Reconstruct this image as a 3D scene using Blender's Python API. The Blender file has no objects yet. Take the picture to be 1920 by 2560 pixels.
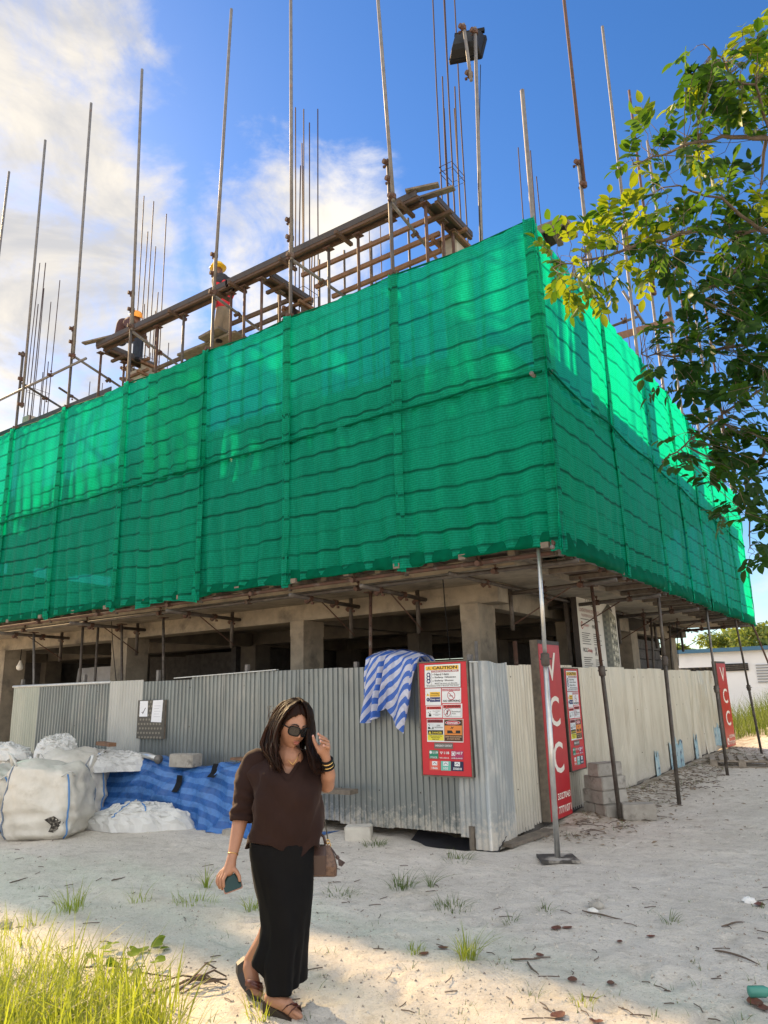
import bpy, bmesh, math, random
import numpy as np
from mathutils import Vector, Matrix

random.seed(7)
rng = np.random.default_rng(11)
SC = bpy.context.scene
COL = SC.collection
R_ = math.radians

# ---------------------------------------------------------------- camera
CAM_R = np.array([[0.8234823, 0.56669911, -0.02700026],
                  [-0.15893325, 0.18474086, -0.96985104],
                  [-0.54462567, 0.8029464, 0.24219816]])   # rows: right, down, forward
FOC = 1798.61
CAM = np.array([0.0, 0.0, 1.62])
cd = bpy.data.cameras.new('camera')
co = bpy.data.objects.new('camera', cd)
COL.objects.link(co)
cd.sensor_fit = 'VERTICAL'
cd.sensor_height = 36.0
cd.lens = FOC / 2560 * 36.0
cd.clip_start = 0.05
cd.clip_end = 3000
M = Matrix.Identity(4)
for i in range(3):
    M[i][0] = CAM_R[0][i]
    M[i][1] = -CAM_R[1][i]
    M[i][2] = -CAM_R[2][i]
    M[i][3] = CAM[i]
co.matrix_world = M
SC.camera = co

# ---------------------------------------------------------------- sun and sky
SUN_EL = R_(32)
SUN_H = np.array([-0.965, 0.262]); SUN_H /= np.linalg.norm(SUN_H)
SUN = Vector((SUN_H[0] * math.cos(SUN_EL), SUN_H[1] * math.cos(SUN_EL), math.sin(SUN_EL)))
sl = bpy.data.lights.new('sun', 'SUN')
sl.energy = 4.0
sl.angle = R_(1.6)
sl.color = (1.0, 0.71, 0.39)
so = bpy.data.objects.new('sun', sl)
so.rotation_euler = (-SUN).to_track_quat('-Z', 'Y').to_euler()
so.location = (-20, 5, 15)
COL.objects.link(so)

SC.view_settings.view_transform = 'Standard'
SC.view_settings.look = 'None'
SC.view_settings.gamma = 1.0
SC.view_settings.use_curve_mapping = False
SC.view_settings.exposure = 1.5

W = bpy.data.worlds.new('World')
SC.world = W
W.use_nodes = True


def build_world():
    nt = W.node_tree
    N, L = nt.nodes, nt.links
    N.clear()
    out = N.new('ShaderNodeOutputWorld')
    bg = N.new('ShaderNodeBackground')
    bg.inputs['Strength'].default_value = 0.10
    L.new(bg.outputs[0], out.inputs[0])
    sky = N.new('ShaderNodeTexSky')
    sky.sky_type = 'NISHITA'
    sky.sun_disc = False
    sky.sun_elevation = SUN_EL
    sky.sun_rotation = math.atan2(SUN_H[0], SUN_H[1])
    sky.air_density = 1.0
    sky.dust_density = 0.25
    sky.ozone_density = 2.5
    tc = N.new('ShaderNodeTexCoord')
    hs = N.new('ShaderNodeHueSaturation')
    hs.inputs['Hue'].default_value = 0.507
    hs.inputs['Saturation'].default_value = 1.28
    hs.inputs['Value'].default_value = 0.72
    L.new(sky.outputs[0], hs.inputs['Color'])

    def math_(op, a, b=None, c=None, clamp=False):
        m = N.new('ShaderNodeMath'); m.operation = op; m.use_clamp = clamp
        for k, v in enumerate((a, b, c)):
            if v is None: continue
            if isinstance(v, (int, float)): m.inputs[k].default_value = v
            else: L.new(v, m.inputs[k])
        return m.outputs[0]

    def smooth(v, a, b):
        m = N.new('ShaderNodeMapRange'); m.interpolation_type = 'SMOOTHSTEP'
        m.inputs[1].default_value = a; m.inputs[2].default_value = b
        L.new(v, m.inputs[0]); return m.outputs[0]

    def dotdir(d):
        v = N.new('ShaderNodeVectorMath'); v.operation = 'DOT_PRODUCT'
        v.inputs[1].default_value = d
        L.new(tc.outputs['Generated'], v.inputs[0]); return v.outputs['Value']

    def noise(scale, detail, rough, off, dist=0.0, stretch=(1, 1, 1.6)):
        mp = N.new('ShaderNodeMapping')
        mp.inputs['Location'].default_value = off
        mp.inputs['Scale'].default_value = stretch
        L.new(tc.outputs['Generated'], mp.inputs[0])
        n = N.new('ShaderNodeTexNoise')
        n.inputs['Scale'].default_value = scale
        n.inputs['Detail'].default_value = detail
        n.inputs['Roughness'].default_value = rough
        n.inputs['Distortion'].default_value = dist
        L.new(mp.outputs[0], n.inputs[0]); return n.outputs[0]

    def raydir(u, v):
        d = CAM_R.T @ np.array([u * 1920 / 1659 - 960, v * 1920 / 1659 - 1280, FOC])
        return tuple(d / np.linalg.norm(d))
    # broad field of cloud round the sun's side of the sky, thinning towards the open blue
    bank = smooth(dotdir(raydir(-280, 520)), 0.90, 0.985)
    puff = smooth(dotdir(raydir(660, 520)), 0.980, 0.998)
    low = smooth(dotdir((0, 0, 1)), 0.30, 0.05)
    n1 = noise(2.6, 9, 0.62, (3.1, 1.7, 0.4), 0.35)
    n2 = noise(7.5, 8, 0.60, (0.4, 5.2, 2.4), 0.5)
    rear = math_('MULTIPLY', smooth(dotdir((0.50, -0.80, 0.33)), -0.25, 0.35), 1.0)  # unseen cloud behind the camera, added to brighten the shaded ground
    bank = math_('MAXIMUM', math_('MULTIPLY', bank, 0.86), rear)
    mask = math_('MAXIMUM', bank, math_('MULTIPLY', puff, 0.78))
    mask = math_('MAXIMUM', mask, math_('MULTIPLY', low, 0.35))
    nn = math_('ADD', math_('MULTIPLY', n1, 0.62), math_('MULTIPLY', n2, 0.38))
    dens = smooth(math_('ADD', nn, math_('MULTIPLY', mask, 0.31)), 0.615, 0.80)
    # cloud colour: warm and bright nearest the sun, cooler and greyer away from it
    warm = smooth(dotdir(tuple(SUN)), 0.62, 0.93)
    n3 = noise(5.0, 7, 0.6, (7.7, 0.3, 4.4), 0.4)
    cm = N.new('ShaderNodeMixRGB'); L.new(warm, cm.inputs[0])
    cm.inputs[1].default_value = (4.7, 4.65, 4.5, 1)
    cm.inputs[2].default_value = (4.1, 3.75, 3.2, 1)
    # clouds opposite the sun whitened further, to fill the shade below
    lit = smooth(dotdir(tuple(SUN)), 0.35, -0.35)
    cl = N.new('ShaderNodeMixRGB'); L.new(lit, cl.inputs[0]); L.new(cm.outputs[0], cl.inputs[1]); cl.inputs[2].default_value = (7.8, 7.55, 7.1, 1)
    shade = N.new('ShaderNodeMixRGB'); shade.blend_type = 'MULTIPLY'
    shade.inputs[0].default_value = 1.0
    gr = N.new('ShaderNodeValToRGB')
    gr.color_ramp.elements[0].position = 0.38; gr.color_ramp.elements[0].color = (0.60, 0.65, 0.78, 1)
    gr.color_ramp.elements[1].position = 0.60; gr.color_ramp.elements[1].color = (1, 1, 1, 1)
    L.new(n3, gr.inputs[0])
    L.new(cl.outputs[0], shade.inputs[1]); L.new(gr.outputs[0], shade.inputs[2])
    mix = N.new('ShaderNodeMixRGB')
    L.new(dens, mix.inputs[0]); L.new(hs.outputs[0], mix.inputs[1]); L.new(shade.outputs[0], mix.inputs[2])
    L.new(mix.outputs[0], bg.inputs['Color'])


build_world()

# ---------------------------------------------------------------- helpers
DS = 1920 / 1659.0


def ray(u, v):
    d = CAM_R.T @ np.array([u * DS - 960, v * DS - 1280, FOC])
    return d / np.linalg.norm(d)


def ay(u, v, y):
    r = ray(u, v); return CAM + r * (y - CAM[1]) / r[1]


def ax(u, v, x):
    r = ray(u, v); return CAM + r * (x - CAM[0]) / r[0]


def az(u, v, z=0.0):
    r = ray(u, v); return CAM + r * (z - CAM[2]) / r[2]


def vnoise(x, y, seed=0):
    x = np.asarray(x, float); y = np.asarray(y, float)
    xi = np.floor(x).astype(np.int64); yi = np.floor(y).astype(np.int64)
    fx = x - xi; fy = y - yi
    fx = fx * fx * (3 - 2 * fx); fy = fy * fy * (3 - 2 * fy)

    def h(a, b):
        n = (a * 374761393 + b * 668265263 + seed * 974634777) & 0x7fffffff
        n = ((n ^ (n >> 13)) * 1274126177) & 0x7fffffff
        return ((n ^ (n >> 16)) & 0xffff) / 65535.0
    return (h(xi, yi) * (1 - fx) + h(xi + 1, yi) * fx) * (1 - fy) + (h(xi, yi + 1) * (1 - fx) + h(xi + 1, yi + 1) * fx) * fy


def fbm(x, y, oct=4, seed=0):
    s = 0; a = 0.5
    for o in range(oct):
        s = s + a * (vnoise(np.asarray(x) * 2 ** o, np.asarray(y) * 2 ** o, seed + o) - 0.5)
        a *= 0.5
    return s


class MB:
    """collects shapes (world coordinates) and links them as one mesh object"""

    def __init__(self):
        self.v = []; self.f = []; self.m = []; self.uv = {}

    def add(self, vs, fs, mi=0):
        b = len(self.v)
        self.v += [tuple(map(float, p)) for p in vs]
        for f in fs:
            self.f.append(tuple(b + i for i in f)); self.m.append(mi)
        return b

    def box(self, c, s, rot=None, mi=0):
        c = np.array(c, float); s = np.array(s, float) / 2
        vs = [np.array((x, y, z)) * s for x in (-1, 1) for y in (-1, 1) for z in (-1, 1)]
        if rot is not None:
            vs = [rot @ p for p in vs]
        self.add([c + p for p in vs], [(0, 1, 3, 2), (4, 6, 7, 5), (0, 4, 5, 1), (2, 3, 7, 6), (0, 2, 6, 4), (1, 5, 7, 3)], mi)

    def bar(self, a, b, w, h, up=(0, 0, 1), mi=0):
        """square bar from a to b, w across, h along up"""
        a = np.array(a, float); b = np.array(b, float)
        d = b - a; l = np.linalg.norm(d); d = d / l
        up = np.array(up, float)
        s = np.cross(d, up)
        if np.linalg.norm(s) < 1e-6: s = np.cross(d, (1, 0, 0))
        s /= np.linalg.norm(s); t = np.cross(s, d)
        vs = []
        for p in (a, b):
            for i, j in ((-1, -1), (1, -1), (1, 1), (-1, 1)):
                vs.append(p + s * i * w / 2 + t * j * h / 2)
        self.add(vs, [(3, 2, 1, 0), (4, 5, 6, 7), (0, 1, 5, 4), (1, 2, 6, 5), (2, 3, 7, 6), (3, 0, 4, 7)], mi)

    def tube(self, pts, r, n=8, cap=True, mi=0, flat=None):
        pts = [np.array(p, float) for p in pts]
        k = len(pts)
        rr = [r] * k if np.isscalar(r) else list(r)
        vs = []; prev = None
        for i in range(k):
            d = pts[min(i + 1, k - 1)] - pts[max(i - 1, 0)]
            nl = np.linalg.norm(d)
            d = d / nl if nl > 1e-9 else np.array((0, 0, 1.0))
            if prev is None:
                a = np.cross(d, (0, 0, 1.0))
                if np.linalg.norm(a) < 1e-3: a = np.cross(d, (0, 1.0, 0))
            else:
                a = prev - d * (prev @ d)
            a /= np.linalg.norm(a); prev = a
            b = np.cross(d, a)
            for j in range(n):
                t = 2 * math.pi * j / n
                vs.append(pts[i] + (a * math.cos(t) + b * math.sin(t) * (flat or 1)) * rr[i])
        fs = []
        for i in range(k - 1):
            for j in range(n):
                fs.append((i * n + j, i * n + (j + 1) % n, (i + 1) * n + (j + 1) % n, (i + 1) * n + j))
        if cap:
            fs.append(tuple(range(n - 1, -1, -1))); fs.append(tuple((k - 1) * n + j for j in range(n)))
        self.add(vs, fs, mi)

    def grid(self, P, mi=0, uv=None, closed_u=False):
        """P: array (nu, nv, 3)"""
        P = np.asarray(P); nu, nv = P.shape[:2]
        b = len(self.v)
        self.v += [tuple(p) for p in P.reshape(-1, 3).tolist()]
        for i in range(nu if closed_u else nu - 1):
            for j in range(nv - 1):
                i2 = (i + 1) % nu
                self.f.append((b + i * nv + j, b + i2 * nv + j, b + i2 * nv + j + 1, b + i * nv + j + 1)); self.m.append(mi)
        if uv is not None:
            for k, q in enumerate(np.asarray(uv).reshape(-1, 2).tolist()):
                self.uv[b + k] = q

    def loft(self, rings, mi=0, cap=True):
        """rings: list of equal-length closed loops"""
        P = np.array(rings); k, n = P.shape[:2]
        b = len(self.v)
        self.v += [tuple(p) for p in P.reshape(-1, 3).tolist()]
        for i in range(k - 1):
            for j in range(n):
                self.f.append((b + i * n + j, b + i * n + (j + 1) % n, b + (i + 1) * n + (j + 1) % n, b + (i + 1) * n + j)); self.m.append(mi)
        if cap:
            self.f.append(tuple(b + j for j in range(n - 1, -1, -1))); self.m.append(mi)
            self.f.append(tuple(b + (k - 1) * n + j for j in range(n))); self.m.append(mi)

    def ball(self, c, r, nu=12, nv=8, mi=0, rot=None):
        r = np.array([r] * 3 if np.isscalar(r) else r, float)
        rings = []
        for i in range(nv + 1):
            t = math.pi * i / nv
            ring = []
            for j in range(nu):
                p = 2 * math.pi * j / nu
                q = np.array((math.sin(t) * math.cos(p), math.sin(t) * math.sin(p), math.cos(t))) * r * 1.0
                if i in (0, nv): q = q + np.array((math.cos(p), math.sin(p), 0)) * r * 1e-3
                if rot is not None: q = rot @ q
                ring.append(np.array(c) + q)
            rings.append(ring[::-1])
        self.loft(rings, mi)

    def build(self, name, mats, parent=None, smooth=False, origin=None):
        if not isinstance(mats, (list, tuple)): mats = [mats]
        me = bpy.data.meshes.new(name)
        o = bpy.data.objects.new(name, me)
        COL.objects.link(o)
        V = np.array(self.v, float).reshape(-1, 3)
        if parent is not None:
            o.parent = parent
            off = world_loc(parent)
        elif origin is not None:
            off = np.array(origin, float); o.location = off
        else:
            off = np.array([(V[:, 0].min() + V[:, 0].max()) / 2, (V[:, 1].min() + V[:, 1].max()) / 2, V[:, 2].min()]); o.location = off
        V = V - off
        me.from_pydata(V.tolist(), [], self.f)
        for m in mats: me.materials.append(m)
        if len(mats) > 1:
            me.polygons.foreach_set('material_index', self.m)
        if self.uv:
            ul = me.uv_layers.new(name='UVMap')
            li = np.zeros(len(me.loops), np.int32); me.loops.foreach_get('vertex_index', li)
            arr = np.zeros((len(V), 2))
            for k, q in self.uv.items(): arr[k] = q
            ul.data.foreach_set('uv', arr[li].ravel())
        if smooth:
            me.polygons.foreach_set('use_smooth', [True] * len(me.polygons))
        me.update()
        return o


def world_loc(o):
    l = np.zeros(3)
    while o is not None:
        l += np.array(o.location); o = o.parent
    return l


def tag(o, label=None, cat=None, group=None, kind=None):
    if label: o['label'] = label
    if cat: o['category'] = cat
    if group: o['group'] = group
    if kind: o['kind'] = kind
    return o


def thing(name, loc, label, cat, group=None):
    o = bpy.data.objects.new(name, None)
    o.empty_display_size = 0.2
    COL.objects.link(o)
    o.location = tuple(float(x) for x in loc)
    return tag(o, label, cat, group)


ORD = ['first', 'second', 'third', 'fourth', 'fifth', 'sixth', 'seventh', 'eighth', 'ninth', 'tenth', 'eleventh', 'twelfth', 'thirteenth',
       'fourteenth', 'fifteenth', 'sixteenth', 'seventeenth', 'eighteenth', 'nineteenth', 'twentieth']

# ---------------------------------------------------------------- materials


def mk(name, c1, c2=None, scale=6.0, rough=0.75, metal=0.0, bump=0.0, bscale=60.0, lo=0.35, hi=0.65, stretch=(1, 1, 1), c3=None, scale3=1.3,
       lo3=0.55, hi3=0.7, rough2=None, coat=0.0, spec=0.5, detail=6, transl=0.0, tcol=None, tex='noise'):
    m = bpy.data.materials.new(name)
    m.use_nodes = True
    nt = m.node_tree; N, L = nt.nodes, nt.links
    b = N['Principled BSDF']; out = N['Material Output']
    b.inputs['Roughness'].default_value = rough
    b.inputs['Metallic'].default_value = metal
    b.inputs['Specular IOR Level'].default_value = spec
    if coat: b.inputs['Coat Weight'].default_value = coat
    b.inputs['Base Color'].default_value = (*c1, 1)
    geo = N.new('ShaderNodeNewGeometry')
    mp = N.new('ShaderNodeMapping'); mp.inputs['Scale'].default_value = stretch
    L.new(geo.outputs['Position'], mp.inputs[0])

    def noise(s, d=detail, r=0.6):
        n = N.new('ShaderNodeTexNoise'); n.inputs['Scale'].default_value = s
        n.inputs['Detail'].default_value = d; n.inputs['Roughness'].default_value = r
        L.new(mp.outputs[0], n.inputs[0]); return n.outputs[0]

    def rampf(v, a, c):
        r = N.new('ShaderNodeMapRange'); r.inputs[1].default_value = a; r.inputs[2].default_value = c
        L.new(v, r.inputs[0]); return r.outputs[0]
    last = None
    if c2 is not None:
        mx = N.new('ShaderNodeMixRGB'); mx.inputs[1].default_value = (*c1, 1); mx.inputs[2].default_value = (*c2, 1)
        fac = rampf(noise(scale), lo, hi)
        L.new(fac, mx.inputs[0]); last = mx.outputs[0]
        if rough2 is not None:
            rr = N.new('ShaderNodeMapRange'); rr.inputs[3].default_value = rough; rr.inputs[4].default_value = rough2
            L.new(fac, rr.inputs[0]); L.new(rr.outputs[0], b.inputs['Roughness'])
    if c3 is not None:
        mx = N.new('ShaderNodeMixRGB')
        if last is None: mx.inputs[1].default_value = (*c1, 1)
        else: L.new(last, mx.inputs[1])
        mx.inputs[2].default_value = (*c3, 1)
        L.new(rampf(noise(scale3, 8, 0.65), lo3, hi3), mx.inputs[0]); last = mx.outputs[0]
    if last is not None: L.new(last, b.inputs['Base Color'])
    if bump:
        bn = N.new('ShaderNodeBump'); bn.inputs['Strength'].default_value = 1.0; bn.inputs['Distance'].default_value = bump
        L.new(noise(bscale, 5), bn.inputs['Height']); L.new(bn.outputs[0], b.inputs['Normal'])
    if transl:
        tr = N.new('ShaderNodeBsdfTranslucent')
        if tcol: tr.inputs[0].default_value = (*tcol, 1)
        elif last is not None: L.new(last, tr.inputs[0])
        else: tr.inputs[0].default_value = (*c1, 1)
        ms = N.new('ShaderNodeMixShader'); ms.inputs[0].default_value = transl
        L.new(b.outputs[0], ms.inputs[1]); L.new(tr.outputs[0], ms.inputs[2]); L.new(ms.outputs[0], out.inputs[0])
    return m


def hexc(h):
    h = h.lstrip('#')
    return tuple((lambda c: c / 12.92 if c <= 0.04045 else ((c + 0.055) / 1.055) ** 2.4)(int(h[i:i + 2], 16) / 255) for i in (0, 2, 4))


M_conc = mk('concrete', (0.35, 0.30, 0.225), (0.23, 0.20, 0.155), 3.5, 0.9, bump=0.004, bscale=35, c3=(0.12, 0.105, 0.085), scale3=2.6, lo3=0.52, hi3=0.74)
M_concshade = mk('shaded_concrete', (0.17, 0.15, 0.12), (0.11, 0.10, 0.085), 3.5, 0.92, bump=0.004, bscale=35)  # darker copy of the concrete, interior shade put into its colour
M_conc2 = mk('raw_concrete', (0.44, 0.40, 0.33), (0.33, 0.30, 0.25), 4.5, 0.9, bump=0.004, bscale=45, c3=(0.22, 0.2, 0.17), scale3=3, lo3=0.6, hi3=0.75)
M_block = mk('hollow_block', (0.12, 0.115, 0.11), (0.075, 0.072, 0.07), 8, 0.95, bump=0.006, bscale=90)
M_ply = mk('weathered_plywood', (0.12, 0.08, 0.05), (0.065, 0.045, 0.033), 7, 0.8, bump=0.002, bscale=60, stretch=(1, 1, 4))
M_film = mk('black_film_board', (0.035, 0.03, 0.028), (0.06, 0.045, 0.035), 5, 0.55)
M_wood = mk('raw_timber', (0.22, 0.115, 0.06), (0.14, 0.075, 0.042), 9, 0.8, bump=0.002, bscale=80, c3=(0.12, 0.08, 0.05), scale3=3, lo3=0.58, hi3=0.75)
M_oldwood = mk('grey_old_timber', (0.20, 0.165, 0.125), (0.12, 0.10, 0.08), 12, 0.85, bump=0.003, bscale=90)
M_rust = mk('rusty_steel', (0.11, 0.052, 0.034), (0.07, 0.042, 0.03), 9, 0.75, metal=0.2, c3=(0.16, 0.14, 0.12), scale3=6, lo3=0.55, hi3=0.7, bump=0.0015, bscale=120)
M_rebar = mk('rebar_steel', (0.06, 0.03, 0.028), (0.035, 0.023, 0.025), 15, 0.7, metal=0.3)
M_galv = mk('galvanised_pipe', (0.19, 0.185, 0.175), (0.13, 0.12, 0.115), 11, 0.55, metal=0.25, c3=(0.22, 0.13, 0.09), scale3=4.5, lo3=0.62, hi3=0.72, rough2=0.6)
M_galvclean = mk('clean_galvanised_pipe', (0.6, 0.6, 0.57), (0.5, 0.5, 0.48), 14, 0.32, metal=0.75)
M_darkpipe = mk('dirty_pipe', (0.11, 0.098, 0.085), (0.07, 0.055, 0.045), 9, 0.65, metal=0.3, c3=(0.17, 0.15, 0.125), scale3=5, lo3=0.55, hi3=0.7)
M_black = mk('black_matte', (0.006, 0.006, 0.0065), None, rough=0.6, spec=0.2)

# ---------------------------------------------------------------- ground


_dr = random.Random(5)
DENT = []
for _k in range(46):     # trodden footprints
    _u, _v = _dr.uniform(450, 1600), _dr.uniform(1880, 2230)
    _p = az(_u, _v)
    DENT.append((_p[0], _p[1], _dr.uniform(0.09, 0.13), _dr.uniform(0.04, 0.06), _dr.uniform(0, 3.1), _dr.uniform(0.014, 0.028)))


def gz(x, y):
    x = np.asarray(x, float); y = np.asarray(y, float)
    z = 0.06 * fbm(x * 0.45 + 3, y * 0.45, 3, 5) + 0.035 * fbm(x * 2.1, y * 2.1, 3, 9) + 0.034 * fbm(x * 6, y * 6, 3, 21)
    near = np.exp(-((x + 3) ** 2 + (y - 6) ** 2) / 900.0)
    z = z * near
    # hollow under the fence corner, loose soil along the foot of the fences
    z = z - 0.16 * np.exp(-(((x + 4.15) / 0.42) ** 2 + ((y - 7.42) / 0.2) ** 2))
    z = z + 0.09 * np.exp(-((x + 3.45) / 0.28) ** 2) * np.clip((y - 8.3) / 1.2, 0, 1) * np.clip((21 - y) / 2, 0, 1) * (0.45 + 0.9 * vnoise(x * 2.5, y * 2.5, 3))
    z = z + 0.05 * np.exp(-((y - 7.15) / 0.3) ** 2) * np.clip((-4.9 - x) / 0.7, 0, 1) * (0.4 + vnoise(x * 2.2, y * 2.2, 8))
    for k in range(len(DENT)):
        dx, dy, ra, rb, an, dp = DENT[k]
        if x.ndim == 0 and abs(x - dx) + abs(y - dy) > 0.6: continue
        u = (x - dx) * math.cos(an) + (y - dy) * math.sin(an); v = -(x - dx) * math.sin(an) + (y - dy) * math.cos(an)
        q = (u / ra) ** 2 + (v / rb) ** 2
        z = z - dp * np.exp(-q * q) + 0.35 * dp * np.exp(-((np.sqrt(q) - 1.5) / 0.4) ** 2)
    # sunlit rise in the foreground
    z = z + 0.05 * np.exp(-(((x + 4.6) / 1.5) ** 2 + ((y - 3.9) / 0.75) ** 2))
    # field behind the site
    z = z + 0.95 * np.clip((y - 21.0) / 6, 0, 1) * np.clip((x + 4.0) / 1.5, 0, 1)
    return z


def sand_material():
    m = bpy.data.materials.new('coral_sand'); m.use_nodes = True
    nt = m.node_tree; N, L = nt.nodes, nt.links
    b = N['Principled BSDF']; b.inputs['Roughness'].default_value = 0.95; b.inputs['Specular IOR Level'].default_value = 0.2
    geo = N.new('ShaderNodeNewGeometry')

    def noise(s, d=6, r=0.6, sc=(1, 1, 1)):
        mp = N.new('ShaderNodeMapping'); mp.inputs['Scale'].default_value = sc
        L.new(geo.outputs['Position'], mp.inputs[0])
        n = N.new('ShaderNodeTexNoise'); n.inputs['Scale'].default_value = s; n.inputs['Detail'].default_value = d; n.inputs['Roughness'].default_value = r
        L.new(mp.outputs[0], n.inputs[0]); return n.outputs[0]

    def rng_(v, a, c):
        r = N.new('ShaderNodeMapRange'); r.inputs[1].default_value = a; r.inputs[2].default_value = c
        L.new(v, r.inputs[0]); return r.outputs[0]

    def mix(f, a, c):
        mx = N.new('ShaderNodeMixRGB')
        if isinstance(f, float): mx.inputs[0].default_value = f
        else: L.new(f, mx.inputs[0])
        for k, q in ((1, a), (2, c)):
            if isinstance(q, tuple): mx.inputs[k].default_value = (*q, 1)
            else: L.new(q, mx.inputs[k])
        return mx.outputs[0]
    c = mix(rng_(noise(0.9, 5), 0.35, 0.65), (0.72, 0.665, 0.58), (0.60, 0.55, 0.475))
    c = mix(rng_(noise(7, 8, 0.7), 0.5, 0.72), c, (0.47, 0.425, 0.36))
    c = mix(rng_(noise(60, 4, 0.7), 0.58, 0.70), c, (0.30, 0.27, 0.23))
    c = mix(rng_(noise(95, 3, 0.6), 0.60, 0.68), c, (0.72, 0.70, 0.66))
    # trodden soil with rotted leaves close to the right-hand fence and beyond
    sx = N.new('ShaderNodeSeparateXYZ'); L.new(geo.outputs['Position'], sx.inputs[0])
    wob = noise(1.7, 5)
    ad = N.new('ShaderNodeMath'); ad.operation = 'MULTIPLY_ADD'; L.new(wob, ad.inputs[0]); ad.inputs[1].default_value = 1.6; L.new(sx.outputs[0], ad.inputs[2])
    near = rng_(ad.outputs[0], -1.75, -2.75)
    yy = rng_(sx.outputs[1], 7.6, 9.2)
    mm = N.new('ShaderNodeMath'); mm.operation = 'MULTIPLY'; L.new(near, mm.inputs[0]); L.new(yy, mm.inputs[1])
    mm2 = N.new('ShaderNodeMath'); mm2.operation = 'MULTIPLY'; mm2.use_clamp = True
    L.new(mm.outputs[0], mm2.inputs[0]); L.new(rng_(noise(5, 7, 0.7), 0.33, 0.60), mm2.inputs[1])
    c = mix(mm2.outputs[0], c, (0.24, 0.19, 0.135))
    L.new(c, b.inputs['Base Color'])
    vo = N.new('ShaderNodeTexVoronoi'); vo.inputs['Scale'].default_value = 9.0
    L.new(geo.outputs['Position'], vo.inputs['Vector'])
    b1 = N.new('ShaderNodeBump'); b1.inputs['Distance'].default_value = 0.034; b1.inputs['Strength'].default_value = 0.9
    L.new(noise(14, 7, 0.68), b1.inputs['Height'])
    b2 = N.new('ShaderNodeBump'); b2.inputs['Distance'].default_value = 0.009; b2.inputs['Strength'].default_value = 1.0
    L.new(noise(75, 4, 0.7), b2.inputs['Height']); L.new(b1.outputs[0], b2.inputs['Normal'])
    L.new(b2.outputs[0], b.inputs['Normal'])
    return m


M_sand = sand_material()


def build_ground():
    n = 500
    t = np.linspace(-1, 1, n)
    gx = -3.4 + 8.5 * t + 900 * np.sign(t) * np.abs(t) ** 9
    gy = 6.2 + 8.0 * t + 900 * np.sign(t) * np.abs(t) ** 9
    X, Y = np.meshgrid(gx, gy, indexing='ij')
    Z = gz(X, Y)
    mb = MB(); mb.grid(np.stack([X, Y, Z], -1))
    o = mb.build('ground', M_sand, smooth=True, origin=(0, 0, 0))
    tag(o, kind='structure')
    return o


build_ground()

# ---------------------------------------------------------------- concrete building
YB = 8.5        # face of the columns on the long side
XR = -4.1       # face of the columns on the short side
CX = [-4.45, -7.45, -11.85, -16.0, -20.0]
CY = [8.74, 12.1, 15.6, 19.0]
bld = thing('concrete_building', (-12, 13.5, 0), 'unfinished grey concrete building with open floors behind green netting', 'building')


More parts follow.
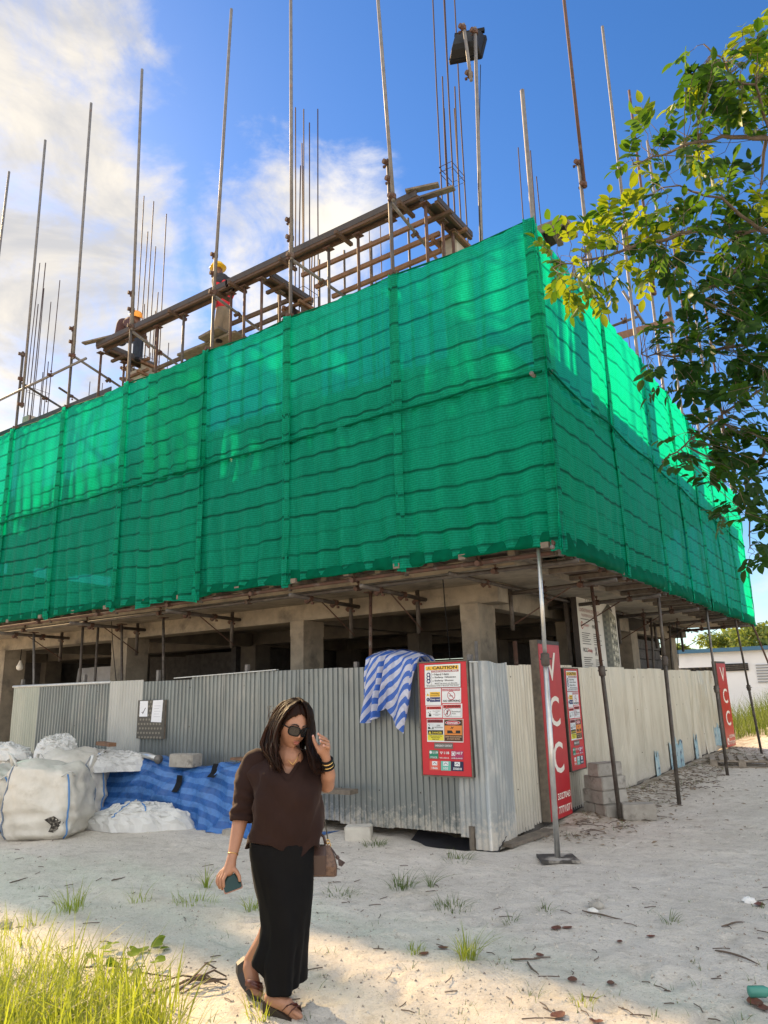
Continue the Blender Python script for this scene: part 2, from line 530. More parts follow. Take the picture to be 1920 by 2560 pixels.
def build_building():
    for j, y in enumerate(CY):
        for i, x in enumerate(CX):
            wx = 0.26 if i != 2 else 0.46
            mb = MB(); mb.box((x, y, 1.36), (wx, 0.48, 2.72)); mb.build('column', M_conc if j == 0 or i == 0 else M_concshade, bld)
            if j < 3:
                mb = MB(); mb.box((x, y, 4.25), (wx, 0.48, 2.0)); mb.build('column', M_conc, bld)
                top = 8.22 if (i, j) != (1, 0) else 7.98
                mb = MB(); mb.box((x, y, (5.70 + top) / 2), (wx, 0.48, top - 5.70)); mb.build('column', M_conc2, bld)
            # capital joint a hand's width below the beam
            if j == 0 and i < 3:
                mb = MB(); mb.box((x, y, 2.60), (wx + 0.012, 0.492, 0.22)); mb.build('column_head', M_conc, bld)
    for y in CY:
        mb = MB(); mb.box((-12.2, y + 0.02, 2.845), (16.3, 0.40, 0.25)); mb.build('beam', M_conc if y < 9 else M_concshade, bld)
        mb = MB(); mb.box((-12.2, y, 5.32), (16.3, 0.40, 0.24)); mb.build('beam', M_conc, bld)
    for x in CX:
        mb = MB()
        for a, c in zip(CY[:-1], CY[1:]):
            mb.box((x, (a + c) / 2, 2.83), (0.22, c - a - 0.44, 0.28))
        mb.build('beam', M_conc if x > -4.5 else M_concshade, bld)
    mb = MB(); mb.box((-11.9, 13.5, 3.06), (17.2, 12.1, 0.18)); mb.build('floor_slab', M_conc, bld)
    mb = MB(); mb.box((-11.9, 13.43, 5.60), (17.3, 11.9, 0.20)); mb.build('floor_slab', M_conc, bld)
    # block infill walls deep inside, laid with recessed joints
    for (x0, x1, y) in ((-20.2, -4.6, 19.35),):
        nx = int((x1 - x0) / 0.42)
        mb = MB()
        for r in range(13):
            for k in range(nx):
                if k % 9 == 4 and 4 < r < 10: continue
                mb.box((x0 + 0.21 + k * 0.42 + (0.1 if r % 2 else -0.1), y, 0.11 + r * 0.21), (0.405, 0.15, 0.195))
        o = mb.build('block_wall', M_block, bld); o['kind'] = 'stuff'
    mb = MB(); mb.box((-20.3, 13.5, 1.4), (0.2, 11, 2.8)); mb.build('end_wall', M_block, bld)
    mb = MB(); mb.box((-20.3, 13.5, 4.2), (0.2, 11, 1.9)); mb.build('end_wall', M_block, bld)
    for c, s in (((-12.4, 15.2, 1.38), (0.15, 6.5, 2.72)), ((-7.6, 17.2, 1.38), (0.15, 3.3, 2.72)), ((-15.6, 13.6, 1.38), (6.2, 0.15, 2.72))):
        mb = MB(); mb.box(c, s); mb.build('partition_wall', M_block, bld)
    mb = MB(); mb.box((-12.4, 19.3, 4.3), (15.9, 0.15, 2.1)); mb.build('added_back_wall', M_block, bld)  # unseen first-floor wall, added to keep sun off the lower net
    # block walling between the columns of the short side
    mb = MB()
    for r in range(12):
        for k in range(5):
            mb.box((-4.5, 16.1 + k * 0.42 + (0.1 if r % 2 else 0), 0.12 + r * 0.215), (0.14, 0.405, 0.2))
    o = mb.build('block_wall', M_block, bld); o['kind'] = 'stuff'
    mb = MB(); mb.box((-12, 13.7, 0.03), (16.6, 11.2, 0.10)); mb.build('ground_slab', mk('dark_earth_floor', (0.055, 0.05, 0.042), (0.09, 0.08, 0.07), 4, 0.95), bld)


build_building()

# ---------------------------------------------------------------- scaffold: poles, ledgers, platforms
YN = 7.1
XN = -2.65
ZB, ZM, ZT = 3.04, 5.0, 6.9
XP = [-2.63, -4.53, -6.36, -8.07, -10.05, -11.9, -13.67, -15.3, -17.1, -18.9]
YP = [7.1, 9.4, 11.5, 13.2, 14.8, 16.5, 18.2, 20.1]


def coupler(parent, p, ax_=(0, 0, 1), mat=None, s=1.0):
    """clamp: two half shells and a bolt"""
    p = np.array(p, float); a = np.array(ax_, float); a /= np.linalg.norm(a)
    mb = MB()
    mb.tube([p - a * 0.035 * s, p + a * 0.035 * s], 0.041 * s, 8)
    side = np.cross(a, (0.3, 1, 0.2)); side /= np.linalg.norm(side)
    mb.tube([p - side * 0.02, p + side * 0.10 * s], 0.009 * s, 6)
    mb.box(p + side * 0.085 * s, (0.03 * s, 0.03 * s, 0.03 * s))
    mb.tube([p + np.cross(a, side) * 0.03 * s, p + np.cross(a, side) * 0.085 * s], 0.036 * s, 7)
    return mb.build('coupler', mat or M_rust, parent)


def pole(label, segs, couplers=(), mats=(None,), group=None, r=0.0265):
    p0 = np.array(segs[0][0], float)
    t = thing('scaffold_pole', p0, label, 'scaffold pole', group)
    for k, (a, b) in enumerate(segs):
        mb = MB(); mb.tube([a, b], r, 9)
        mb.build('tube', mats[k % len(mats)] or M_galv, t, smooth=True)
    for c in couplers: coupler(t, c)
    return t


def build_poles():
    G = 'tall scaffold poles behind the long net'
    # (x base, stub top pixel, upper pole bottom pixel, upper top pixel or z)
    data = [
        (1, (838, 345), (850, 434), (812, -60)),
        (2, (628, 470), (630, 560), (628, -60)),
        (3, (466, 545), (462, 640), (500, 20)),
        (4, (287, 628), (285, 712), (307, 150)),
        (5, (160, 705), (158, 775), (197, 223)),
        (6, (50, 760), (47, 880), (98, 303)),
    ]
    for k, st, ub, ut in data:
        y = YN + 0.02
        x = XP[k]
        a = np.array((x, y, ZB - 0.1)); s = ay(*st, y); u0 = ay(*ub, y - 0.055); u1 = ay(*ut, y - 0.055)
        t = pole('tall scaffold pole, %s along the long net from its corner' % ORD[k], [(a, s), (u0, u1)],
                 [s - (0, 0, 0.06), u0 + (0, 0, 0.06), (u0 + (0, 0, 0.0)) * 0.5 + s * 0.5, (x, y, ZT + 0.05)],
                 (M_darkpipe, M_galv), G)
    for k in (7, 8):
        x = XP[k]
        pole('tall scaffold pole, %s along the long net from its corner' % ORD[k], [((x, YN, ZB - 0.1), (x, YN, 8.9)), ((x + 0.05, YN, 8.3), (x + 0.12, YN, 13.7))],
             [(x, YN, 8.8), (x, YN, 8.4)], (M_darkpipe, M_galv), G)
    # corner pole
    t0 = ay(1128, 195, YN)
    pole('short bare galvanised pole standing up at the net corner', [((XN + 0.02, YN + 0.03, ZB - 0.1), (t0[0], t0[1], t0[2]))], [(XN, YN, ZB + 0.02)], (M_galv,))
    # short side
    G2 = 'tall scaffold poles behind the short net'
    tops = [((1262, 480), (1207, -40)), ((1349, 640), (1298, 65)), ((1410, 735), (1362, 216)), ((1446, 700), (1393, 306)), ((1473, 706), (1440, 470)), ((1497, 780), (1462, 560)), ((1516, 850), (1495, 590))]
    for k, (lo, hi) in enumerate(tops):
        y = YP[k + 1]
        b = np.array((XN, y, ZB - 0.1))
        h = ax(*hi, XN)
        hy = float(np.clip(h[1], y - 0.3, y + 0.3))
        hz = h[2]
        top = np.array((XN, hy, min(hz, 14.2) if k else 13.6))
        mid = b + (top - b) * 0.55
        pole('tall %s scaffold pole, %s along the short net from its corner' % ('rusty' if k % 2 == 0 else 'pale', ORD[k + 1]),
             [(b, mid + (0, 0, 0.5)), (mid + (0.05, 0, 0), top + (0.05, 0, 0))], [mid + (0, 0, 0.45), mid + (0.05, 0, 0.05), (XN, y, ZT)],
             (M_galv, M_rust if k % 2 == 0 else M_galv), G2)


build_poles()


def ledger(name, label, a, b, mat, group=None, r=0.0245, ncoup=2, cat='scaffold tube'):
    t = thing(name, (np.array(a, float) + np.array(b, float)) / 2, label, cat, group)
    mb = MB(); mb.tube([a, b], r, 8); mb.build('tube', mat, t, smooth=True)
    a = np.array(a, float); b = np.array(b, float)
    for i in range(ncoup):
        f = (i + 0.5) / ncoup
        coupler(t, a + (b - a) * f, b - a, s=0.9)
    return t


def build_platform():
    # edge tubes below the nets
    ledger('scaffold_tube', 'rusty horizontal tube along the bottom edge of the long net', (-20, YN + 0.02, ZB - 0.06), (XN - 0.05, YN + 0.02, ZB - 0.06), M_rust, ncoup=10)
    ledger('scaffold_tube', 'pale horizontal tube under the platform, just inside the long net', (-20, YN + 0.32, ZB - 0.12), (XN + 0.1, YN + 0.32, ZB - 0.12), M_darkpipe, ncoup=9)
    ledger('scaffold_tube', 'pale horizontal tube along the bottom edge of the short net', (XN - 0.02, YN - 0.1, ZB - 0.02), (XN - 0.02, 20.2, ZB - 0.02), M_galv, ncoup=12)
    ledger('scaffold_tube', 'dark horizontal tube under the short platform, beside the wall', (XN - 1.35, YN + 0.1, ZB - 0.12), (XN - 1.35, 20.4, ZB - 0.12), M_darkpipe, ncoup=7)
    ledger('scaffold_tube', 'dark horizontal tube crossing the far end of the platform', (-4.6, 20.45, ZB - 0.05), (XN + 0.02, 20.45, ZB - 0.05), M_darkpipe, ncoup=3)
    ledger('scaffold_tube', 'grey tube at the net seam on the long side', (-20, YN + 0.10, ZM + 0.02), (XN + 0.08, YN + 0.10, ZM + 0.02), M_galv, ncoup=2)
    ledger('scaffold_tube', 'grey tube at the net seam on the short side', (XN - 0.08, YN - 0.12, ZM - 0.03), (XN - 0.08, 20.1, ZM - 0.03), M_galv, ncoup=2)
    # plank deck: short boards across the ledgers, with ends that stick out below the net
    deck = thing('scaffold_deck', (-11, 7.8, ZB), 'weathered plank deck under the long net', 'scaffold deck')
    x = -2.75
    mb0 = MB(); mb0.bar((0, -0.55, 0), (0, 0.55, 0), 0.09, 0.05)
    mesh = None
    k = 0
    while x > -19.5:
        y0 = YN - (0.10 if k % 2 == 0 else -0.05)
        if mesh is None:
            mb = MB(); mb.bar((x, y0, ZB + 0.012), (x, y0 + 1.0, ZB + 0.012), 0.085, 0.06); o = mb.build('joist', M_oldwood, deck); mesh = o
        else:
            o = mesh.copy(); COL.objects.link(o); o.location = (x + 2.75, y0 - (YN - 0.10), random.uniform(-0.004, 0.004)); o.parent = deck
        k += 1
        x -= random.uniform(0.36, 0.62)
    nb = 15
    for i in range(nb):
        xa = -2.7 - i * 1.15
        for j in range(3):
            mb = MB(); mb.box((xa - 0.57, YN + 0.10 + j * 0.27, ZB + 0.052 + 0.004 * (i % 2)), (1.14, 0.262, 0.02)); mb.build('deck_board', M_ply if (i + j) % 3 else M_oldwood, deck)
    deck2 = thing('scaffold_deck', (-3.2, 13, ZB), 'weathered plank deck under the short net', 'scaffold deck')
    y = 7.3; k = 0
    while y < 20.2:
        mb = MB(); mb.bar((XN + (0.05 if k % 2 else -0.05), y, ZB - 0.03), (XN - 1.2, y, ZB - 0.03), 0.085, 0.06); mb.build('joist', M_oldwood, deck2)
        y += random.uniform(0.5, 0.8); k += 1
    for i in range(11):
        ya = 7.95 + i * 1.13
        for j in range(4):
            mb = MB(); mb.box((XN - 0.2 - j * 0.28, ya + 0.56, ZB + 0.014 + 0.004 * (i % 2)), (0.27, 1.12, 0.02)); mb.build('deck_board', M_ply if (i + j) % 3 else M_oldwood, deck2)
    # corrugated soffit sheet at the corner
    mb = MB()
    n = 60
    P = np.zeros((n, 2, 3))
    for i in range(n):
        xx = -2.7 - i * 0.018
        P[i, :, 0] = xx; P[i, 0, 1] = 7.12; P[i, 1, 1] = 8.3; P[i, :, 2] = ZB + 0.085 + 0.016 * math.sin(i * 1.5)
    mb.grid(P); mb.build('soffit_sheet', M_conc2, deck, smooth=True)
    # cantilever brackets clamped to the beam: outrigger tube, drop tube, diagonal rod
    pix = [((560, 1252), 0), ((365, 1283), 1), ((180, 1310), 2), ((990, 1200), 3)]
    n = 0
    for xb in (-13.6, -11.2, -8.75, -6.3, -5.15):
        t = thing('scaffold_bracket', (xb, 8.0, 2.5), 'dark tube bracket under the deck, %s from the corner' % ORD[4 - n], 'bracket', 'brackets clamped to the long beam')
        mb = MB(); mb.tube([(xb, YN - 0.05, ZB - 0.16), (xb, YB + 0.1, ZB - 0.20)], 0.028, 8); mb.build('outrigger', M_darkpipe, t, smooth=True)
        mb = MB(); mb.tube([(xb - 0.05, YB - 0.07, ZB - 0.08), (xb - 0.05, YB - 0.07, 2.38)], 0.03, 8); mb.build('drop_tube', M_darkpipe, t, smooth=True)
        mb = MB(); mb.tube([(xb, YN + 0.55, ZB - 0.17), (xb, YB - 0.06, 2.42)], 0.009, 6); mb.build('diagonal_rod', M_rust, t)
        for q in ((xb, YN + 0.35, ZB - 0.17), (xb, YN + 0.9, ZB - 0.18), (xb - 0.05, YB - 0.07, ZB - 0.2)): coupler(t, q, (0, 1, 0))
        n += 1
    n = 0
    for yb in (8.9, 11.0, 13.6, 16.2, 18.6):
        t = thing('scaffold_bracket', (-3.5, yb, 2.5), 'dark tube bracket under the short platform, %s from the corner' % ORD[n], 'bracket', 'brackets clamped to the short beam')
        mb = MB(); mb.tube([(XN + 0.05, yb, ZB - 0.16), (XR - 0.3, yb, ZB - 0.20)], 0.028, 8); mb.build('outrigger', M_darkpipe, t, smooth=True)
        mb = MB(); mb.tube([(XR + 0.07, yb, ZB - 0.1), (XR + 0.07, yb, 2.36)], 0.03, 8); mb.build('drop_tube', M_darkpipe, t, smooth=True)
        mb = MB(); mb.tube([(XN - 0.5, yb, ZB - 0.17), (XR + 0.06, yb, 2.42)], 0.009, 6); mb.build('diagonal_rod', M_rust, t)
        for q in ((XN - 0.4, yb, ZB - 0.17), (XN - 0.9, yb, ZB - 0.18)): coupler(t, q, (1, 0, 0))
        n += 1


build_platform()


def steel_prop(name, label, a, b, group=None, m1=None, m2=None, collar=0.5, plate=True, holes=True, cat='steel prop', r=0.028, headplate=True):
    a = np.array(a, float); b = np.array(b, float); d = b - a; L = np.linalg.norm(d); e = d / L
    t = thing(name, a, label, cat, group)
    c = a + d * collar
    mb = MB(); mb.tube([a, c], r, 9); mb.build('outer_tube', m1 or M_rust, t, smooth=True)
    mb = MB(); mb.tube([c - e * 0.02, b], r * 0.8, 9)
    mb.build('inner_tube', m2 or m1 or M_rust, t, smooth=True)
    mb = MB(); mb.tube([c - e * 0.07, c - e * 0.06, c + e * 0.05, c + e * 0.06], [r * 1.25, r * 1.6, r * 1.6, r * 1.2], 9); mb.tube([c - (0.05, 0.02, 0), c + (0.06, 0.02, 0)], 0.008, 5); mb.build('collar', M_darkpipe, t, smooth=True)
    if plate:
        mb = MB(); mb.box(a + (0, 0, 0.006), (0.14, 0.14, 0.012)); mb.build('base_plate', M_rust, t)
    if headplate:
        mb = MB(); mb.box(b, (0.13, 0.13, 0.012)); mb.build('head_plate', M_rust, t)
    if holes:
        mb = MB()
        k = 0
        q = c + e * 0.12
        side = np.cross(e, (0.56, -0.83, 0)); side /= np.linalg.norm(side)
        fr = np.cross(side, e); fr = fr if fr[1] < 0 else -fr
        while np.linalg.norm(q - c) < L * (1 - collar) - 0.06:
            mb.tube([q + fr * r * 0.70, q + fr * r * 0.83], 0.008, 6); q = q + e * 0.13
        if mb.v: mb.build('pin_holes', M_black, t)
    return t


def build_props():
    G = 'props under the short platform'
    # outer props standing on the sand along the short side
    steel_prop('steel_prop', 'shiny galvanised prop on a black base plate at the fence corner', (-2.93, 7.14, 0.02), ay(1163, 1183, 7.1), None, M_galvclean, M_galvclean, 0.62, False, False, headplate=False)
    mb = MB()
    c, s = math.cos(0.5), math.sin(0.5)
    vs = []
    for (p, q) in ((-0.17, -0.16), (0.19, -0.14), (0.16, 0.17), (-0.19, 0.16)):
        vs.append((-2.93 + p * c - q * s, 7.14 + p * s + q * c))
    z = float(gz(-2.93, 7.14)) + 0.01
    mb.add([(x, y, z) for x, y in vs] + [(x, y, z + 0.022) for x, y in vs], [(3, 2, 1, 0), (4, 5, 6, 7), (0, 1, 5, 4), (1, 2, 6, 5), (2, 3, 7, 6), (3, 0, 4, 7)])
    tag(mb.build('base_board', mk('black_board', (0.05, 0.045, 0.04), (0.35, 0.32, 0.28), 6, 0.7, lo=0.5, hi=0.62)), 'black board lying under the galvanised corner prop', 'board')
    steel_prop('steel_prop', 'dark leaning prop beside the stacked concrete blocks', (-3.04, 9.49, 0.0), ax(1278, 1266, -3.12), G, M_darkpipe, M_rust, 0.62, True, True)
    steel_prop('steel_prop', 'leaning dark prop in the middle of the cream fence', (-2.69, 11.02, 0.0), ax(1421, 1280, -2.7), G, M_darkpipe, M_darkpipe, 0.66, False, False)
    steel_prop('steel_prop', 'leaning grey prop just before the far red sign', (-2.7, 14.7, 0.0), ax(1525, 1312, -2.7), G, M_darkpipe, M_galv, 0.5, False, False)
    steel_prop('steel_prop', 'dark prop behind the wooden pallet', (-2.75, 19.3, 0.0), ax(1588, 1337, -2.66), G, M_darkpipe, M_darkpipe, 0.5, False, False)
    steel_prop('steel_prop', 'pale rusty prop at the far end of the short net', (-2.15, 21.4, 0.2), ax(1624, 1345, -2.6), G, M_galv, M_rust, 0.5, False, False)
    # props standing inside the fence, seen above it
    G2 = 'props behind the long fence'
    for k, (px, pt, pb, nm, yy, m) in enumerate([
        (800, 1262, 1410, 'rusty red prop with pin holes behind the striped tarpaulin', 7.75, M_rust),
        (354, 1308, 1470, 'pale prop with pin holes in the middle of the grey fence', 7.8, M_darkpipe),
        (263, 1350, 1470, 'dark prop against the wide concrete column', 7.95, M_darkpipe),
        (213, 1340, 1475, 'leaning prop left of the wide concrete column', 7.9, M_darkpipe),
        (180, 1342, 1475, 'second leaning prop left of the wide concrete column', 7.7, M_darkpipe),
        (74, 1356, 1480, 'pale prop near the hanging bulb at the fence end', 7.7, M_galv),
    ]):
        tp = ay(px, pt, yy); bt = ay(px - (8 if 'leaning' in nm else 0), pb, yy)
        base = tp + (bt - tp) * (tp[2] - 0.06) / (tp[2] - bt[2])
        steel_prop('steel_prop', nm, base, (tp[0], tp[1], ZB - 0.14), G2, m, m, 0.30, True, k < 2)
    G3 = 'props inside the short side'
    for k, (px, py0, px1, m) in enumerate([(1387, 1300, 1400, M_rust), (1404, 1300, 1412, M_darkpipe), (1443, 1310, 1452, M_darkpipe)]):
        tp = ax(px, py0, -3.95); bt = ax(px1, 1440, -3.95)
        base = tp + (bt - tp) * (tp[2] - 0.06) / (tp[2] - bt[2])
        steel_prop('steel_prop', ['rust red prop behind the cream fence', 'dark prop next to the rust red one behind the cream fence', 'dark prop nearest the far end behind the cream fence'][k], base, tp, G3, m, m, 0.4, True, False)


build_props()

# ---------------------------------------------------------------- green nets


def net_material(name, c_dif, c_tr, c_clear, op_lo, op_hi):
    m = bpy.data.materials.new(name); m.use_nodes = True
    nt = m.node_tree; N, L = nt.nodes, nt.links
    N.remove(N['Principled BSDF']); out = N['Material Output']
    uv = N.new('ShaderNodeUVMap')
    sp = N.new('ShaderNodeSeparateXYZ'); L.new(uv.outputs[0], sp.inputs[0])

    def mth(op, a, b=None, c=None, cl=False):
        n = N.new('ShaderNodeMath'); n.operation = op; n.use_clamp = cl
        for k, v in enumerate((a, b, c)):
            if v is None: continue
            if isinstance(v, (int, float)): n.inputs[k].default_value = v
            else: L.new(v, n.inputs[k])
        return n.outputs[0]

    def noise(sx, sy, d=3, r=0.6):
        mp = N.new('ShaderNodeMapping'); mp.inputs['Scale'].default_value = (sx, sy, 1)
        L.new(uv.outputs[0], mp.inputs[0])
        n = N.new('ShaderNodeTexNoise'); n.inputs['Scale'].default_value = 1.0; n.inputs['Detail'].default_value = d; n.inputs['Roughness'].default_value = r
        L.new(mp.outputs[0], n.inputs[0]); return n.outputs[0]

    def rngm(v, a, b, lo=0.0, hi=1.0):
        r = N.new('ShaderNodeMapRange'); r.inputs[1].default_value = a; r.inputs[2].default_value = b; r.inputs[3].default_value = lo; r.inputs[4].default_value = hi
        L.new(v, r.inputs[0]); return r.outputs[0]
    v = sp.outputs[1]
    vw = mth('ADD', v, mth('MULTIPLY', mth('SUBTRACT', noise(0.9, 0.6, 2), 0.5), 0.05))
    # woven bands: a thick one roughly every quarter metre, thinner ones between, rows of stitches all over
    fb = mth('FRACT', mth('MULTIPLY', vw, 1 / 0.262))
    band = rngm(mth('ABSOLUTE', mth('SUBTRACT', fb, 0.5)), 0.035, 0.095, 1, 0)
    gate = rngm(noise(0.25, 3.9, 0), 0.38, 0.46)
    band = mth('MULTIPLY', band, mth('ADD', 0.35, mth('MULTIPLY', gate, 0.65)))
    band = mth('MULTIPLY', band, rngm(noise(2.2, 9.0, 3), 0.25, 0.6, 0.45, 1.0))
    fine = mth('SINE', mth('MULTIPLY', vw, 2 * math.pi / 0.029))
    fine = rngm(fine, -0.4, 0.9)
    stitch = noise(42, 34, 2, 0.75)
    wrk = noise(6.5, 1.1, 4, 0.65)
    cloth = mth('ADD', mth('MULTIPLY', fine, 0.30), mth('MULTIPLY', rngm(stitch, 0.38, 0.66), 0.30))
    op = rngm(mth('ADD', cloth, mth('MULTIPLY', noise(1.3, 1.0, 4), 0.35)), 0.15, 0.75, op_lo, op_hi)
    op = mth('MAXIMUM', op, mth('MULTIPLY', band, 0.97))
    dif = N.new('ShaderNodeBsdfPrincipled'); dif.inputs['Roughness'].default_value = 0.5; dif.inputs['Specular IOR Level'].default_value = 0.10
    tr = N.new('ShaderNodeBsdfTranslucent'); cl = N.new('ShaderNodeBsdfTransparent')
    cl.inputs[0].default_value = (*c_clear, 1)
    mx = N.new('ShaderNodeMixRGB'); mx.inputs[1].default_value = (*c_dif, 1); mx.inputs[2].default_value = (*[q * 0.30 for q in c_dif], 1)
    L.new(band, mx.inputs[0])
    sg = N.new('ShaderNodeMixRGB'); sg.inputs[1].default_value = (*[q * 0.62 for q in c_dif], 1); sg.inputs[2].default_value = (c_dif[0] + 0.012, c_dif[1] * 1.6, c_dif[2] * 1.75, 1)
    L.new(rngm(mth('ADD', mth('ADD', mth('MULTIPLY', stitch, 0.45), mth('MULTIPLY', wrk, 0.38)), mth('MULTIPLY', fine, 0.17)), 0.34, 0.68), sg.inputs[0]); L.new(sg.outputs[0], mx.inputs[1]); L.new(mx.outputs[0], dif.inputs['Base Color'])
    mt = N.new('ShaderNodeMixRGB'); mt.inputs[1].default_value = (*c_tr, 1); mt.inputs[2].default_value = (*[q * 0.3 for q in c_tr], 1)
    L.new(band, mt.inputs[0]); L.new(mt.outputs[0], tr.inputs[0])
    bp = N.new('ShaderNodeBump'); bp.inputs['Distance'].default_value = 0.022; bp.inputs['Strength'].default_value = 0.8
    L.new(mth('ADD', mth('MULTIPLY', noise(11, 2.2, 5, 0.65), 1.6), mth('MULTIPLY', fine, 0.12)), bp.inputs['Height'])
    L.new(bp.outputs[0], dif.inputs['Normal'])
    m1 = N.new('ShaderNodeMixShader'); m1.inputs[0].default_value = 0.5
    L.new(dif.outputs[0], m1.inputs[1]); L.new(tr.outputs[0], m1.inputs[2])
    m2 = N.new('ShaderNodeMixShader'); L.new(op, m2.inputs[0])
    L.new(cl.outputs[0], m2.inputs[1]); L.new(m1.outputs[0], m2.inputs[2])
    L.new(m2.outputs[0], out.inputs[0])
    return m


M_net = net_material('green_net', (0.0, 0.30, 0.185), (0.0, 0.72, 0.37), (0.05, 0.46, 0.36), 0.80, 0.985)
M_nethem = mk('green_net_hem', (0.0, 0.15, 0.08), (0.0, 0.10, 0.055), 12, 0.7, transl=0.4, tcol=(0.0, 0.30, 0.13), spec=0.05)


def net_panel(parent, a, b, zb, zt, n, seed, sag_top, sag_bot, bulge, name='net_panel', mat=None, nu=26, nv=44, pleat=0.012):
    """cloth hung between two posts; a, b ground plan points; n outward normal"""
    a = np.array(a, float); b = np.array(b, float); n = np.array(n, float)
    L = np.linalg.norm(b - a)
    if L > 1.0:
        e_ = (b - a) / L; a = a - e_ * 0.05; b = b + e_ * 0.05; L += 0.1
    s = np.linspace(0, 1, nu)[:, None] * np.ones((1, nv)); t = np.ones((nu, 1)) * np.linspace(0, 1, nv)[None, :]
    hang = 4 * s * (1 - s)
    z0 = zb + sag_bot * hang + 0.04 * (vnoise(s * 4, s * 0, seed) - 0.5)
    z1 = zt - sag_top * hang + 0.02 * (vnoise(s * 5, s * 0 + 9, seed) - 0.5)
    z = z0 + (z1 - z0) * t - (0.06 if L > 0.3 else 0.0) * hang * np.sin(math.pi * t)
    w = bulge * hang * (0.25 + np.sin(math.pi * np.clip(t * 0.9 + 0.05, 0, 1)))
    fold = pleat * np.sin((s * L * 9 + 1.5 * vnoise(s * 3, t * 2, seed)) * 2) * (0.25 + 1.5 * (1 - t) ** 2 + 0.6 * t ** 6)
    w = w + fold + 0.07 * fbm(s * L * 2.2 + seed, t * 3.1, 3, seed) * np.sqrt(hang) + 0.03 * fbm(s * L * 7 + seed, t * 6, 2, seed + 3)
    w = w + 0.02 * np.exp(-((s - 0) / 0.03) ** 2) + 0.02 * np.exp(-((s - 1) / 0.03) ** 2)
    P = a[None, None, :] + (b - a)[None, None, :] * s[..., None] + n[None, None, :] * w[..., None]
    P[..., 2] = z
    uv = np.stack([s * L + seed * 3.7, (z - zb) * 1.0 + (0.05 * hang * np.sin(math.pi * t) if L > 0.3 else 0 * t)], -1)
    mb = MB(); mb.grid(P, uv=uv)
    return mb.build(name, mat or M_net, parent, smooth=True)


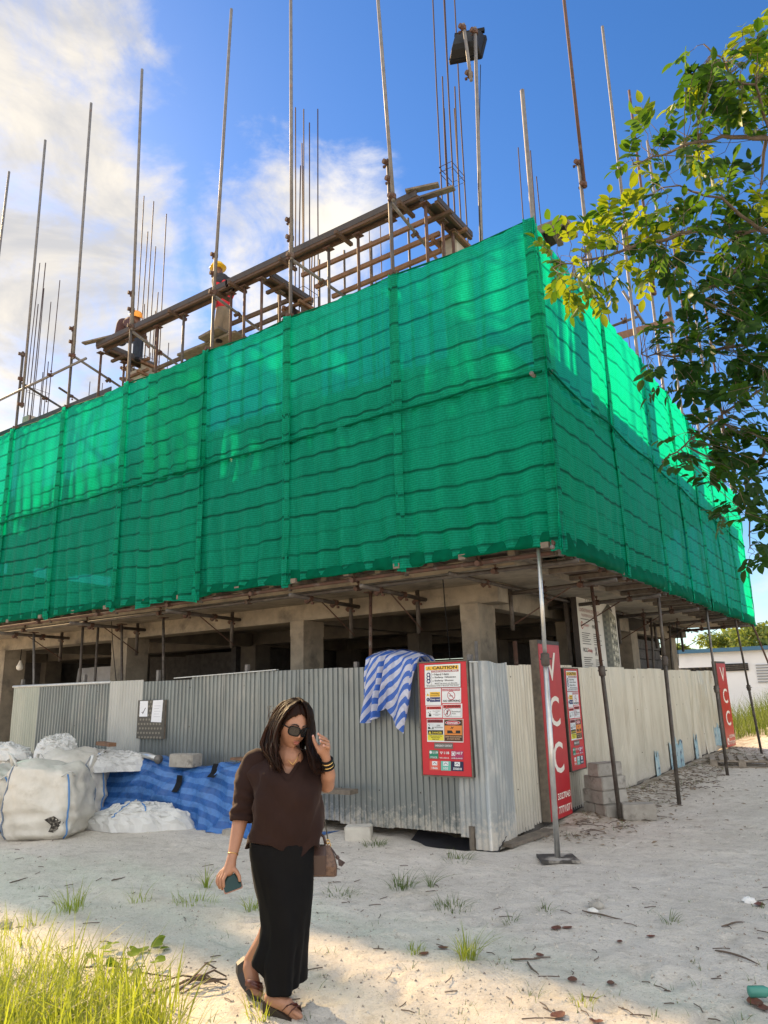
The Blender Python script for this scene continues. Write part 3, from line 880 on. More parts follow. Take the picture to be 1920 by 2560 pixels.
def build_nets():
    nl = np.array((0, -1, 0)); nr = np.array((1, 0, 0))
    y0 = YN - 0.045
    up = thing('safety_net', (-9, YN, ZM), 'bright green debris net, upper row on the long side', 'safety net')
    lo = thing('safety_net', (-9, YN, ZB), 'dull teal debris net, lower row on the long side', 'safety net')
    for k in range(len(XP) - 1):
        a = (XP[k + 1], y0, 0); b = (XP[k], y0, 0)
        if k == 0: b = (XN + 0.03, y0, 0)
        net_panel(up, a, b, ZM - 0.02, ZT, nl, 3 + k, 0.05, 0.0, 0.05, pleat=0.016)
        net_panel(lo, a, b, ZB - 0.02, ZM + 0.07, nl, 33 + k, 0.015, 0.05, 0.03, pleat=0.034, nu=44)
        net_panel(lo, a, b, ZB - 0.03, ZB + 0.17, nl * 1.0, 63 + k, 0.05, 0.03, 0.055, 'hem_overlap', M_nethem, 26, 6)
    # loose overlap of two net lengths, hanging in folds
    net_panel(lo, (-9.35, y0 - 0.035, 0), (-8.1, y0 - 0.035, 0), ZB - 0.09, ZM - 0.05, nl, 91, 0.03, 0.06, 0.05, 'net_overlap', M_net, 30, 44, 0.03)
    net_panel(up, (-9.35, y0 - 0.03, 0), (-8.1, y0 - 0.03, 0), ZM, ZT - 0.03, nl, 92, 0.03, 0.0, 0.04, 'net_overlap', M_net, 30, 44, 0.02)
    for k in (7, 8):  # extra tier out of view, added to shade the left foreground
        net_panel(up, (XP[k + 1] if k < 8 else -20.6, y0, 0), (XP[k], y0, 0), ZT - 0.03, 8.75, nl, 23 + k, 0.05, 0.0, 0.05)
    mb = MB(); mb.tube([(-20, y0 + 0.01, ZT)] + [(x, y0 + 0.005, ZT - 0.045 * (i % 2)) for i, x in enumerate(np.linspace(-18.9, XN, 19))], 0.013, 6); mb.build('top_rope', M_nethem, up)
    mb = MB(); mb.tube([(x, y0 - 0.045, ZM - 0.015 + 0.012 * math.sin(i * 1.9)) for i, x in enumerate(np.linspace(-18.9, XN + 0.03, 40))], 0.013, 6); mb.build('seam_cord', M_nethem, lo)
    up2 = thing('safety_net', (XN, 13, ZM), 'green debris net, upper row on the short side', 'safety net')
    lo2 = thing('safety_net', (XN, 13, ZB), 'deep green debris net, lower row on the short side', 'safety net')
    x0 = XN + 0.045
    for k in range(len(YP) - 1):
        a = (x0, YP[k] - (0.05 if k == 0 else 0), 0); b = (x0, YP[k + 1], 0)
        ztop = ZT - 0.02 - (0.5 if k == 6 else 0)
        net_panel(up2, a, b, ZM - 0.06, ztop, nr, 123 + k, 0.10, -0.06, 0.07)
        net_panel(lo2, a, b, ZB - 0.05, ZM + 0.08, nr, 143 + k, 0.10, 0.0, 0.05, pleat=0.018)
        net_panel(lo2, a, b, ZB - 0.09, ZB + 0.17, nr, 163 + k, 0.04, 0.0, 0.075, 'hem_overlap', M_nethem, 26, 6)
    mb = MB(); mb.tube([(x0 + 0.05, y, ZM - 0.055 * abs(math.sin((y - 7.1) * 1.55))) for y in np.linspace(7.05, 20.1, 60)], 0.013, 6); mb.build('seam_cord', M_nethem, lo2)
    # dark doubled cloth where the nets are laced to the posts
    for k, x in enumerate(XP[:-1]):
        net_panel(up, (x - 0.07, y0 - 0.012, 0), (x + 0.07, y0 - 0.012, 0), ZM, ZT + 0.02, nl, 201 + k, 0, 0, 0.03, 'lacing_strip', M_net, 7, 30, 0.006)
        net_panel(lo, (x - 0.06, y0 - 0.014, 0), (x + 0.06, y0 - 0.014, 0), ZB - 0.06, ZM, nl, 221 + k, 0, 0, 0.03, 'lacing_strip', M_net, 7, 30, 0.006)
    for k, y in enumerate(YP):
        net_panel(up2, (x0 + 0.012, y - 0.07, 0), (x0 + 0.012, y + 0.07, 0), ZM, ZT - (0.5 if k == 7 else 0), nr, 241 + k, 0, 0, 0.03, 'lacing_strip', M_net, 7, 30, 0.006)
        net_panel(lo2, (x0 + 0.014, y - 0.06, 0), (x0 + 0.014, y + 0.06, 0), ZB - 0.04, ZM, nr, 261 + k, 0, 0, 0.03, 'lacing_strip', M_net, 7, 30, 0.006)


build_nets()

# ---------------------------------------------------------------- corrugated fences
SH = dict(
    grey=mk('grey_box_rib_sheet', (0.24, 0.265, 0.26), (0.19, 0.21, 0.21), 5, 0.38, metal=0.5, c3=(0.40, 0.40, 0.37), scale3=2.5, lo3=0.55, hi3=0.8, stretch=(1, 1, 0.35)),
    pale=mk('pale_zinc_sheet', (0.42, 0.43, 0.405), (0.36, 0.37, 0.35), 5, 0.45, metal=0.25, stretch=(1, 1, 0.3)),
    olive=mk('olive_zinc_sheet', (0.28, 0.31, 0.27), (0.35, 0.37, 0.32), 4, 0.45, metal=0.25, stretch=(1, 1, 0.3)),
    zinc=mk('dull_zinc_sheet', (0.36, 0.385, 0.385), (0.28, 0.30, 0.305), 4, 0.42, metal=0.35, c3=(0.5, 0.5, 0.47), scale3=7, lo3=0.52, hi3=0.72, stretch=(1, 1, 0.3)),
    cream=mk('cream_zinc_sheet', (0.54, 0.515, 0.435), (0.45, 0.43, 0.36), 4, 0.34, metal=0.45, c3=(0.36, 0.32, 0.25), scale3=5.5, lo3=0.50, hi3=0.80, stretch=(1, 1, 0.16)),
)


def splash(m, seed):
    """sand and rain splash dried on the foot of a sheet, with a few rust runs"""
    nt = m.node_tree; N, L = nt.nodes, nt.links; b = N['Principled BSDF']; src = b.inputs['Base Color'].links[0].from_socket
    geo = N.new('ShaderNodeNewGeometry'); sp = N.new('ShaderNodeSeparateXYZ'); L.new(geo.outputs['Position'], sp.inputs[0])

    def nz(sc, st):
        mp = N.new('ShaderNodeMapping'); mp.inputs['Scale'].default_value = st; mp.inputs['Location'].default_value = (seed, 0, 0); L.new(geo.outputs['Position'], mp.inputs[0])
        n = N.new('ShaderNodeTexNoise'); n.inputs['Scale'].default_value = sc; n.inputs['Detail'].default_value = 7; n.inputs['Roughness'].default_value = 0.7; L.new(mp.outputs[0], n.inputs[0]); return n.outputs[0]

    def mr(v, a, c):
        r = N.new('ShaderNodeMapRange'); r.inputs[1].default_value = a; r.inputs[2].default_value = c; L.new(v, r.inputs[0]); return r.outputs[0]
    ad = N.new('ShaderNodeMath'); ad.operation = 'MULTIPLY_ADD'; L.new(nz(16, (1, 1, 1)), ad.inputs[0]); ad.inputs[1].default_value = 1.1; L.new(sp.outputs[2], ad.inputs[2])
    mx = N.new('ShaderNodeMixRGB'); L.new(mr(ad.outputs[0], 0.86, 0.60), mx.inputs[0]); L.new(src, mx.inputs[1]); mx.inputs[2].default_value = (0.55, 0.52, 0.46, 1)
    m2 = N.new('ShaderNodeMixRGB'); L.new(mr(nz(9, (1.6, 1.6, 0.10)), 0.66, 0.74), m2.inputs[0]); L.new(mx.outputs[0], m2.inputs[1]); m2.inputs[2].default_value = (0.16, 0.11, 0.075, 1)
    L.new(m2.outputs[0], b.inputs['Base Color'])


for _i, _m in enumerate(SH.values()): splash(_m, _i * 3.3)
M_hem = mk('pale_flashing', (0.55, 0.57, 0.56), (0.45, 0.47, 0.46), 9, 0.45, metal=0.3)


def sheet(parent, a, b, z0, z1, n, mat, kind='box', pitch=0.08, depth=0.018, seed=0, off=0.0, dent=0.004, tilt=0.0):
    """one profiled sheet from plan point a to b"""
    a = np.array(a, float); b = np.array(b, float); n = np.array(n, float)
    L = np.linalg.norm(b - a); e = (b - a) / L
    if kind == 'box':
        ts, ws = [], []
        k = 0.0
        while k < L:
            for f, w in ((0.0, 0), (0.62, 0), (0.70, 1), (0.90, 1), (0.98, 0)):
                if k + f * pitch <= L: ts.append(k + f * pitch); ws.append(w)
            k += pitch
        ts.append(L); ws.append(0)
        ts = np.array(ts); ws = np.array(ws) * depth
    else:
        ts = np.linspace(0, L, max(4, int(round(L / pitch)) * 8) + 1); ws = np.abs(np.sin(np.linspace(0, round(L / pitch), len(ts)) * math.pi)) ** 0.6 * depth
    nz = 7
    zs = np.linspace(0, 1, nz)
    P = np.zeros((len(ts), nz, 3))
    for j, f in enumerate(zs):
        w = ws + off + dent * 4 * fbm(ts * 3 + seed * 5, ts * 0 + f * 2.5, 2, seed) * 2
        zb = z0 + 0.012 * (seed % 3)
        P[:, j, :] = a[None, :] + e[None, :] * (ts[:, None] + tilt * f) + n[None, :] * w[:, None]
        P[:, j, 2] = zb + (z1 - zb) * f
    mb = MB(); mb.grid(P)
    return mb.build('metal_sheet', mat, parent)


YF, XF = 7.35, -3.72
LF = thing('corrugated_fence', (-8.5, YF, 0), 'grey corrugated metal fence below the long net', 'fence')
RF = thing('corrugated_fence', (XF, 14, 0), 'cream corrugated metal fence along the short side', 'fence')


def build_fences():
    nl = np.array((0, -1, 0)); nr = np.array((1, 0, 0))

    def xat(u, v): return ay(u, v, YF)[0]
    edges = [(-13.25, 'olive'), (xat(84, 1500), 'grey'), (xat(160, 1500), 'grey'), (xat(240, 1500), 'pale'), (xat(306, 1500), 'grey'), (xat(415, 1500), 'grey'),
             (xat(482, 1500), 'grey'), (xat(558, 1500), 'grey'), (-6.45, 'grey'), (-5.72, 'grey'), (-5.0, 'grey'), (xat(985, 1500), 'zinc'), (-3.72, None)]
    for k in range(len(edges) - 1):
        x0, m = edges[k]; x1 = edges[k + 1][0]
        top = 1.90 + [-0.02, -0.03, -0.02, 0.0, -0.03, 0.02, 0.025, 0.03, 0.03, 0.02, 0.02, -0.01][k] + 0.0
        sheet(LF, (x0 - 0.02, YF, 0), (x1 + 0.035, YF, 0), 0.10 if k < 11 else 0.06, top, nl, SH[m], 'box' if m == 'grey' else 'sine', 0.08 if m == 'grey' else 0.07, 0.018, k, 0.004 * (k % 2) + (0.004 if k == 11 else 0))
    mb = MB(); mb.tube([(-13.3, YF - 0.01, 1.89), (xat(240, 1474), YF - 0.01, 1.885)], 0.025, 8); mb.build('top_flashing', M_hem, LF, smooth=True)
    mb = MB(); mb.bar((xat(380, 1463), YF - 0.012, 1.90), (xat(600, 1452), YF - 0.012, 1.945), 0.06, 0.012); mb.build('top_flashing', M_hem, LF)
    for x in (-13.1, -11.2, -9.3, -7.4, -5.5, -3.9):
        mb = MB(); mb.bar((x, YF + 0.05, 0.0), (x, YF + 0.05, 1.97 + 0.08 * random.random()), 0.05, 0.05, (0, 1, 0)); mb.build('post', M_galv, LF)
    for z in (0.5, 1.2, 1.75):
        mb = MB(); mb.bar((-13.2, YF + 0.09, z), (-3.8, YF + 0.09, z), 0.04, 0.05); mb.build('rail', M_oldwood, LF)
    # dented zinc sheet folded round the corner
    mb = MB(); rings = []
    prof = []
    for s in np.linspace(0, 0.18, 16): prof.append((-3.90 + s, YF - 0.035, 0, -1))
    for t in np.linspace(0, math.pi / 2, 5): prof.append((-3.72 + 0.04 * math.sin(t), YF + 0.005 - 0.04 * math.cos(t), math.sin(t), -math.cos(t)))
    for s in np.linspace(0.02, 0.48, 44): prof.append((-3.68, YF + 0.005 + s, 1, 0))
    P = np.zeros((len(prof), 10, 3)); acc = 0
    for i, (x, y, nx, ny) in enumerate(prof):
        if i: acc += math.hypot(x - prof[i - 1][0], y - prof[i - 1][1])
        for j in range(10):
            f = j / 9
            w = 0.018 * abs(math.sin(acc / 0.07 * math.pi)) + 0.06 * float(fbm(acc * 4, f * 3.3, 3, 77)) + 0.008
            P[i, j] = (x + nx * w, y + ny * w, -0.02 + f * 1.93 + 0.012 * math.sin(acc * 9) * f)
    mb.grid(P); mb.build('corner_sheet', SH['zinc'], LF, smooth=True)
    mb = MB(); mb.tube([(-3.74, YF - 0.05, 1.91), (-4.1, YF - 0.03, 1.93), (-4.5, YF - 0.02, 1.925)], 0.022, 7, flat=0.5); mb.build('top_flashing', M_hem, LF, smooth=True)
    # posts poking up behind the corner
    for (u, v0, px) in ((1028, 1385, 0), (1112, 1385, 1)):
        q = ay(u, v0, YF + 0.25) if px == 0 else ax(u, v0, XF - 0.12)
        mb = MB(); mb.tube([(q[0], q[1], 0.0), (q[0], q[1], q[2])], 0.02 if px == 0 else 0.03, 8); mb.build('post', M_galv if px == 0 else M_rust, LF, smooth=True)
    ys = [YF + 0.44, 8.35, 9.2, 10.02, 10.85, 11.65, 12.5, 13.3, 14.1, 14.95, 15.75, 16.6, 17.4, 18.2, 19.05, 20.05]
    for k in range(len(ys) - 1):
        sheet(RF, (XF, ys[k] - 0.03, 0), (XF, ys[k + 1] + 0.03, 0), 0.03 + 0.012 * (k % 3), 1.895 + 0.012 * ((k * 7) % 3 - 1), nr, SH['cream'], 'sine', 0.074, 0.032, 40 + k, 0.004 * (k % 2), 0.005 + (0.008 if k > 10 else 0), 0.03 * (k == 12))
    for y in (8.0, 9.9, 11.8, 13.7, 15.6, 17.5, 19.4):
        mb = MB(); mb.bar((XF - 0.05, y, 0.0), (XF - 0.05, y, 1.86), 0.05, 0.05, (1, 0, 0)); mb.build('post', M_oldwood, RF)
    for z in (0.5, 1.2, 1.75):
        mb = MB(); mb.bar((XF - 0.09, 7.6, z), (XF - 0.09, 20, z), 0.04, 0.05); mb.build('rail', M_oldwood, RF)
    # fence screws
    mb = MB()
    for z in (0.5, 1.2, 1.75):
        for x in np.arange(-13.0, -4.2, 0.56):
            mb.ball((x + 0.05 * random.random(), YF - 0.006, z + 0.01 * random.random()), (0.009, 0.006, 0.009), 6, 4)
    o = mb.build('screws', M_darkpipe, LF); o['kind'] = 'stuff'
    mb = MB()
    for z in (0.5, 1.2, 1.75):
        for y in np.arange(8.0, 20, 0.56):
            mb.ball((XF + 0.022, y + 0.05 * random.random(), z), (0.007, 0.01, 0.01), 6, 4)
    o = mb.build('screws', M_darkpipe, RF); o['kind'] = 'stuff'
    # remains of torn blue posters on the cream fence
    M_post = mk('torn_poster', (0.20, 0.36, 0.42), (0.45, 0.52, 0.50), 14, 0.8, c3=(0.05, 0.08, 0.13), scale3=7, lo3=0.53, hi3=0.62)
    k = 0
    for quad in (((1408, 1612), (1421, 1700)), ((1440, 1588), (1478, 1668)), ((1494, 1582), (1502, 1645)), ((1536, 1556), (1561, 1615))):
        p0 = ax(quad[0][0], quad[0][1], XF + 0.02); p1 = ax(quad[1][0], quad[1][1], XF + 0.02)
        y0_, y1_ = p0[1], p1[1]; zt, zb = p0[2], p1[2]
        if y1_ < y0_ + 0.25: y1_ = y0_ + 0.3
        mb = MB(); n = 14; P = np.zeros((n, 2, 3))
        for i in range(n):
            f = i / (n - 1); y = y0_ + (y1_ - y0_) * f
            w = 0.012 + 0.010 * (0.5 + 0.5 * math.sin((y - 7.76) / 0.066 * 2 * math.pi))
            P[i, 0] = (XF + w + 0.032, y, zb + 0.12 * vnoise(f * 6, k, 4)); P[i, 1] = (XF + w + 0.032, y, zt - 0.35 * (zt - zb) * vnoise(f * 7, k + 9, 4))
        mb.grid(P); mb.build('torn_poster', M_post, RF); k += 1


build_fences()

# ---------------------------------------------------------------- roof-level formwork, rails, rebar
YE = 7.6
M_darktim = mk('dark_timber', (0.10, 0.058, 0.036), (0.06, 0.038, 0.026), 8, 0.8)


def frm(a, b, label, z0, z1, across, group=None, returns=False):
    """beam formwork trough between plan points a and b: base board, two side boards, runners, cross bearers"""
    a = np.array(a, float); b = np.array(b, float); L = np.linalg.norm(b - a); e = (b - a) / L
    n = np.array((-e[1], e[0], 0))
    t = thing('beam_formwork', ((a + b) / 2)[:2].tolist() + [z0], label, 'formwork', group)

    def bar(name, off, zz, w, h, mat, s0=0.0, s1=0.0, tilt=0.0):
        mb = MB(); mb.bar(a + n * off - e * s0 + (0, 0, zz), b + n * off + e * s1 + (0, 0, zz + tilt), w, h); return mb.build(name, mat, t)
    bar('base_board', 0, z0 + 0.035, across, 0.02, M_film)
    for sgn in (-1, 1):
        bar('side_board', sgn * across / 2, (z0 + z1) / 2 + 0.02, 0.02, z1 - z0, M_film, 0.03, 0.03)
        bar('runner', sgn * (across / 2 - 0.02), z0 + 0.0, 0.045, 0.05, M_darktim, 0.05, 0.02)
    k = 0
    m = None
    s = 0.2
    while s < L - 0.05:
        p = a + e * s
        mb = MB(); mb.bar(p - n * (across / 2 + 0.09) + (0, 0, z0 - 0.05), p + n * (across / 2 + 0.12) + (0, 0, z0 - 0.05), 0.055, 0.05); mb.build('bearer', M_darktim, t)
        s += 1.12; k += 1
    return t


def build_formwork():
    z0, z1 = 8.30, 8.40
    frm((-4.42, YE, 0), (-8.15, YE, 0), 'dark timber beam formwork above the net, nearest the corner', z0, z1, 0.19)
    frm((-8.17, YE, 0), (-11.75, YE, 0), 'dark timber beam formwork above the net, where the workers are', z0 - 0.005, z1 - 0.01, 0.19)
    frm((-12.3, 8.35, 0), (-17.5, 8.35, 0), 'low timber beam formwork above the far end of the long net', 7.7, 7.84, 0.24)
    for k, x in enumerate((-4.30, -7.45, -11.70)):
        frm((x, YE + 0.17, 0), (x, 8.75, 0), ['short cantilever formwork running back from the corner of the roof edge',
                                              'short cantilever formwork running back over the middle column',
                                              'short cantilever formwork running back beside the crouching worker'][k], z0 - 0.03, z1 - 0.04, 0.22)
    for k, (a, b) in enumerate((((-4.1, YE + 0.03, 8.44), (-4.55, YE - 0.12, 8.44)), ((-3.95, YE + 0.20, 8.43), (-4.7, YE + 0.08, 8.435)), ((-12.05, YE - 0.2, 8.42), (-11.3, YE - 0.02, 8.42)))):
        mb = MB(); mb.bar(a, b, 0.10, 0.03)
        tag(mb.build('loose_plank', M_oldwood), ['short grey plank across the top corner of the formwork', 'loose grey board sticking out at the formwork corner', 'short plank sticking out by the crouching worker'][k], 'plank')
    # props carrying the edge formwork; they stand on a timber sleeper on the floor below
    sl_ = MB(); sl_.bar((-3.9, YE, 5.72), (-12.2, YE, 5.72), 0.24, 0.05); tag(sl_.build('sleeper_board', M_oldwood), 'timber sleeper under the roof-edge props, dim behind the net', 'plank')
    for x in (-4.4, -7.5, -11.8):
        pass
    px = [(919, 445), (845, 470), (773, 482), (710, 522), (566, 600), (529, 610), (500, 628), (398, 668), (342, 694), (282, 712), (220, 745)]
    n = 0
    for (u, v) in px:
        q = ay(u, v, YE)
        m = [M_rust, M_rust, M_rust, M_darkpipe][n % 4]
        steel_prop('steel_prop', 'thin steel prop under the roof-edge formwork, %s from the corner' % ORD[n], (q[0], YE, 5.75), (q[0], YE, z0 - 0.1), 'props under the roof-edge formwork', m, m, 0.42, True, False, r=0.03)
        n += 1
    for k, (x, y) in enumerate(((-4.3, 8.05), (-4.3, 8.35), (-7.45, 8.05), (-11.7, 8.1))):
        steel_prop('steel_prop', ['prop just behind the formwork corner', 'prop against the upper corner column', 'prop under the middle cantilever formwork', 'prop under the crouching worker'][k], (x, y, 5.75), (x, y, z0 - 0.12), 'props under the cantilever formwork', M_darkpipe, M_rust, 0.4, True, False, r=0.03)
    n = 0
    for (u, v0) in ((187, 790), (240, 770), (67, 870)):
        q = ay(u, v0, 8.35)
        steel_prop('steel_prop', ['prop below the low far formwork, left of the crouching worker', 'prop below the low far formwork, next to the tall pole', 'prop below the low formwork at the picture edge'][n], (q[0], 8.35, 5.75), (q[0], 8.35, 7.62), 'props under the low far formwork', M_rust, M_darkpipe, 0.5, True, False)
        n += 1
    # three timber rails tying the upper columns together
    for k, (p, q) in enumerate((((652, 595), (931, 471)), ((682, 620), (950, 504)), ((718, 641), (953, 541)))):
        a = ay(*p, 8.42); b = ay(*q, 8.42)
        mb = MB(); mb.bar(a, b, 0.05, 0.07); tag(mb.build('timber_rail', M_wood), 'brown timber rail between the upper columns near the corner, %s' % ['top', 'middle', 'bottom'][k], 'timber rail', 'rails near the corner')
    for k, (p, q) in enumerate((((330, 800), (628, 672)), ((530, 745), (640, 690)), ((470, 712), (625, 648)))):
        a = ay(*p, 8.4); b = ay(*q, 8.4)
        mb = MB(); mb.bar(a, b, 0.05, 0.07); tag(mb.build('timber_rail', M_ply), ['long lowest grey timber rail running under both workers', 'short grey timber rail left of the middle column', 'upper grey timber rail behind the standing worker'][k], 'timber rail')
    for k, (u, v0, v1) in enumerate(((688, 560, 640), (742, 540, 640), (800, 520, 600), (880, 470, 560), (600, 600, 680))):
        a = ay(u, v0, 8.5); b = ay(u, v1, 8.5); zt_ = a[2]
        steel_prop('steel_prop', 'thin inner prop among the timber rails, %s from the corner' % ORD[[3, 2, 1, 0, 4][k]], (a[0], 8.52, 5.72), (a[0], 8.52, zt_), 'inner props among the timber rails', M_rust, M_darkpipe, 0.5, True, False, r=0.024, headplate=False)
    # column-head forms: ply panels and timber clamps
    for k, (x, y, zt) in enumerate(((-7.45, 8.74, 7.98), (-4.45, 8.74, 8.16), (-11.85, 8.74, 8.16))):
        t = thing('column_form', (x, y, zt), ['timber column form on the middle upper column', 'timber form strips on the corner column top', 'timber column form beneath the crouching worker'][k], 'formwork')
        wx = 0.26 if k != 2 else 0.46
        for s in (-1, 1):
            mb = MB(); mb.box((x + s * (wx / 2 + 0.012), y, zt + 0.02), (0.02, 0.62, 0.36 if k != 1 else 0.08)); mb.build('side_panel', M_ply if k != 2 else M_conc, t)
        for zz in ((zt - 0.12, zt + 0.12) if k != 1 else (zt + 0.02,)):
            for s in (-1, 1):
                mb = MB(); mb.bar((x + s * (wx / 2 + 0.05), y - 0.42, zz), (x + s * (wx / 2 + 0.05), y + 0.42, zz), 0.05, 0.05); mb.build('clamp_timber', M_wood, t)
            mb = MB(); mb.bar((x - wx / 2 - 0.2, y - 0.27, zz + 0.05), (x + wx / 2 + 0.2, y - 0.27, zz + 0.05), 0.05, 0.05); mb.build('clamp_timber', M_wood, t)


build_formwork()


def cage(label, x, y, z0, tops, group, w=0.2, d=0.4, ties=(), lean=(0, 0)):
    t = thing('rebar_cage', (x, y, z0), label, 'rebar', group)
    spots = [(-1, -1), (1, -1), (1, 1), (-1, 1), (0, -1), (0, 1), (-1, 0), (1, 0)]
    for k, zt in enumerate(tops):
        sx, sy = spots[k % 8]
        bx, by = x + sx * w / 2, y + sy * d / 2
        h = zt - z0
        mb = MB(); mb.tube([(bx, by, z0 - 0.2), (bx + lean[0] * h * 0.4 + 0.01 * random.uniform(-1, 1), by + lean[1] * h * 0.4, z0 + h * 0.5), (bx + lean[0] * h + 0.03 * random.uniform(-1, 1), by + lean[1] * h, zt)], 0.0115, 6)
        mb.build('bar', M_rebar, t)
    for zz in ties:
        mb = MB(); c = [(x + sx * (w / 2 + 0.012), y + sy * (d / 2 + 0.012), zz) for sx, sy in ((-1, -1), (1, -1), (1, 1), (-1, 1), (-1, -1))]
        mb.tube(c, 0.006, 5); mb.build('tie', M_rebar, t)
    return t


def build_rebar():
    G = 'rebar cages rising from the columns'
    cage('tallest bundle of rust red rebar beside the floodlight', -4.45, 8.74, 8.2, [14.0, 14.3, 13.9, 14.2, 11.2, 10.9, 10.8, 11.1], G, 0.2, 0.40, (9.45, 9.55, 8.3), (0.008, 0))
    cage('bundle of dark rebar on the middle column of the roof edge', -7.45, 8.74, 8.1, [12.35, 12.2, 12.5, 12.3, 11.0, 9.6, 11.7, 9.3], G, 0.2, 0.40, (8.5,))
    cage('bundle of dark rebar behind the crouching worker', -11.85, 8.74, 8.2, [12.5, 12.2, 12.1, 11.4, 11.5, 10.2, 9.9, 9.6], G, 0.34, 0.36, (8.5,))
    cage('bundle of dark rebar against the bright cloud at the picture edge', -16.0, 8.74, 7.9, [12.4, 12.3, 12.0, 11.5, 11.2, 9.8, 11.8, 9.4], G, 0.3, 0.4, (8.9,))
    cage('thin far rebar seen between the two tall poles near the corner', -8.1, 12.1, 8.0, [11.9, 12.2, 12.0, 11.5, 10.7], G, 0.3, 0.42)
    cage('thin far rebar left of the crouching worker', -16.0, 12.1, 7.9, [12.0, 12.3, 11.6, 12.6, 11.2], G, 0.5, 0.42)
    cage('short far rebar behind the low formwork', -18.6, 12.1, 7.6, [11.1, 11.4, 10.8, 11.2, 10.2], G, 0.5, 0.42)
    cage('thin rebar standing left of the short corner pole', -4.45, 12.1, 7.6, [12.3, 12.1, 11.7], G, 0.25, 0.3)
    cage('short rebar just right of the dark tilted board', -4.3, 15.6, 7.8, [12.0, 11.7, 12.2], G, 0.3, 0.4)
    cage('dim rebar beyond the leaning tube on the short side', -4.3, 19.0, 7.0, [11.6, 11.2, 11.4], G, 0.3, 0.4)


build_rebar()


def build_roof_tubes():
    for k, (p, q, y1, lab) in enumerate([
        ((845, 438), (945, 562), 8.7, 'slanting tube from the pole nearest the formwork corner'),
        ((632, 562), (755, 648), 8.6, 'slanting tube from the tall pole at the middle column'),
        ((464, 640), (560, 712), 8.5, 'slanting tube from the tall pole by the standing worker'),
        ((285, 716), (400, 800), 8.6, 'slanting tube from the tall pole by the crouching worker'),
    ]):
        ledger('scaffold_tube', lab, ay(p[0], p[1], YN + 0.03), ay(q[0], q[1], y1), M_galv, 'slanting roof tubes', ncoup=1)
    a = ay(0, 864, YN); b = ay(186, 774, YN)
    ledger('scaffold_tube', 'long level tube tying the left-hand poles above the net', a + (b - a) * -0.5, b, M_galv, ncoup=2)
    ledger('scaffold_tube', 'tube running back from the fifth pole over the net', ay(157, 768, YN), ay(305, 865, 9.0), M_galv, ncoup=1)
    ledger('scaffold_tube', 'tube running back from the sixth pole over the net', ay(48, 828, YN), ay(145, 888, 8.8), M_darkpipe, ncoup=1)
    ledger('scaffold_tube', 'short stub tube crossing the fifth pole', ay(128, 838, 8.0), ay(180, 872, 9.2), M_darkpipe, ncoup=1)
    # short side: tilted board, brown plank, leaning tube
    t = thing('tilted_panel', ax(1210, 500, -3.3), 'dark ply panel on timber bearers sticking out above the net corner', 'panel')
    c = [ax(1160, 497, -3.1), ax(1225, 470, -3.1), ax(1262, 520, -3.1), ax(1195, 560, -3.1)]
    c[2] = ax(1248, 510, -3.2); c[3] = ax(1180, 545, -3.2)
    zc = 7.42
    P = [az(1158, 495, zc + 0.08), az(1224, 470, zc + 0.08), az(1246, 503, zc), az(1178, 540, zc)]
    mb = MB(); n = (0, 0, 0.03)
    mb.add([p for p in P] + [p + np.array(n) for p in P], [(3, 2, 1, 0), (4, 5, 6, 7), (0, 1, 5, 4), (1, 2, 6, 5), (2, 3, 7, 6), (3, 0, 4, 7)]); mb.build('board', M_film, t)
    for f in (0.05, 0.5, 0.95):
        mb = MB(); mb.bar(P[0] + (P[1] - P[0]) * f - (0, 0, 0.04), P[3] + (P[2] - P[3]) * f - (0, 0, 0.04), 0.07, 0.07); mb.build('bearer', M_oldwood, t)
    mb = MB(); mb.bar(P[0] - (0, 0, 0.03), P[1] - (0, 0, 0.03), 0.03, 0.12); mb.build('edge_board', M_oldwood, t)
    mb = MB(); mb.bar(ax(1335, 727, -2.95), ax(1452, 692, -2.35), 0.06, 0.12); tag(mb.build('timber_plank', M_wood), 'brown timber plank poking out through the poles over the short net', 'plank')
    ledger('scaffold_tube', 'leaning pale tube crossing the brown plank', ax(1345, 628, -2.75), ax(1392, 700, -2.55), M_galv, ncoup=1)
    ledger('scaffold_tube', 'level tube behind the brown plank', ax(1318, 706, -3.1), ax(1378, 684, -2.7), M_darkpipe, ncoup=1)
    for k, y in enumerate((14.8, 16.5)):
        ledger('scaffold_tube', ['level tube between poles above the middle of the short net', 'level tube between poles above the far part of the short net'][k], (XN - 1.3, y, 7.6), (XN + 0.12, y + 0.3, 7.55), M_darkpipe, ncoup=1)


build_roof_tubes()


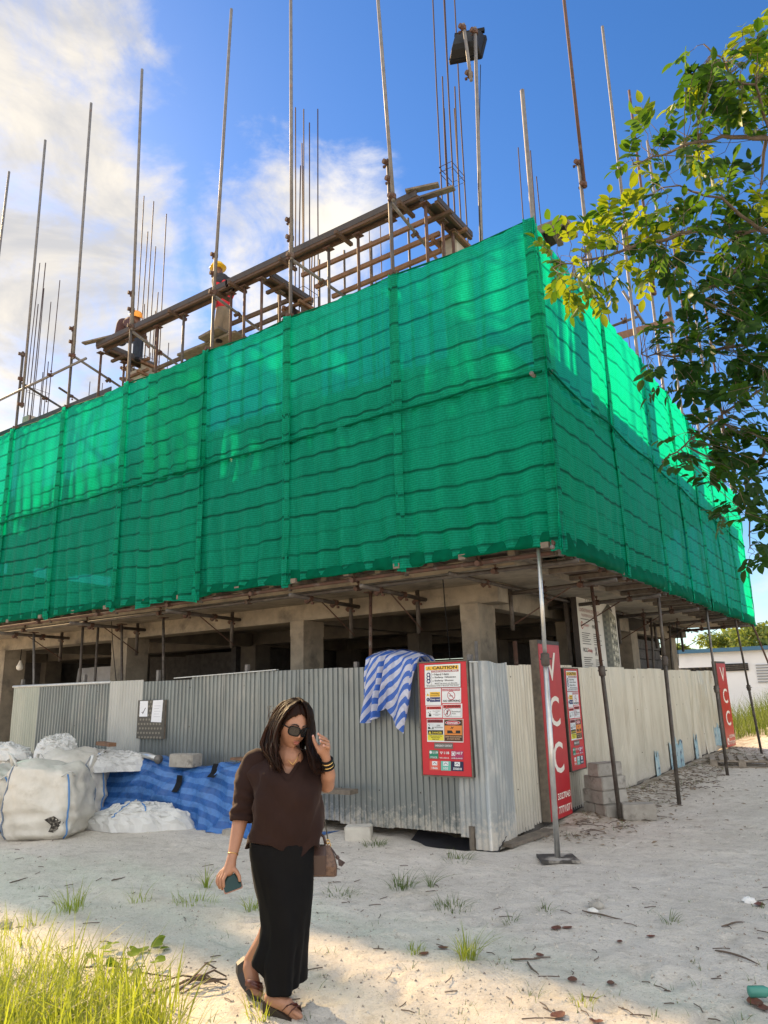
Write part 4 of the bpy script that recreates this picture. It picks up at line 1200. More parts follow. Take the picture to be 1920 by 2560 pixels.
def build_floodlight():
    y = 7.85
    b = ay(1030, 520, y); top = ay(1026, 60, y)
    t = thing('floodlight', (b[0], b[1], 5.72), 'black floodlight on a tall galvanised pole behind the net', 'floodlight')
    mb = MB(); mb.tube([(b[0], b[1], 5.72), top], 0.026, 10); mb.build('pole', M_galv, t, smooth=True)
    s0 = ay(1001, 52, y - 0.12); s1 = ay(1018, 174, y - 0.1)
    mb = MB(); mb.tube([s0, s1], 0.025, 10); mb.build('short_tube', M_galv, t, smooth=True)
    c = ay(1010, 103, y + 0.12)
    # lamp body seen from behind and below: front frame plate with a tapered rear housing
    w, h = 0.25, 0.27
    ex = np.array((0.96, 0.26, -0.14)); ex /= np.linalg.norm(ex)
    ez = np.array((-0.05, 0.30, 0.95)); ez -= ex * (ez @ ex); ez /= np.linalg.norm(ez)
    ey = np.cross(ez, ex)
    def q(a, d, g): return c + ex * a + ey * d + ez * g
    def ring(w_, h_, d, rr=0.03):
        out = []
        for sx, sz, t0 in ((1, 1, 0), (-1, 1, 90), (-1, -1, 180), (1, -1, 270)):
            for k in range(4):
                an = R_(t0 + k * 30)
                out.append(q(sx * (w_ - rr) + rr * math.cos(an), d, sz * (h_ - rr) + rr * math.sin(an)))
        return out
    mb = MB(); mb.loft([ring(w, h, 0.06), ring(w, h, 0.02), ring(w * 0.98, h * 0.98, 0.0)]); mb.build('front_frame', M_black, t)
    mb = MB(); mb.loft([ring(w * 0.92, h * 0.9, -0.003), ring(w * 0.8, h * 0.72, -0.10), ring(w * 0.7, h * 0.5, -0.15)]); mb.build('rear_housing', mk('lamp_housing', (0.008, 0.0085, 0.009), None, rough=0.5, spec=0.2), t)
    mb = MB(); mb.loft([ring(w * 0.9, h * 0.9, 0.064), ring(w * 0.9, h * 0.9, 0.061)]); mb.build('glass', mk('lamp_glass', (0.3, 0.32, 0.34), None, rough=0.1), t)
    mb = MB(); mb.bar(q(-w * 0.9, -0.06, h * 1.02), q(w * 0.9, -0.06, h * 1.02), 0.05, 0.06); mb.build('bracket', M_black, t)
    for p in (s0 - (0, 0, 0.08), top - (0, 0, 0.08), ay(1016, 162, y - 0.05)): coupler(t, p)
    mb = MB(); mb.tube([ay(1038, 140, y + 0.1), ay(1036, 250, y + 0.02), ay(1033, 400, y - 0.03), (b[0] + 0.03, b[1] - 0.03, b[2] - 1.5)], 0.006, 5); mb.build('cable', M_black, t)


build_floodlight()

# ---------------------------------------------------------------- people helpers


def bake(o, voxel=0.02, smooth_it=3, fac=0.5, shade=True):
    md = o.modifiers.new('r', 'REMESH'); md.mode = 'VOXEL'; md.voxel_size = voxel; md.use_smooth_shade = shade
    sm = o.modifiers.new('s', 'SMOOTH'); sm.iterations = smooth_it; sm.factor = fac
    dg = bpy.context.evaluated_depsgraph_get()
    me = bpy.data.meshes.new_from_object(o.evaluated_get(dg))
    mats = list(o.data.materials)
    o.modifiers.clear(); old = o.data; o.data = me
    if not me.materials:
        for m in mats: me.materials.append(m)
    bpy.data.meshes.remove(old)
    me.polygons.foreach_set('use_smooth', [True] * len(me.polygons))
    return o


def limb(mb, pts, rs, n=12):
    """closed tapered limb with ball ends"""
    for i in range(len(pts) - 1):
        mb.tube([pts[i], pts[i + 1]], [rs[i], rs[i + 1]], n)
    for p, r in zip(pts, rs): mb.ball(p, r, n, 8)


M_skin = mk('skin', (0.36, 0.185, 0.115), (0.31, 0.155, 0.095), 14, 0.5, spec=0.4)
M_dskin = mk('worker_skin', (0.17, 0.085, 0.055), None, rough=0.55)


def worker(label, J, shirt, vest, trousers, helmet_mat, facing):
    """J: joint dict of world points"""
    feet = (J['anL'] + J['anR']) / 2
    t = thing('person', (feet[0], feet[1], min(J['anL'][2], J['anR'][2]) - 0.08), label, 'person')
    mb = MB()
    limb(mb, [J['neck'], J['head'] - (0, 0, 0.04)], [0.06, 0.075])
    mb.ball(J['head'], (0.085, 0.10, 0.12), 14, 10)
    f = np.array(facing, float); f /= np.linalg.norm(f)
    mb.ball(J['head'] + f * 0.085 - (0, 0, 0.02), (0.022, 0.022, 0.03)); mb.ball(J['head'] + f * 0.05 - (0, 0, 0.08), 0.045)
    sd = np.cross(f, (0, 0, 1))
    for s in (-1, 1): mb.ball(J['head'] + sd * 0.09 * s - (0, 0, 0.015), (0.02, 0.02, 0.035), 8, 6)
    limb(mb, [J['neck'], J['chest'], J['hip']], [0.07, 0.13, 0.12])
    for s in 'LR':
        limb(mb, [J['sh' + s], J['el' + s], J['wr' + s]], [0.055, 0.043, 0.033])
        limb(mb, [J['hip'], J['kn' + s], J['an' + s]], [0.09, 0.06, 0.045])
        h = J['wr' + s] - J['el' + s]; h /= np.linalg.norm(h)
        mb.ball(J['wr' + s] + h * 0.06, (0.035, 0.035, 0.05), 8, 6)
        for q in (-1, 0, 1): mb.tube([J['wr' + s] + h * 0.08 + np.array((0.015 * q, 0.01 * q, 0)), J['wr' + s] + h * 0.16 + np.array((0.02 * q, 0.012 * q, -0.01))], [0.012, 0.008], 6)
    bake(mb.build('body', M_dskin, t), 0.014, 3)
    mb = MB()
    limb(mb, [J['neck'] - (0, 0, 0.03), J['chest'], J['hip'] - (J['chest'] - J['hip']) * 0.02], [0.085, 0.155, 0.145])
    limb(mb, [J['shL'], J['shR']], [0.085, 0.085])
    for s in 'LR':
        limb(mb, [J['sh' + s], J['el' + s], J['el' + s] * 0.45 + J['wr' + s] * 0.55], [0.082, 0.064, 0.05])
    bake(mb.build('shirt', shirt, t), 0.016, 4)
    if vest:
        mb = MB(); limb(mb, [J['neck'] - (0, 0, 0.02), J['neck'] * 0.6 + J['chest'] * 0.4], [0.10, 0.175]); limb(mb, [J['shL'], J['shR']], [0.09, 0.09])
        bake(mb.build('collar', vest, t), 0.016, 3)
    mb = MB()
    limb(mb, [J['hip'] - (0, 0, 0.03), J['hip'] - (0, 0, 0.08)], [0.12, 0.125])
    for s in 'LR':
        o_ = (J['kn' + s] - J['hip']) * 0.25
        limb(mb, [J['hip'] + o_, J['kn' + s], J['an' + s]], [0.11, 0.082, 0.075])
    bake(mb.build('trousers', trousers, t), 0.016, 4)
    for s in 'LR':
        mb = MB(); a = J['an' + s]
        mb.ball(a + (0, 0, -0.045), (0.05, 0.05, 0.05), 10, 6); mb.ball(a + f * 0.10 + np.array((0, 0, -0.055)), (0.055, 0.075, 0.035), 10, 6); limb(mb, [a + (0, 0, -0.05), a + f * 0.1 - (0, 0, 0.055)], [0.045, 0.04])
        bake(mb.build('shoe', M_black, t), 0.012, 2)
    # hard hat: dome, brim and peak
    hp = J['head'] + np.array((0, 0, 0.045)); up = np.array(J.get('hatup', (0, 0, 1.0))); up /= np.linalg.norm(up)
    x_ = np.cross(up, f); x_ /= np.linalg.norm(x_); y_ = np.cross(x_, up)
    if y_ @ f < 0: y_ = -y_
    mb = MB(); rings = []
    for hgt, rr in ((-0.005, 0.148), (0.0, 0.15), (0.012, 0.128), (0.05, 0.124), (0.09, 0.105), (0.118, 0.07), (0.128, 0.02)):
        rg = []
        for k in range(24):
            an = 2 * math.pi * k / 24
            r2 = rr
            if hgt <= 0.0 and math.sin(an) > 0.2: r2 = rr + 0.045 * (math.sin(an) - 0.2)
            r3 = r2 * (1 + 0.12 * abs(math.sin(an)))
            rg.append(hp + x_ * math.cos(an) * r2 + y_ * math.sin(an) * r3 + up * hgt)
        rings.append(rg)
    mb.loft(rings); mb.build('hard_hat', helmet_mat, t, smooth=True)
    return t


def build_workers():
    y = 8.15
    def p(u, v, d=0.0): return ay(u, v, y + d)
    J = dict(head=p(470, 585), neck=p(474, 602), chest=p(482, 622), hip=p(482, 660), shL=p(472, 611, -0.12), shR=p(494, 609, 0.12), elL=p(466, 636, -0.16), elR=p(500, 634, 0.16),
             wrL=p(464, 655, -0.2), wrR=p(494, 655, 0.1), knL=p(473, 695, -0.06), knR=p(492, 692, 0.08), anL=p(470, 731, -0.06), anR=p(490, 728, 0.08))
    worker('worker in red shirt, khaki trousers and yellow hard hat standing on planks', J, mk('red_shirt', (0.62, 0.018, 0.03), (0.52, 0.014, 0.025), 9, 0.8), mk('black_collar', (0.02, 0.02, 0.025), None, rough=0.8),
           mk('khaki_trousers', (0.24, 0.19, 0.13), (0.19, 0.15, 0.105), 10, 0.85), mk('yellow_hard_hat', (0.75, 0.48, 0.02), None, rough=0.35), (0.75, -0.35, -0.35))
    y2 = 8.4
    def r(u, v, d=0.0): return ay(u, v, y2 + d)
    J = dict(head=r(294, 688), neck=r(283, 693), chest=r(268, 703), hip=r(262, 728), shL=r(275, 698, -0.16), shR=r(280, 692, 0.16), elL=r(300, 718, -0.22), elR=r(306, 712, 0.2),
             wrL=r(314, 738, -0.16), wrR=r(318, 742, 0.15), knL=r(297, 735, -0.12), knR=r(302, 735, 0.1), anL=r(294, 770, -0.1), anR=r(300, 772, 0.1), hatup=(0.35, -0.1, 0.75))
    worker('worker in maroon shirt and orange hard hat crouching on the column form', J, mk('maroon_shirt', (0.075, 0.03, 0.03), (0.05, 0.022, 0.022), 9, 0.85), None,
           mk('dark_jeans', (0.03, 0.04, 0.065), (0.02, 0.028, 0.045), 10, 0.85), mk('orange_hard_hat', (0.85, 0.33, 0.02), None, rough=0.35), (0.8, -0.2, -0.6))
    # planks they stand on
    a = ay(455, 745, 8.15); z = a[2]
    mb = MB(); mb.bar(ay(395, 772, 8.15), ay(520, 722, 8.15), 0.28, 0.045); tag(mb.build('walk_plank', M_oldwood), 'grey plank the standing worker stands on', 'plank')
    mb = MB(); mb.bar(ay(440, 735, 7.95), ay(482, 712, 7.95), 0.25, 0.05); tag(mb.build('timber_offcut', M_oldwood), 'short thick board raised beside the standing worker', 'plank')


build_workers()

# ---------------------------------------------------------------- flat print: signs
_cm = {}


def flat(hexcol, rough=0.55):
    k = (hexcol, rough)
    if k not in _cm:
        c = hexc(hexcol)
        _cm[k] = mk('print_' + hexcol.strip('#'), c, tuple(q * 0.88 for q in c), 9, rough, lo=0.3, hi=0.8)
    return _cm[k]


_tc = {}


def text_geo(s, bold=0.0):
    k = (s, bold)
    if k in _tc: return _tc[k]
    cu = bpy.data.curves.new('lettering', 'FONT'); cu.body = s; cu.size = 1.0; cu.offset = bold; cu.resolution_u = 3
    o = bpy.data.objects.new('lettering', cu); COL.objects.link(o)
    dg = bpy.context.evaluated_depsgraph_get(); me = bpy.data.meshes.new_from_object(o.evaluated_get(dg))
    V = np.array([v.co[:2] for v in me.vertices]).reshape(-1, 2); F = [tuple(p.vertices) for p in me.polygons]
    bpy.data.objects.remove(o); bpy.data.curves.remove(cu); bpy.data.meshes.remove(me)
    if len(V):
        V = V - V.min(0); V = V / V.max(0)
    _tc[k] = (V, F)
    return _tc[k]


class Print:
    """flat print in a plane: o = top left corner, u = right, w = outward normal, sizes in metres; coordinates 0..1 across, 0..1 down"""

    def __init__(self, o, u, n, W_, H_, d=0.0, down=None):
        self.o = np.array(o, float); self.u = np.array(u, float); self.n = np.array(n, float); self.W = W_; self.H = H_
        self.dn = np.array(down if down is not None else (0, 0, -1), float); self.mb = MB(); self.mats = []; self.d = d; self.k = 0

    def _mi(self, c):
        m = flat(c)
        if m not in self.mats: self.mats.append(m)
        return self.mats.index(m)

    def P(self, a, b, l=0): return self.o + self.u * a * self.W + self.dn * b * self.H + self.n * (self.d + 0.0012 * l)

    def poly(self, pts, c, l=1):
        self.mb.add([self.P(a, b, l) for a, b in pts], [tuple(range(len(pts) - 1, -1, -1))], self._mi(c))

    def rect(self, a0, b0, a1, b1, c, l=1): self.poly([(a0, b0), (a1, b0), (a1, b1), (a0, b1)], c, l)

    def disc(self, a, b, r, c, l=1, n=20, rb=None):
        k = self.W / self.H
        self.poly([(a + r * math.cos(2 * math.pi * i / n), b + (rb if rb else r * k) * math.sin(2 * math.pi * i / n)) for i in range(n)], c, l)

    def line(self, p, q, w, c, l=1):
        k = self.W / self.H
        d = np.array((q[0] - p[0], (q[1] - p[1]) / k)); d /= np.linalg.norm(d); nx, ny = -d[1] * w / 2, d[0] * w / 2 * k
        self.poly([(p[0] + nx, p[1] + ny), (q[0] + nx, q[1] + ny), (q[0] - nx, q[1] - ny), (p[0] - nx, p[1] - ny)][::-1], c, l)

    def text(self, s, a0, b0, a1, b1, c, l=2, bold=0.0):
        V, F = text_geo(s, bold)
        if not len(V): return
        self.mb.add([self.P(a0 + (a1 - a0) * x, b1 + (b0 - b1) * y, l) for x, y in V], F, self._mi(c))

    def done(self, name, parent):
        return self.mb.build(name, self.mats, parent)


def box_board(parent, name, o, u, n, W_, H_, thick, mat):
    o = np.array(o, float); u = np.array(u, float); n = np.array(n, float); dn = np.array((0, 0, -1.0))
    f = [o, o + u * W_, o + u * W_ + dn * H_, o + dn * H_]
    mb = MB(); mb.add([p for p in f] + [p - n * thick for p in f], [(3, 2, 1, 0), (4, 5, 6, 7), (0, 1, 5, 4), (1, 2, 6, 5), (2, 3, 7, 6), (3, 0, 4, 7)])
    return mb.build(name, mat, parent)


RED, WH, YEL, BLK, NVY, ORG, BRN = '#c4202e', '#dfe2e2', '#e6b83a', '#20211f', '#1f2a66', '#d9853a', '#3a2a20'


def safety_sign(label, o, u, n, W_, H_):
    t = thing('safety_sign', np.array(o) + np.array(u) * W_ / 2 + np.array((0, 0, -H_)), label, 'sign')
    o = np.array(o, float); u = np.array(u, float); n = np.array(n, float)
    box_board(t, 'backing_board', o, u, n, W_, H_, 0.055, M_film)
    box_board(t, 'red_face', o + u * 0.012 - np.array((0, 0, 0.012)) + n * 0.004, u, n, W_ - 0.024, H_ - 0.024, 0.003, flat(RED, 0.4))
    for (a, b, hw) in (((0, 0), (1, 0), 0), ((0, 1), (1, 1), 0), ((0, 0), (0, 1), 1), ((1, 0), (1, 1), 1)):
        p = o + u * W_ * a[0] - np.array((0, 0, H_ * a[1])) + n * 0.004; q = o + u * W_ * b[0] - np.array((0, 0, H_ * b[1])) + n * 0.004
        mb = MB(); mb.bar(p, q, 0.012, 0.014, n); mb.build('frame_strip', M_oldwood, t)

    def pr(): return Print(o, u, n, W_, H_, 0.006)

    def A(x, y):
        b = (y - 158) / 1968.0; return ((x - 120 - 50 * b) / (802 + 38 * b), b)

    def R(p, x0, y0, x1, y1, c, l=1):
        p.poly([A(x0, y0), A(x1, y0), A(x1, y1), A(x0, y1)], c, l)

    def T(p, s, x0, y0, x1, y1, c, l=3, bold=0.01):
        a0, b0 = A(x0, y0); a1, _ = A(x1, y0); _, b1 = A(x0, y1); p.text(s, a0, b0, a1, b1, c, l, bold)

    def tri(p, x, y, s, c, l=3):
        p.poly([A(x, y - s), A(x + s * 0.95, y + s * 0.8), A(x - s * 0.95, y + s * 0.8)], c, l)

    def ring(p, x, y, r, w, c, bgc, l=2):
        a, b = A(x, y); p.disc(a, b, r / 820.0, c, l, 24); p.disc(a, b, (r - w) / 820.0, bgc, l + 1, 24)
    # caution notice
    p = pr(); R(p, 228, 205, 830, 618, BLK, 1); R(p, 234, 212, 824, 611, WH, 2); R(p, 250, 235, 795, 305, YEL, 3)
    tri(p, 306, 275, 34, BLK, 4); tri(p, 306, 277, 26, YEL, 5); R(p, 302, 262, 310, 285, BLK, 6)
    T(p, 'CAUTION', 366, 240, 770, 295, BLK, 4, 0.03)
    R(p, 348, 312, 795, 347, '#9c2b2e', 3); T(p, 'CONSTRUCTION AREA', 360, 316, 782, 341, WH, 4, 0.03)
    for yy, s, x1 in ((365, 'Hard Hats', 636), (420, 'Safety Glasses', 750), (478, 'Safety Shoes', 712)):
        T(p, s, 400, yy, x1, yy + 38, BLK, 3, 0.02); a, b = A(376, yy + 20); p.disc(a, b, 0.009, BLK, 3)
        ring(p, 300, yy + 20, 34, 6, NVY, NVY, 3); a, b = A(300, yy + 20); p.disc(a, b, 0.022, WH, 5, 12)
    R(p, 350, 350, 353, 570, BLK, 3); R(p, 255, 566, 810, 571, BLK, 3)
    T(p, 'MUST be worn on this site.', 405, 530, 778, 554, BLK, 3, 0.02); T(p, 'Employees ONLY Beyond This Point', 272, 577, 795, 598, BLK, 3, 0.02)
    p.done('caution_notice', t)
    # keep out
    p = pr(); R(p, 240, 628, 505, 920, WH, 1); R(p, 317, 690, 490, 775, YEL, 2); R(p, 317, 782, 492, 862, NVY, 2)
    T(p, 'Warning', 335, 702, 465, 735, BLK, 3); T(p, 'Construction site', 330, 743, 482, 760, BLK, 3); T(p, 'Keep out', 327, 802, 485, 840, WH, 3, 0.02)
    tri(p, 283, 735, 28, YEL, 2); R(p, 280, 722, 286, 745, BLK, 3); ring(p, 288, 822, 28, 4, NVY, NVY, 2); R(p, 283, 805, 292, 832, WH, 5)
    p.done('keep_out_notice', t)
    # no smoking
    p = pr(); R(p, 520, 628, 832, 885, WH, 1); R(p, 527, 640, 815, 680, '#b02a3c', 2); T(p, 'CONSTRUCTION SITE', 533, 650, 808, 672, WH, 3, 0.02)
    ring(p, 673, 757, 64, 9, '#b02a3c', WH, 2); R(p, 635, 760, 700, 770, BLK, 4); p.line(A(640, 715), A(710, 800), 0.012, '#b02a3c', 5); T(p, 'NO SMOKING', 540, 832, 820, 866, BLK, 3, 0.025)
    p.done('no_smoking_notice', t)
    # falling object
    p = pr(); R(p, 250, 928, 520, 1135, WH, 1); R(p, 258, 942, 505, 992, '#cf3b38', 2); tri(p, 293, 968, 18, BLK, 3); T(p, 'WARNING', 318, 952, 490, 984, BLK, 3, 0.02)
    T(p, 'FALLING OBJECT', 365, 1016, 495, 1032, BLK, 2); T(p, 'RISK', 412, 1044, 448, 1058, BLK, 2); R(p, 370, 1074, 492, 1080, '#777777', 2); R(p, 400, 1094, 462, 1100, '#777777', 2)
    a, b = A(315, 1070); p.disc(a, b, 0.014, BLK, 2, 10); p.poly([A(295, 1085), A(340, 1078), A(338, 1115), A(298, 1115)], BLK, 2); R(p, 285, 1040, 300, 1050, BLK, 2); R(p, 318, 1030, 332, 1038, BLK, 2)
    p.done('falling_object_notice', t)
    # restricted area
    p = pr(); R(p, 530, 900, 850, 1140, WH, 1); R(p, 538, 915, 828, 972, '#c23436', 2); tri(p, 570, 945, 20, BLK, 3); T(p, 'WARNING', 600, 925, 818, 965, BLK, 3, 0.02)
    R(p, 545, 978, 832, 1122, BLK, 2); R(p, 548, 981, 829, 1119, WH, 3); R(p, 668, 980, 671, 1120, BLK, 4); ring(p, 608, 1047, 56, 8, '#a82a3a', WH, 4)
    a, b = A(608, 1020); p.disc(a, b, 0.012, BLK, 6, 10); R(p, 600, 1030, 617, 1085, BLK, 6); p.line(A(575, 1090), A(642, 1005), 0.011, '#a82a3a', 7)
    T(p, 'Restricted', 684, 1020, 818, 1046, BLK, 4); T(p, 'Area', 684, 1056, 748, 1078, BLK, 4)
    p.done('restricted_area_notice', t)
    # deep excavation and danger
    p = pr(); R(p, 262, 1158, 865, 1550, WH, 1); R(p, 270, 1165, 535, 1222, '#8f2233', 2); tri(p, 302, 1195, 18, BLK, 3); T(p, 'WARNING', 325, 1180, 518, 1212, BLK, 3, 0.02)
    R(p, 272, 1230, 378, 1338, '#cdd3d6', 2); R(p, 386, 1230, 537, 1340, '#d5dadc', 2); p.poly([A(282, 1295), A(312, 1295), A(325, 1330), A(282, 1330)], BLK, 3); R(p, 358, 1295, 375, 1332, BLK, 3); R(p, 325, 1325, 360, 1331, BLK, 3); p.line(A(290, 1250), A(312, 1270), 0.009, BLK, 3)
    T(p, 'DEEP', 430, 1258, 488, 1282, BLK, 3); T(p, 'EXCAVATION', 392, 1292, 528, 1314, BLK, 3)
    R(p, 275, 1350, 535, 1425, BLK, 2); tri(p, 313, 1390, 26, '#dcc63a', 3); T(p, 'DANGER', 352, 1374, 514, 1408, '#dcc63a', 3, 0.02); R(p, 275, 1428, 545, 1525, '#dcd03c', 2)
    for yy, s, x0, x1 in ((1440, 'OPEN EXCAVATION', 302, 515), (1468, 'PROTECTION', 335, 482), (1496, 'KEEP OUT', 352, 465)): T(p, s, x0, yy, x1, yy + 18, BLK, 3, 0.02)
    p.done('excavation_notice', t)
    p = pr(); R(p, 552, 1165, 858, 1535, '#8a5a35', 2); R(p, 560, 1180, 840, 1265, '#2c2622', 3); a, b = A(695, 1222); p.disc(a, b, 0.15, WH, 4, 24, 0.019); p.disc(a, b, 0.143, '#b5283a', 5, 24, 0.017); T(p, 'DANGER', 608, 1208, 782, 1240, WH, 6, 0.03)
    R(p, 560, 1272, 842, 1428, ORG, 3); p.poly([A(604, 1352), A(680, 1352), A(700, 1395), A(745, 1395), A(745, 1352), A(818, 1352), A(818, 1402), A(604, 1402)], BLK, 4); p.line(A(672, 1290), A(695, 1325), 0.012, BLK, 4); p.line(A(660, 1318), A(712, 1295), 0.009, BLK, 4)
    R(p, 565, 1436, 852, 1525, BRN, 3); T(p, 'DEEP EXCAVATION', 572, 1448, 835, 1470, '#d8b08a', 4, 0.02); T(p, 'DO NOT ENTER', 600, 1484, 812, 1506, '#d8b08a', 4, 0.02)
    p.done('danger_notice', t)
    # emergency contacts
    p = pr(); R(p, 382, 1562, 695, 1662, '#6a625c', 1); T(p, 'EMERGENCY CONTACT', 402, 1595, 678, 1628, WH, 2, 0.02)
    for x0, x1, c, num, nm, nx in ((296, 452, '#1f7f63', '119', 'POLICE', 358), (470, 640, '#b8252f', '118', 'FIRE & RESCUE', 545), (662, 860, '#a8325e', '1417', 'AMBULANCE', 738)):
        if num != '118': R(p, x0, 1690, x1, 1832, c, 1)
        T(p, num, nx, 1708, x1 - 10, 1752, WH, 2, 0.025); T(p, nm, x0 + 22 if num == '119' else x0 + 3, 1795 if num == '119' else 1805, x1 - 22 if num == '119' else x1 - 14, 1825, WH, 2, 0.02)
    a, b = A(322, 1726); p.disc(a, b, 0.026, WH, 2, 12)
    p.poly([A(475, 1712), A(528, 1712), A(502, 1758)], WH, 2); p.poly([A(490, 1718), A(513, 1718), A(502, 1740)], '#b8252f', 3); R(p, 670, 1705, 730, 1778, WH, 2); ring(p, 700, 1740, 24, 6, '#a8325e', WH, 3)
    for x0, x1, c, num in ((300, 475, '#d9604f', '1666'), (490, 655, '#6cb8a6', '105'), (662, 862, '#1d1f45', '3350018')):
        R(p, x0, 1868, x1, 2025, c, 1); cx = (x0 + x1) / 2; R(p, cx - 44, 1875, cx + 44, 1945, WH, 2); w = 50 if num != '3350018' else 70
        T(p, num, cx - w * (0.75 if num == '105' else 1), 1968, cx + w * (0.75 if num == '105' else 1), 2008, WH, 2, 0.025)
        p.line(A(cx - 32, 1925), A(cx, 1895), 0.008, '#33415c', 3); p.line(A(cx, 1895), A(cx + 32, 1925), 0.008, '#33415c', 3)
    p.done('emergency_contacts', t)
    return t


def vcc_sign(label, o, u, n, W_, H_):
    t = thing('tall_sign', np.array(o) + np.array(u) * W_ / 2 + np.array((0, 0, -H_)), label, 'sign')
    o = np.array(o, float); u = np.array(u, float); n = np.array(n, float)
    box_board(t, 'backing_box', o, u, n, W_, H_, 0.10, M_oldwood)
    box_board(t, 'top_band', o + n * 0.004, u, n, W_, 0.05, 0.004, M_film)
    box_board(t, 'red_face', o + u * 0.015 + n * 0.006 - np.array((0, 0, 0.05)), u, n, W_ - 0.03, H_ - 0.055, 0.005, mk('red_faded_face', hexc('#b3262e'), hexc('#a81f29'), 6, 0.4, c3=hexc('#b98f84'), scale3=5, lo3=0.66, hi3=0.9))
    p = Print(o, u, n, W_, H_, 0.008)
    for s, b0, b1 in (('V', 0.07, 0.235), ('C', 0.325, 0.50), ('C', 0.585, 0.76)): p.text(s, 0.30, b0, 0.76, b1, '#e6dfd2', 1, 0.01)
    p.text('3327043', 0.36, 0.865, 0.94, 0.90, '#e6dfd2', 1, 0.02); p.text('7771071', 0.36, 0.935, 0.94, 0.975, '#e6dfd2', 1, 0.02)
    p.disc(0.2, 0.935, 0.105, '#e6dfd2', 1); p.poly([(0.14, 0.925), (0.17, 0.915), (0.19, 0.93), (0.24, 0.948), (0.26, 0.942), (0.28, 0.953), (0.25, 0.962), (0.17, 0.948)], '#b3262e', 2)
    p.done('lettering', t)
    return t


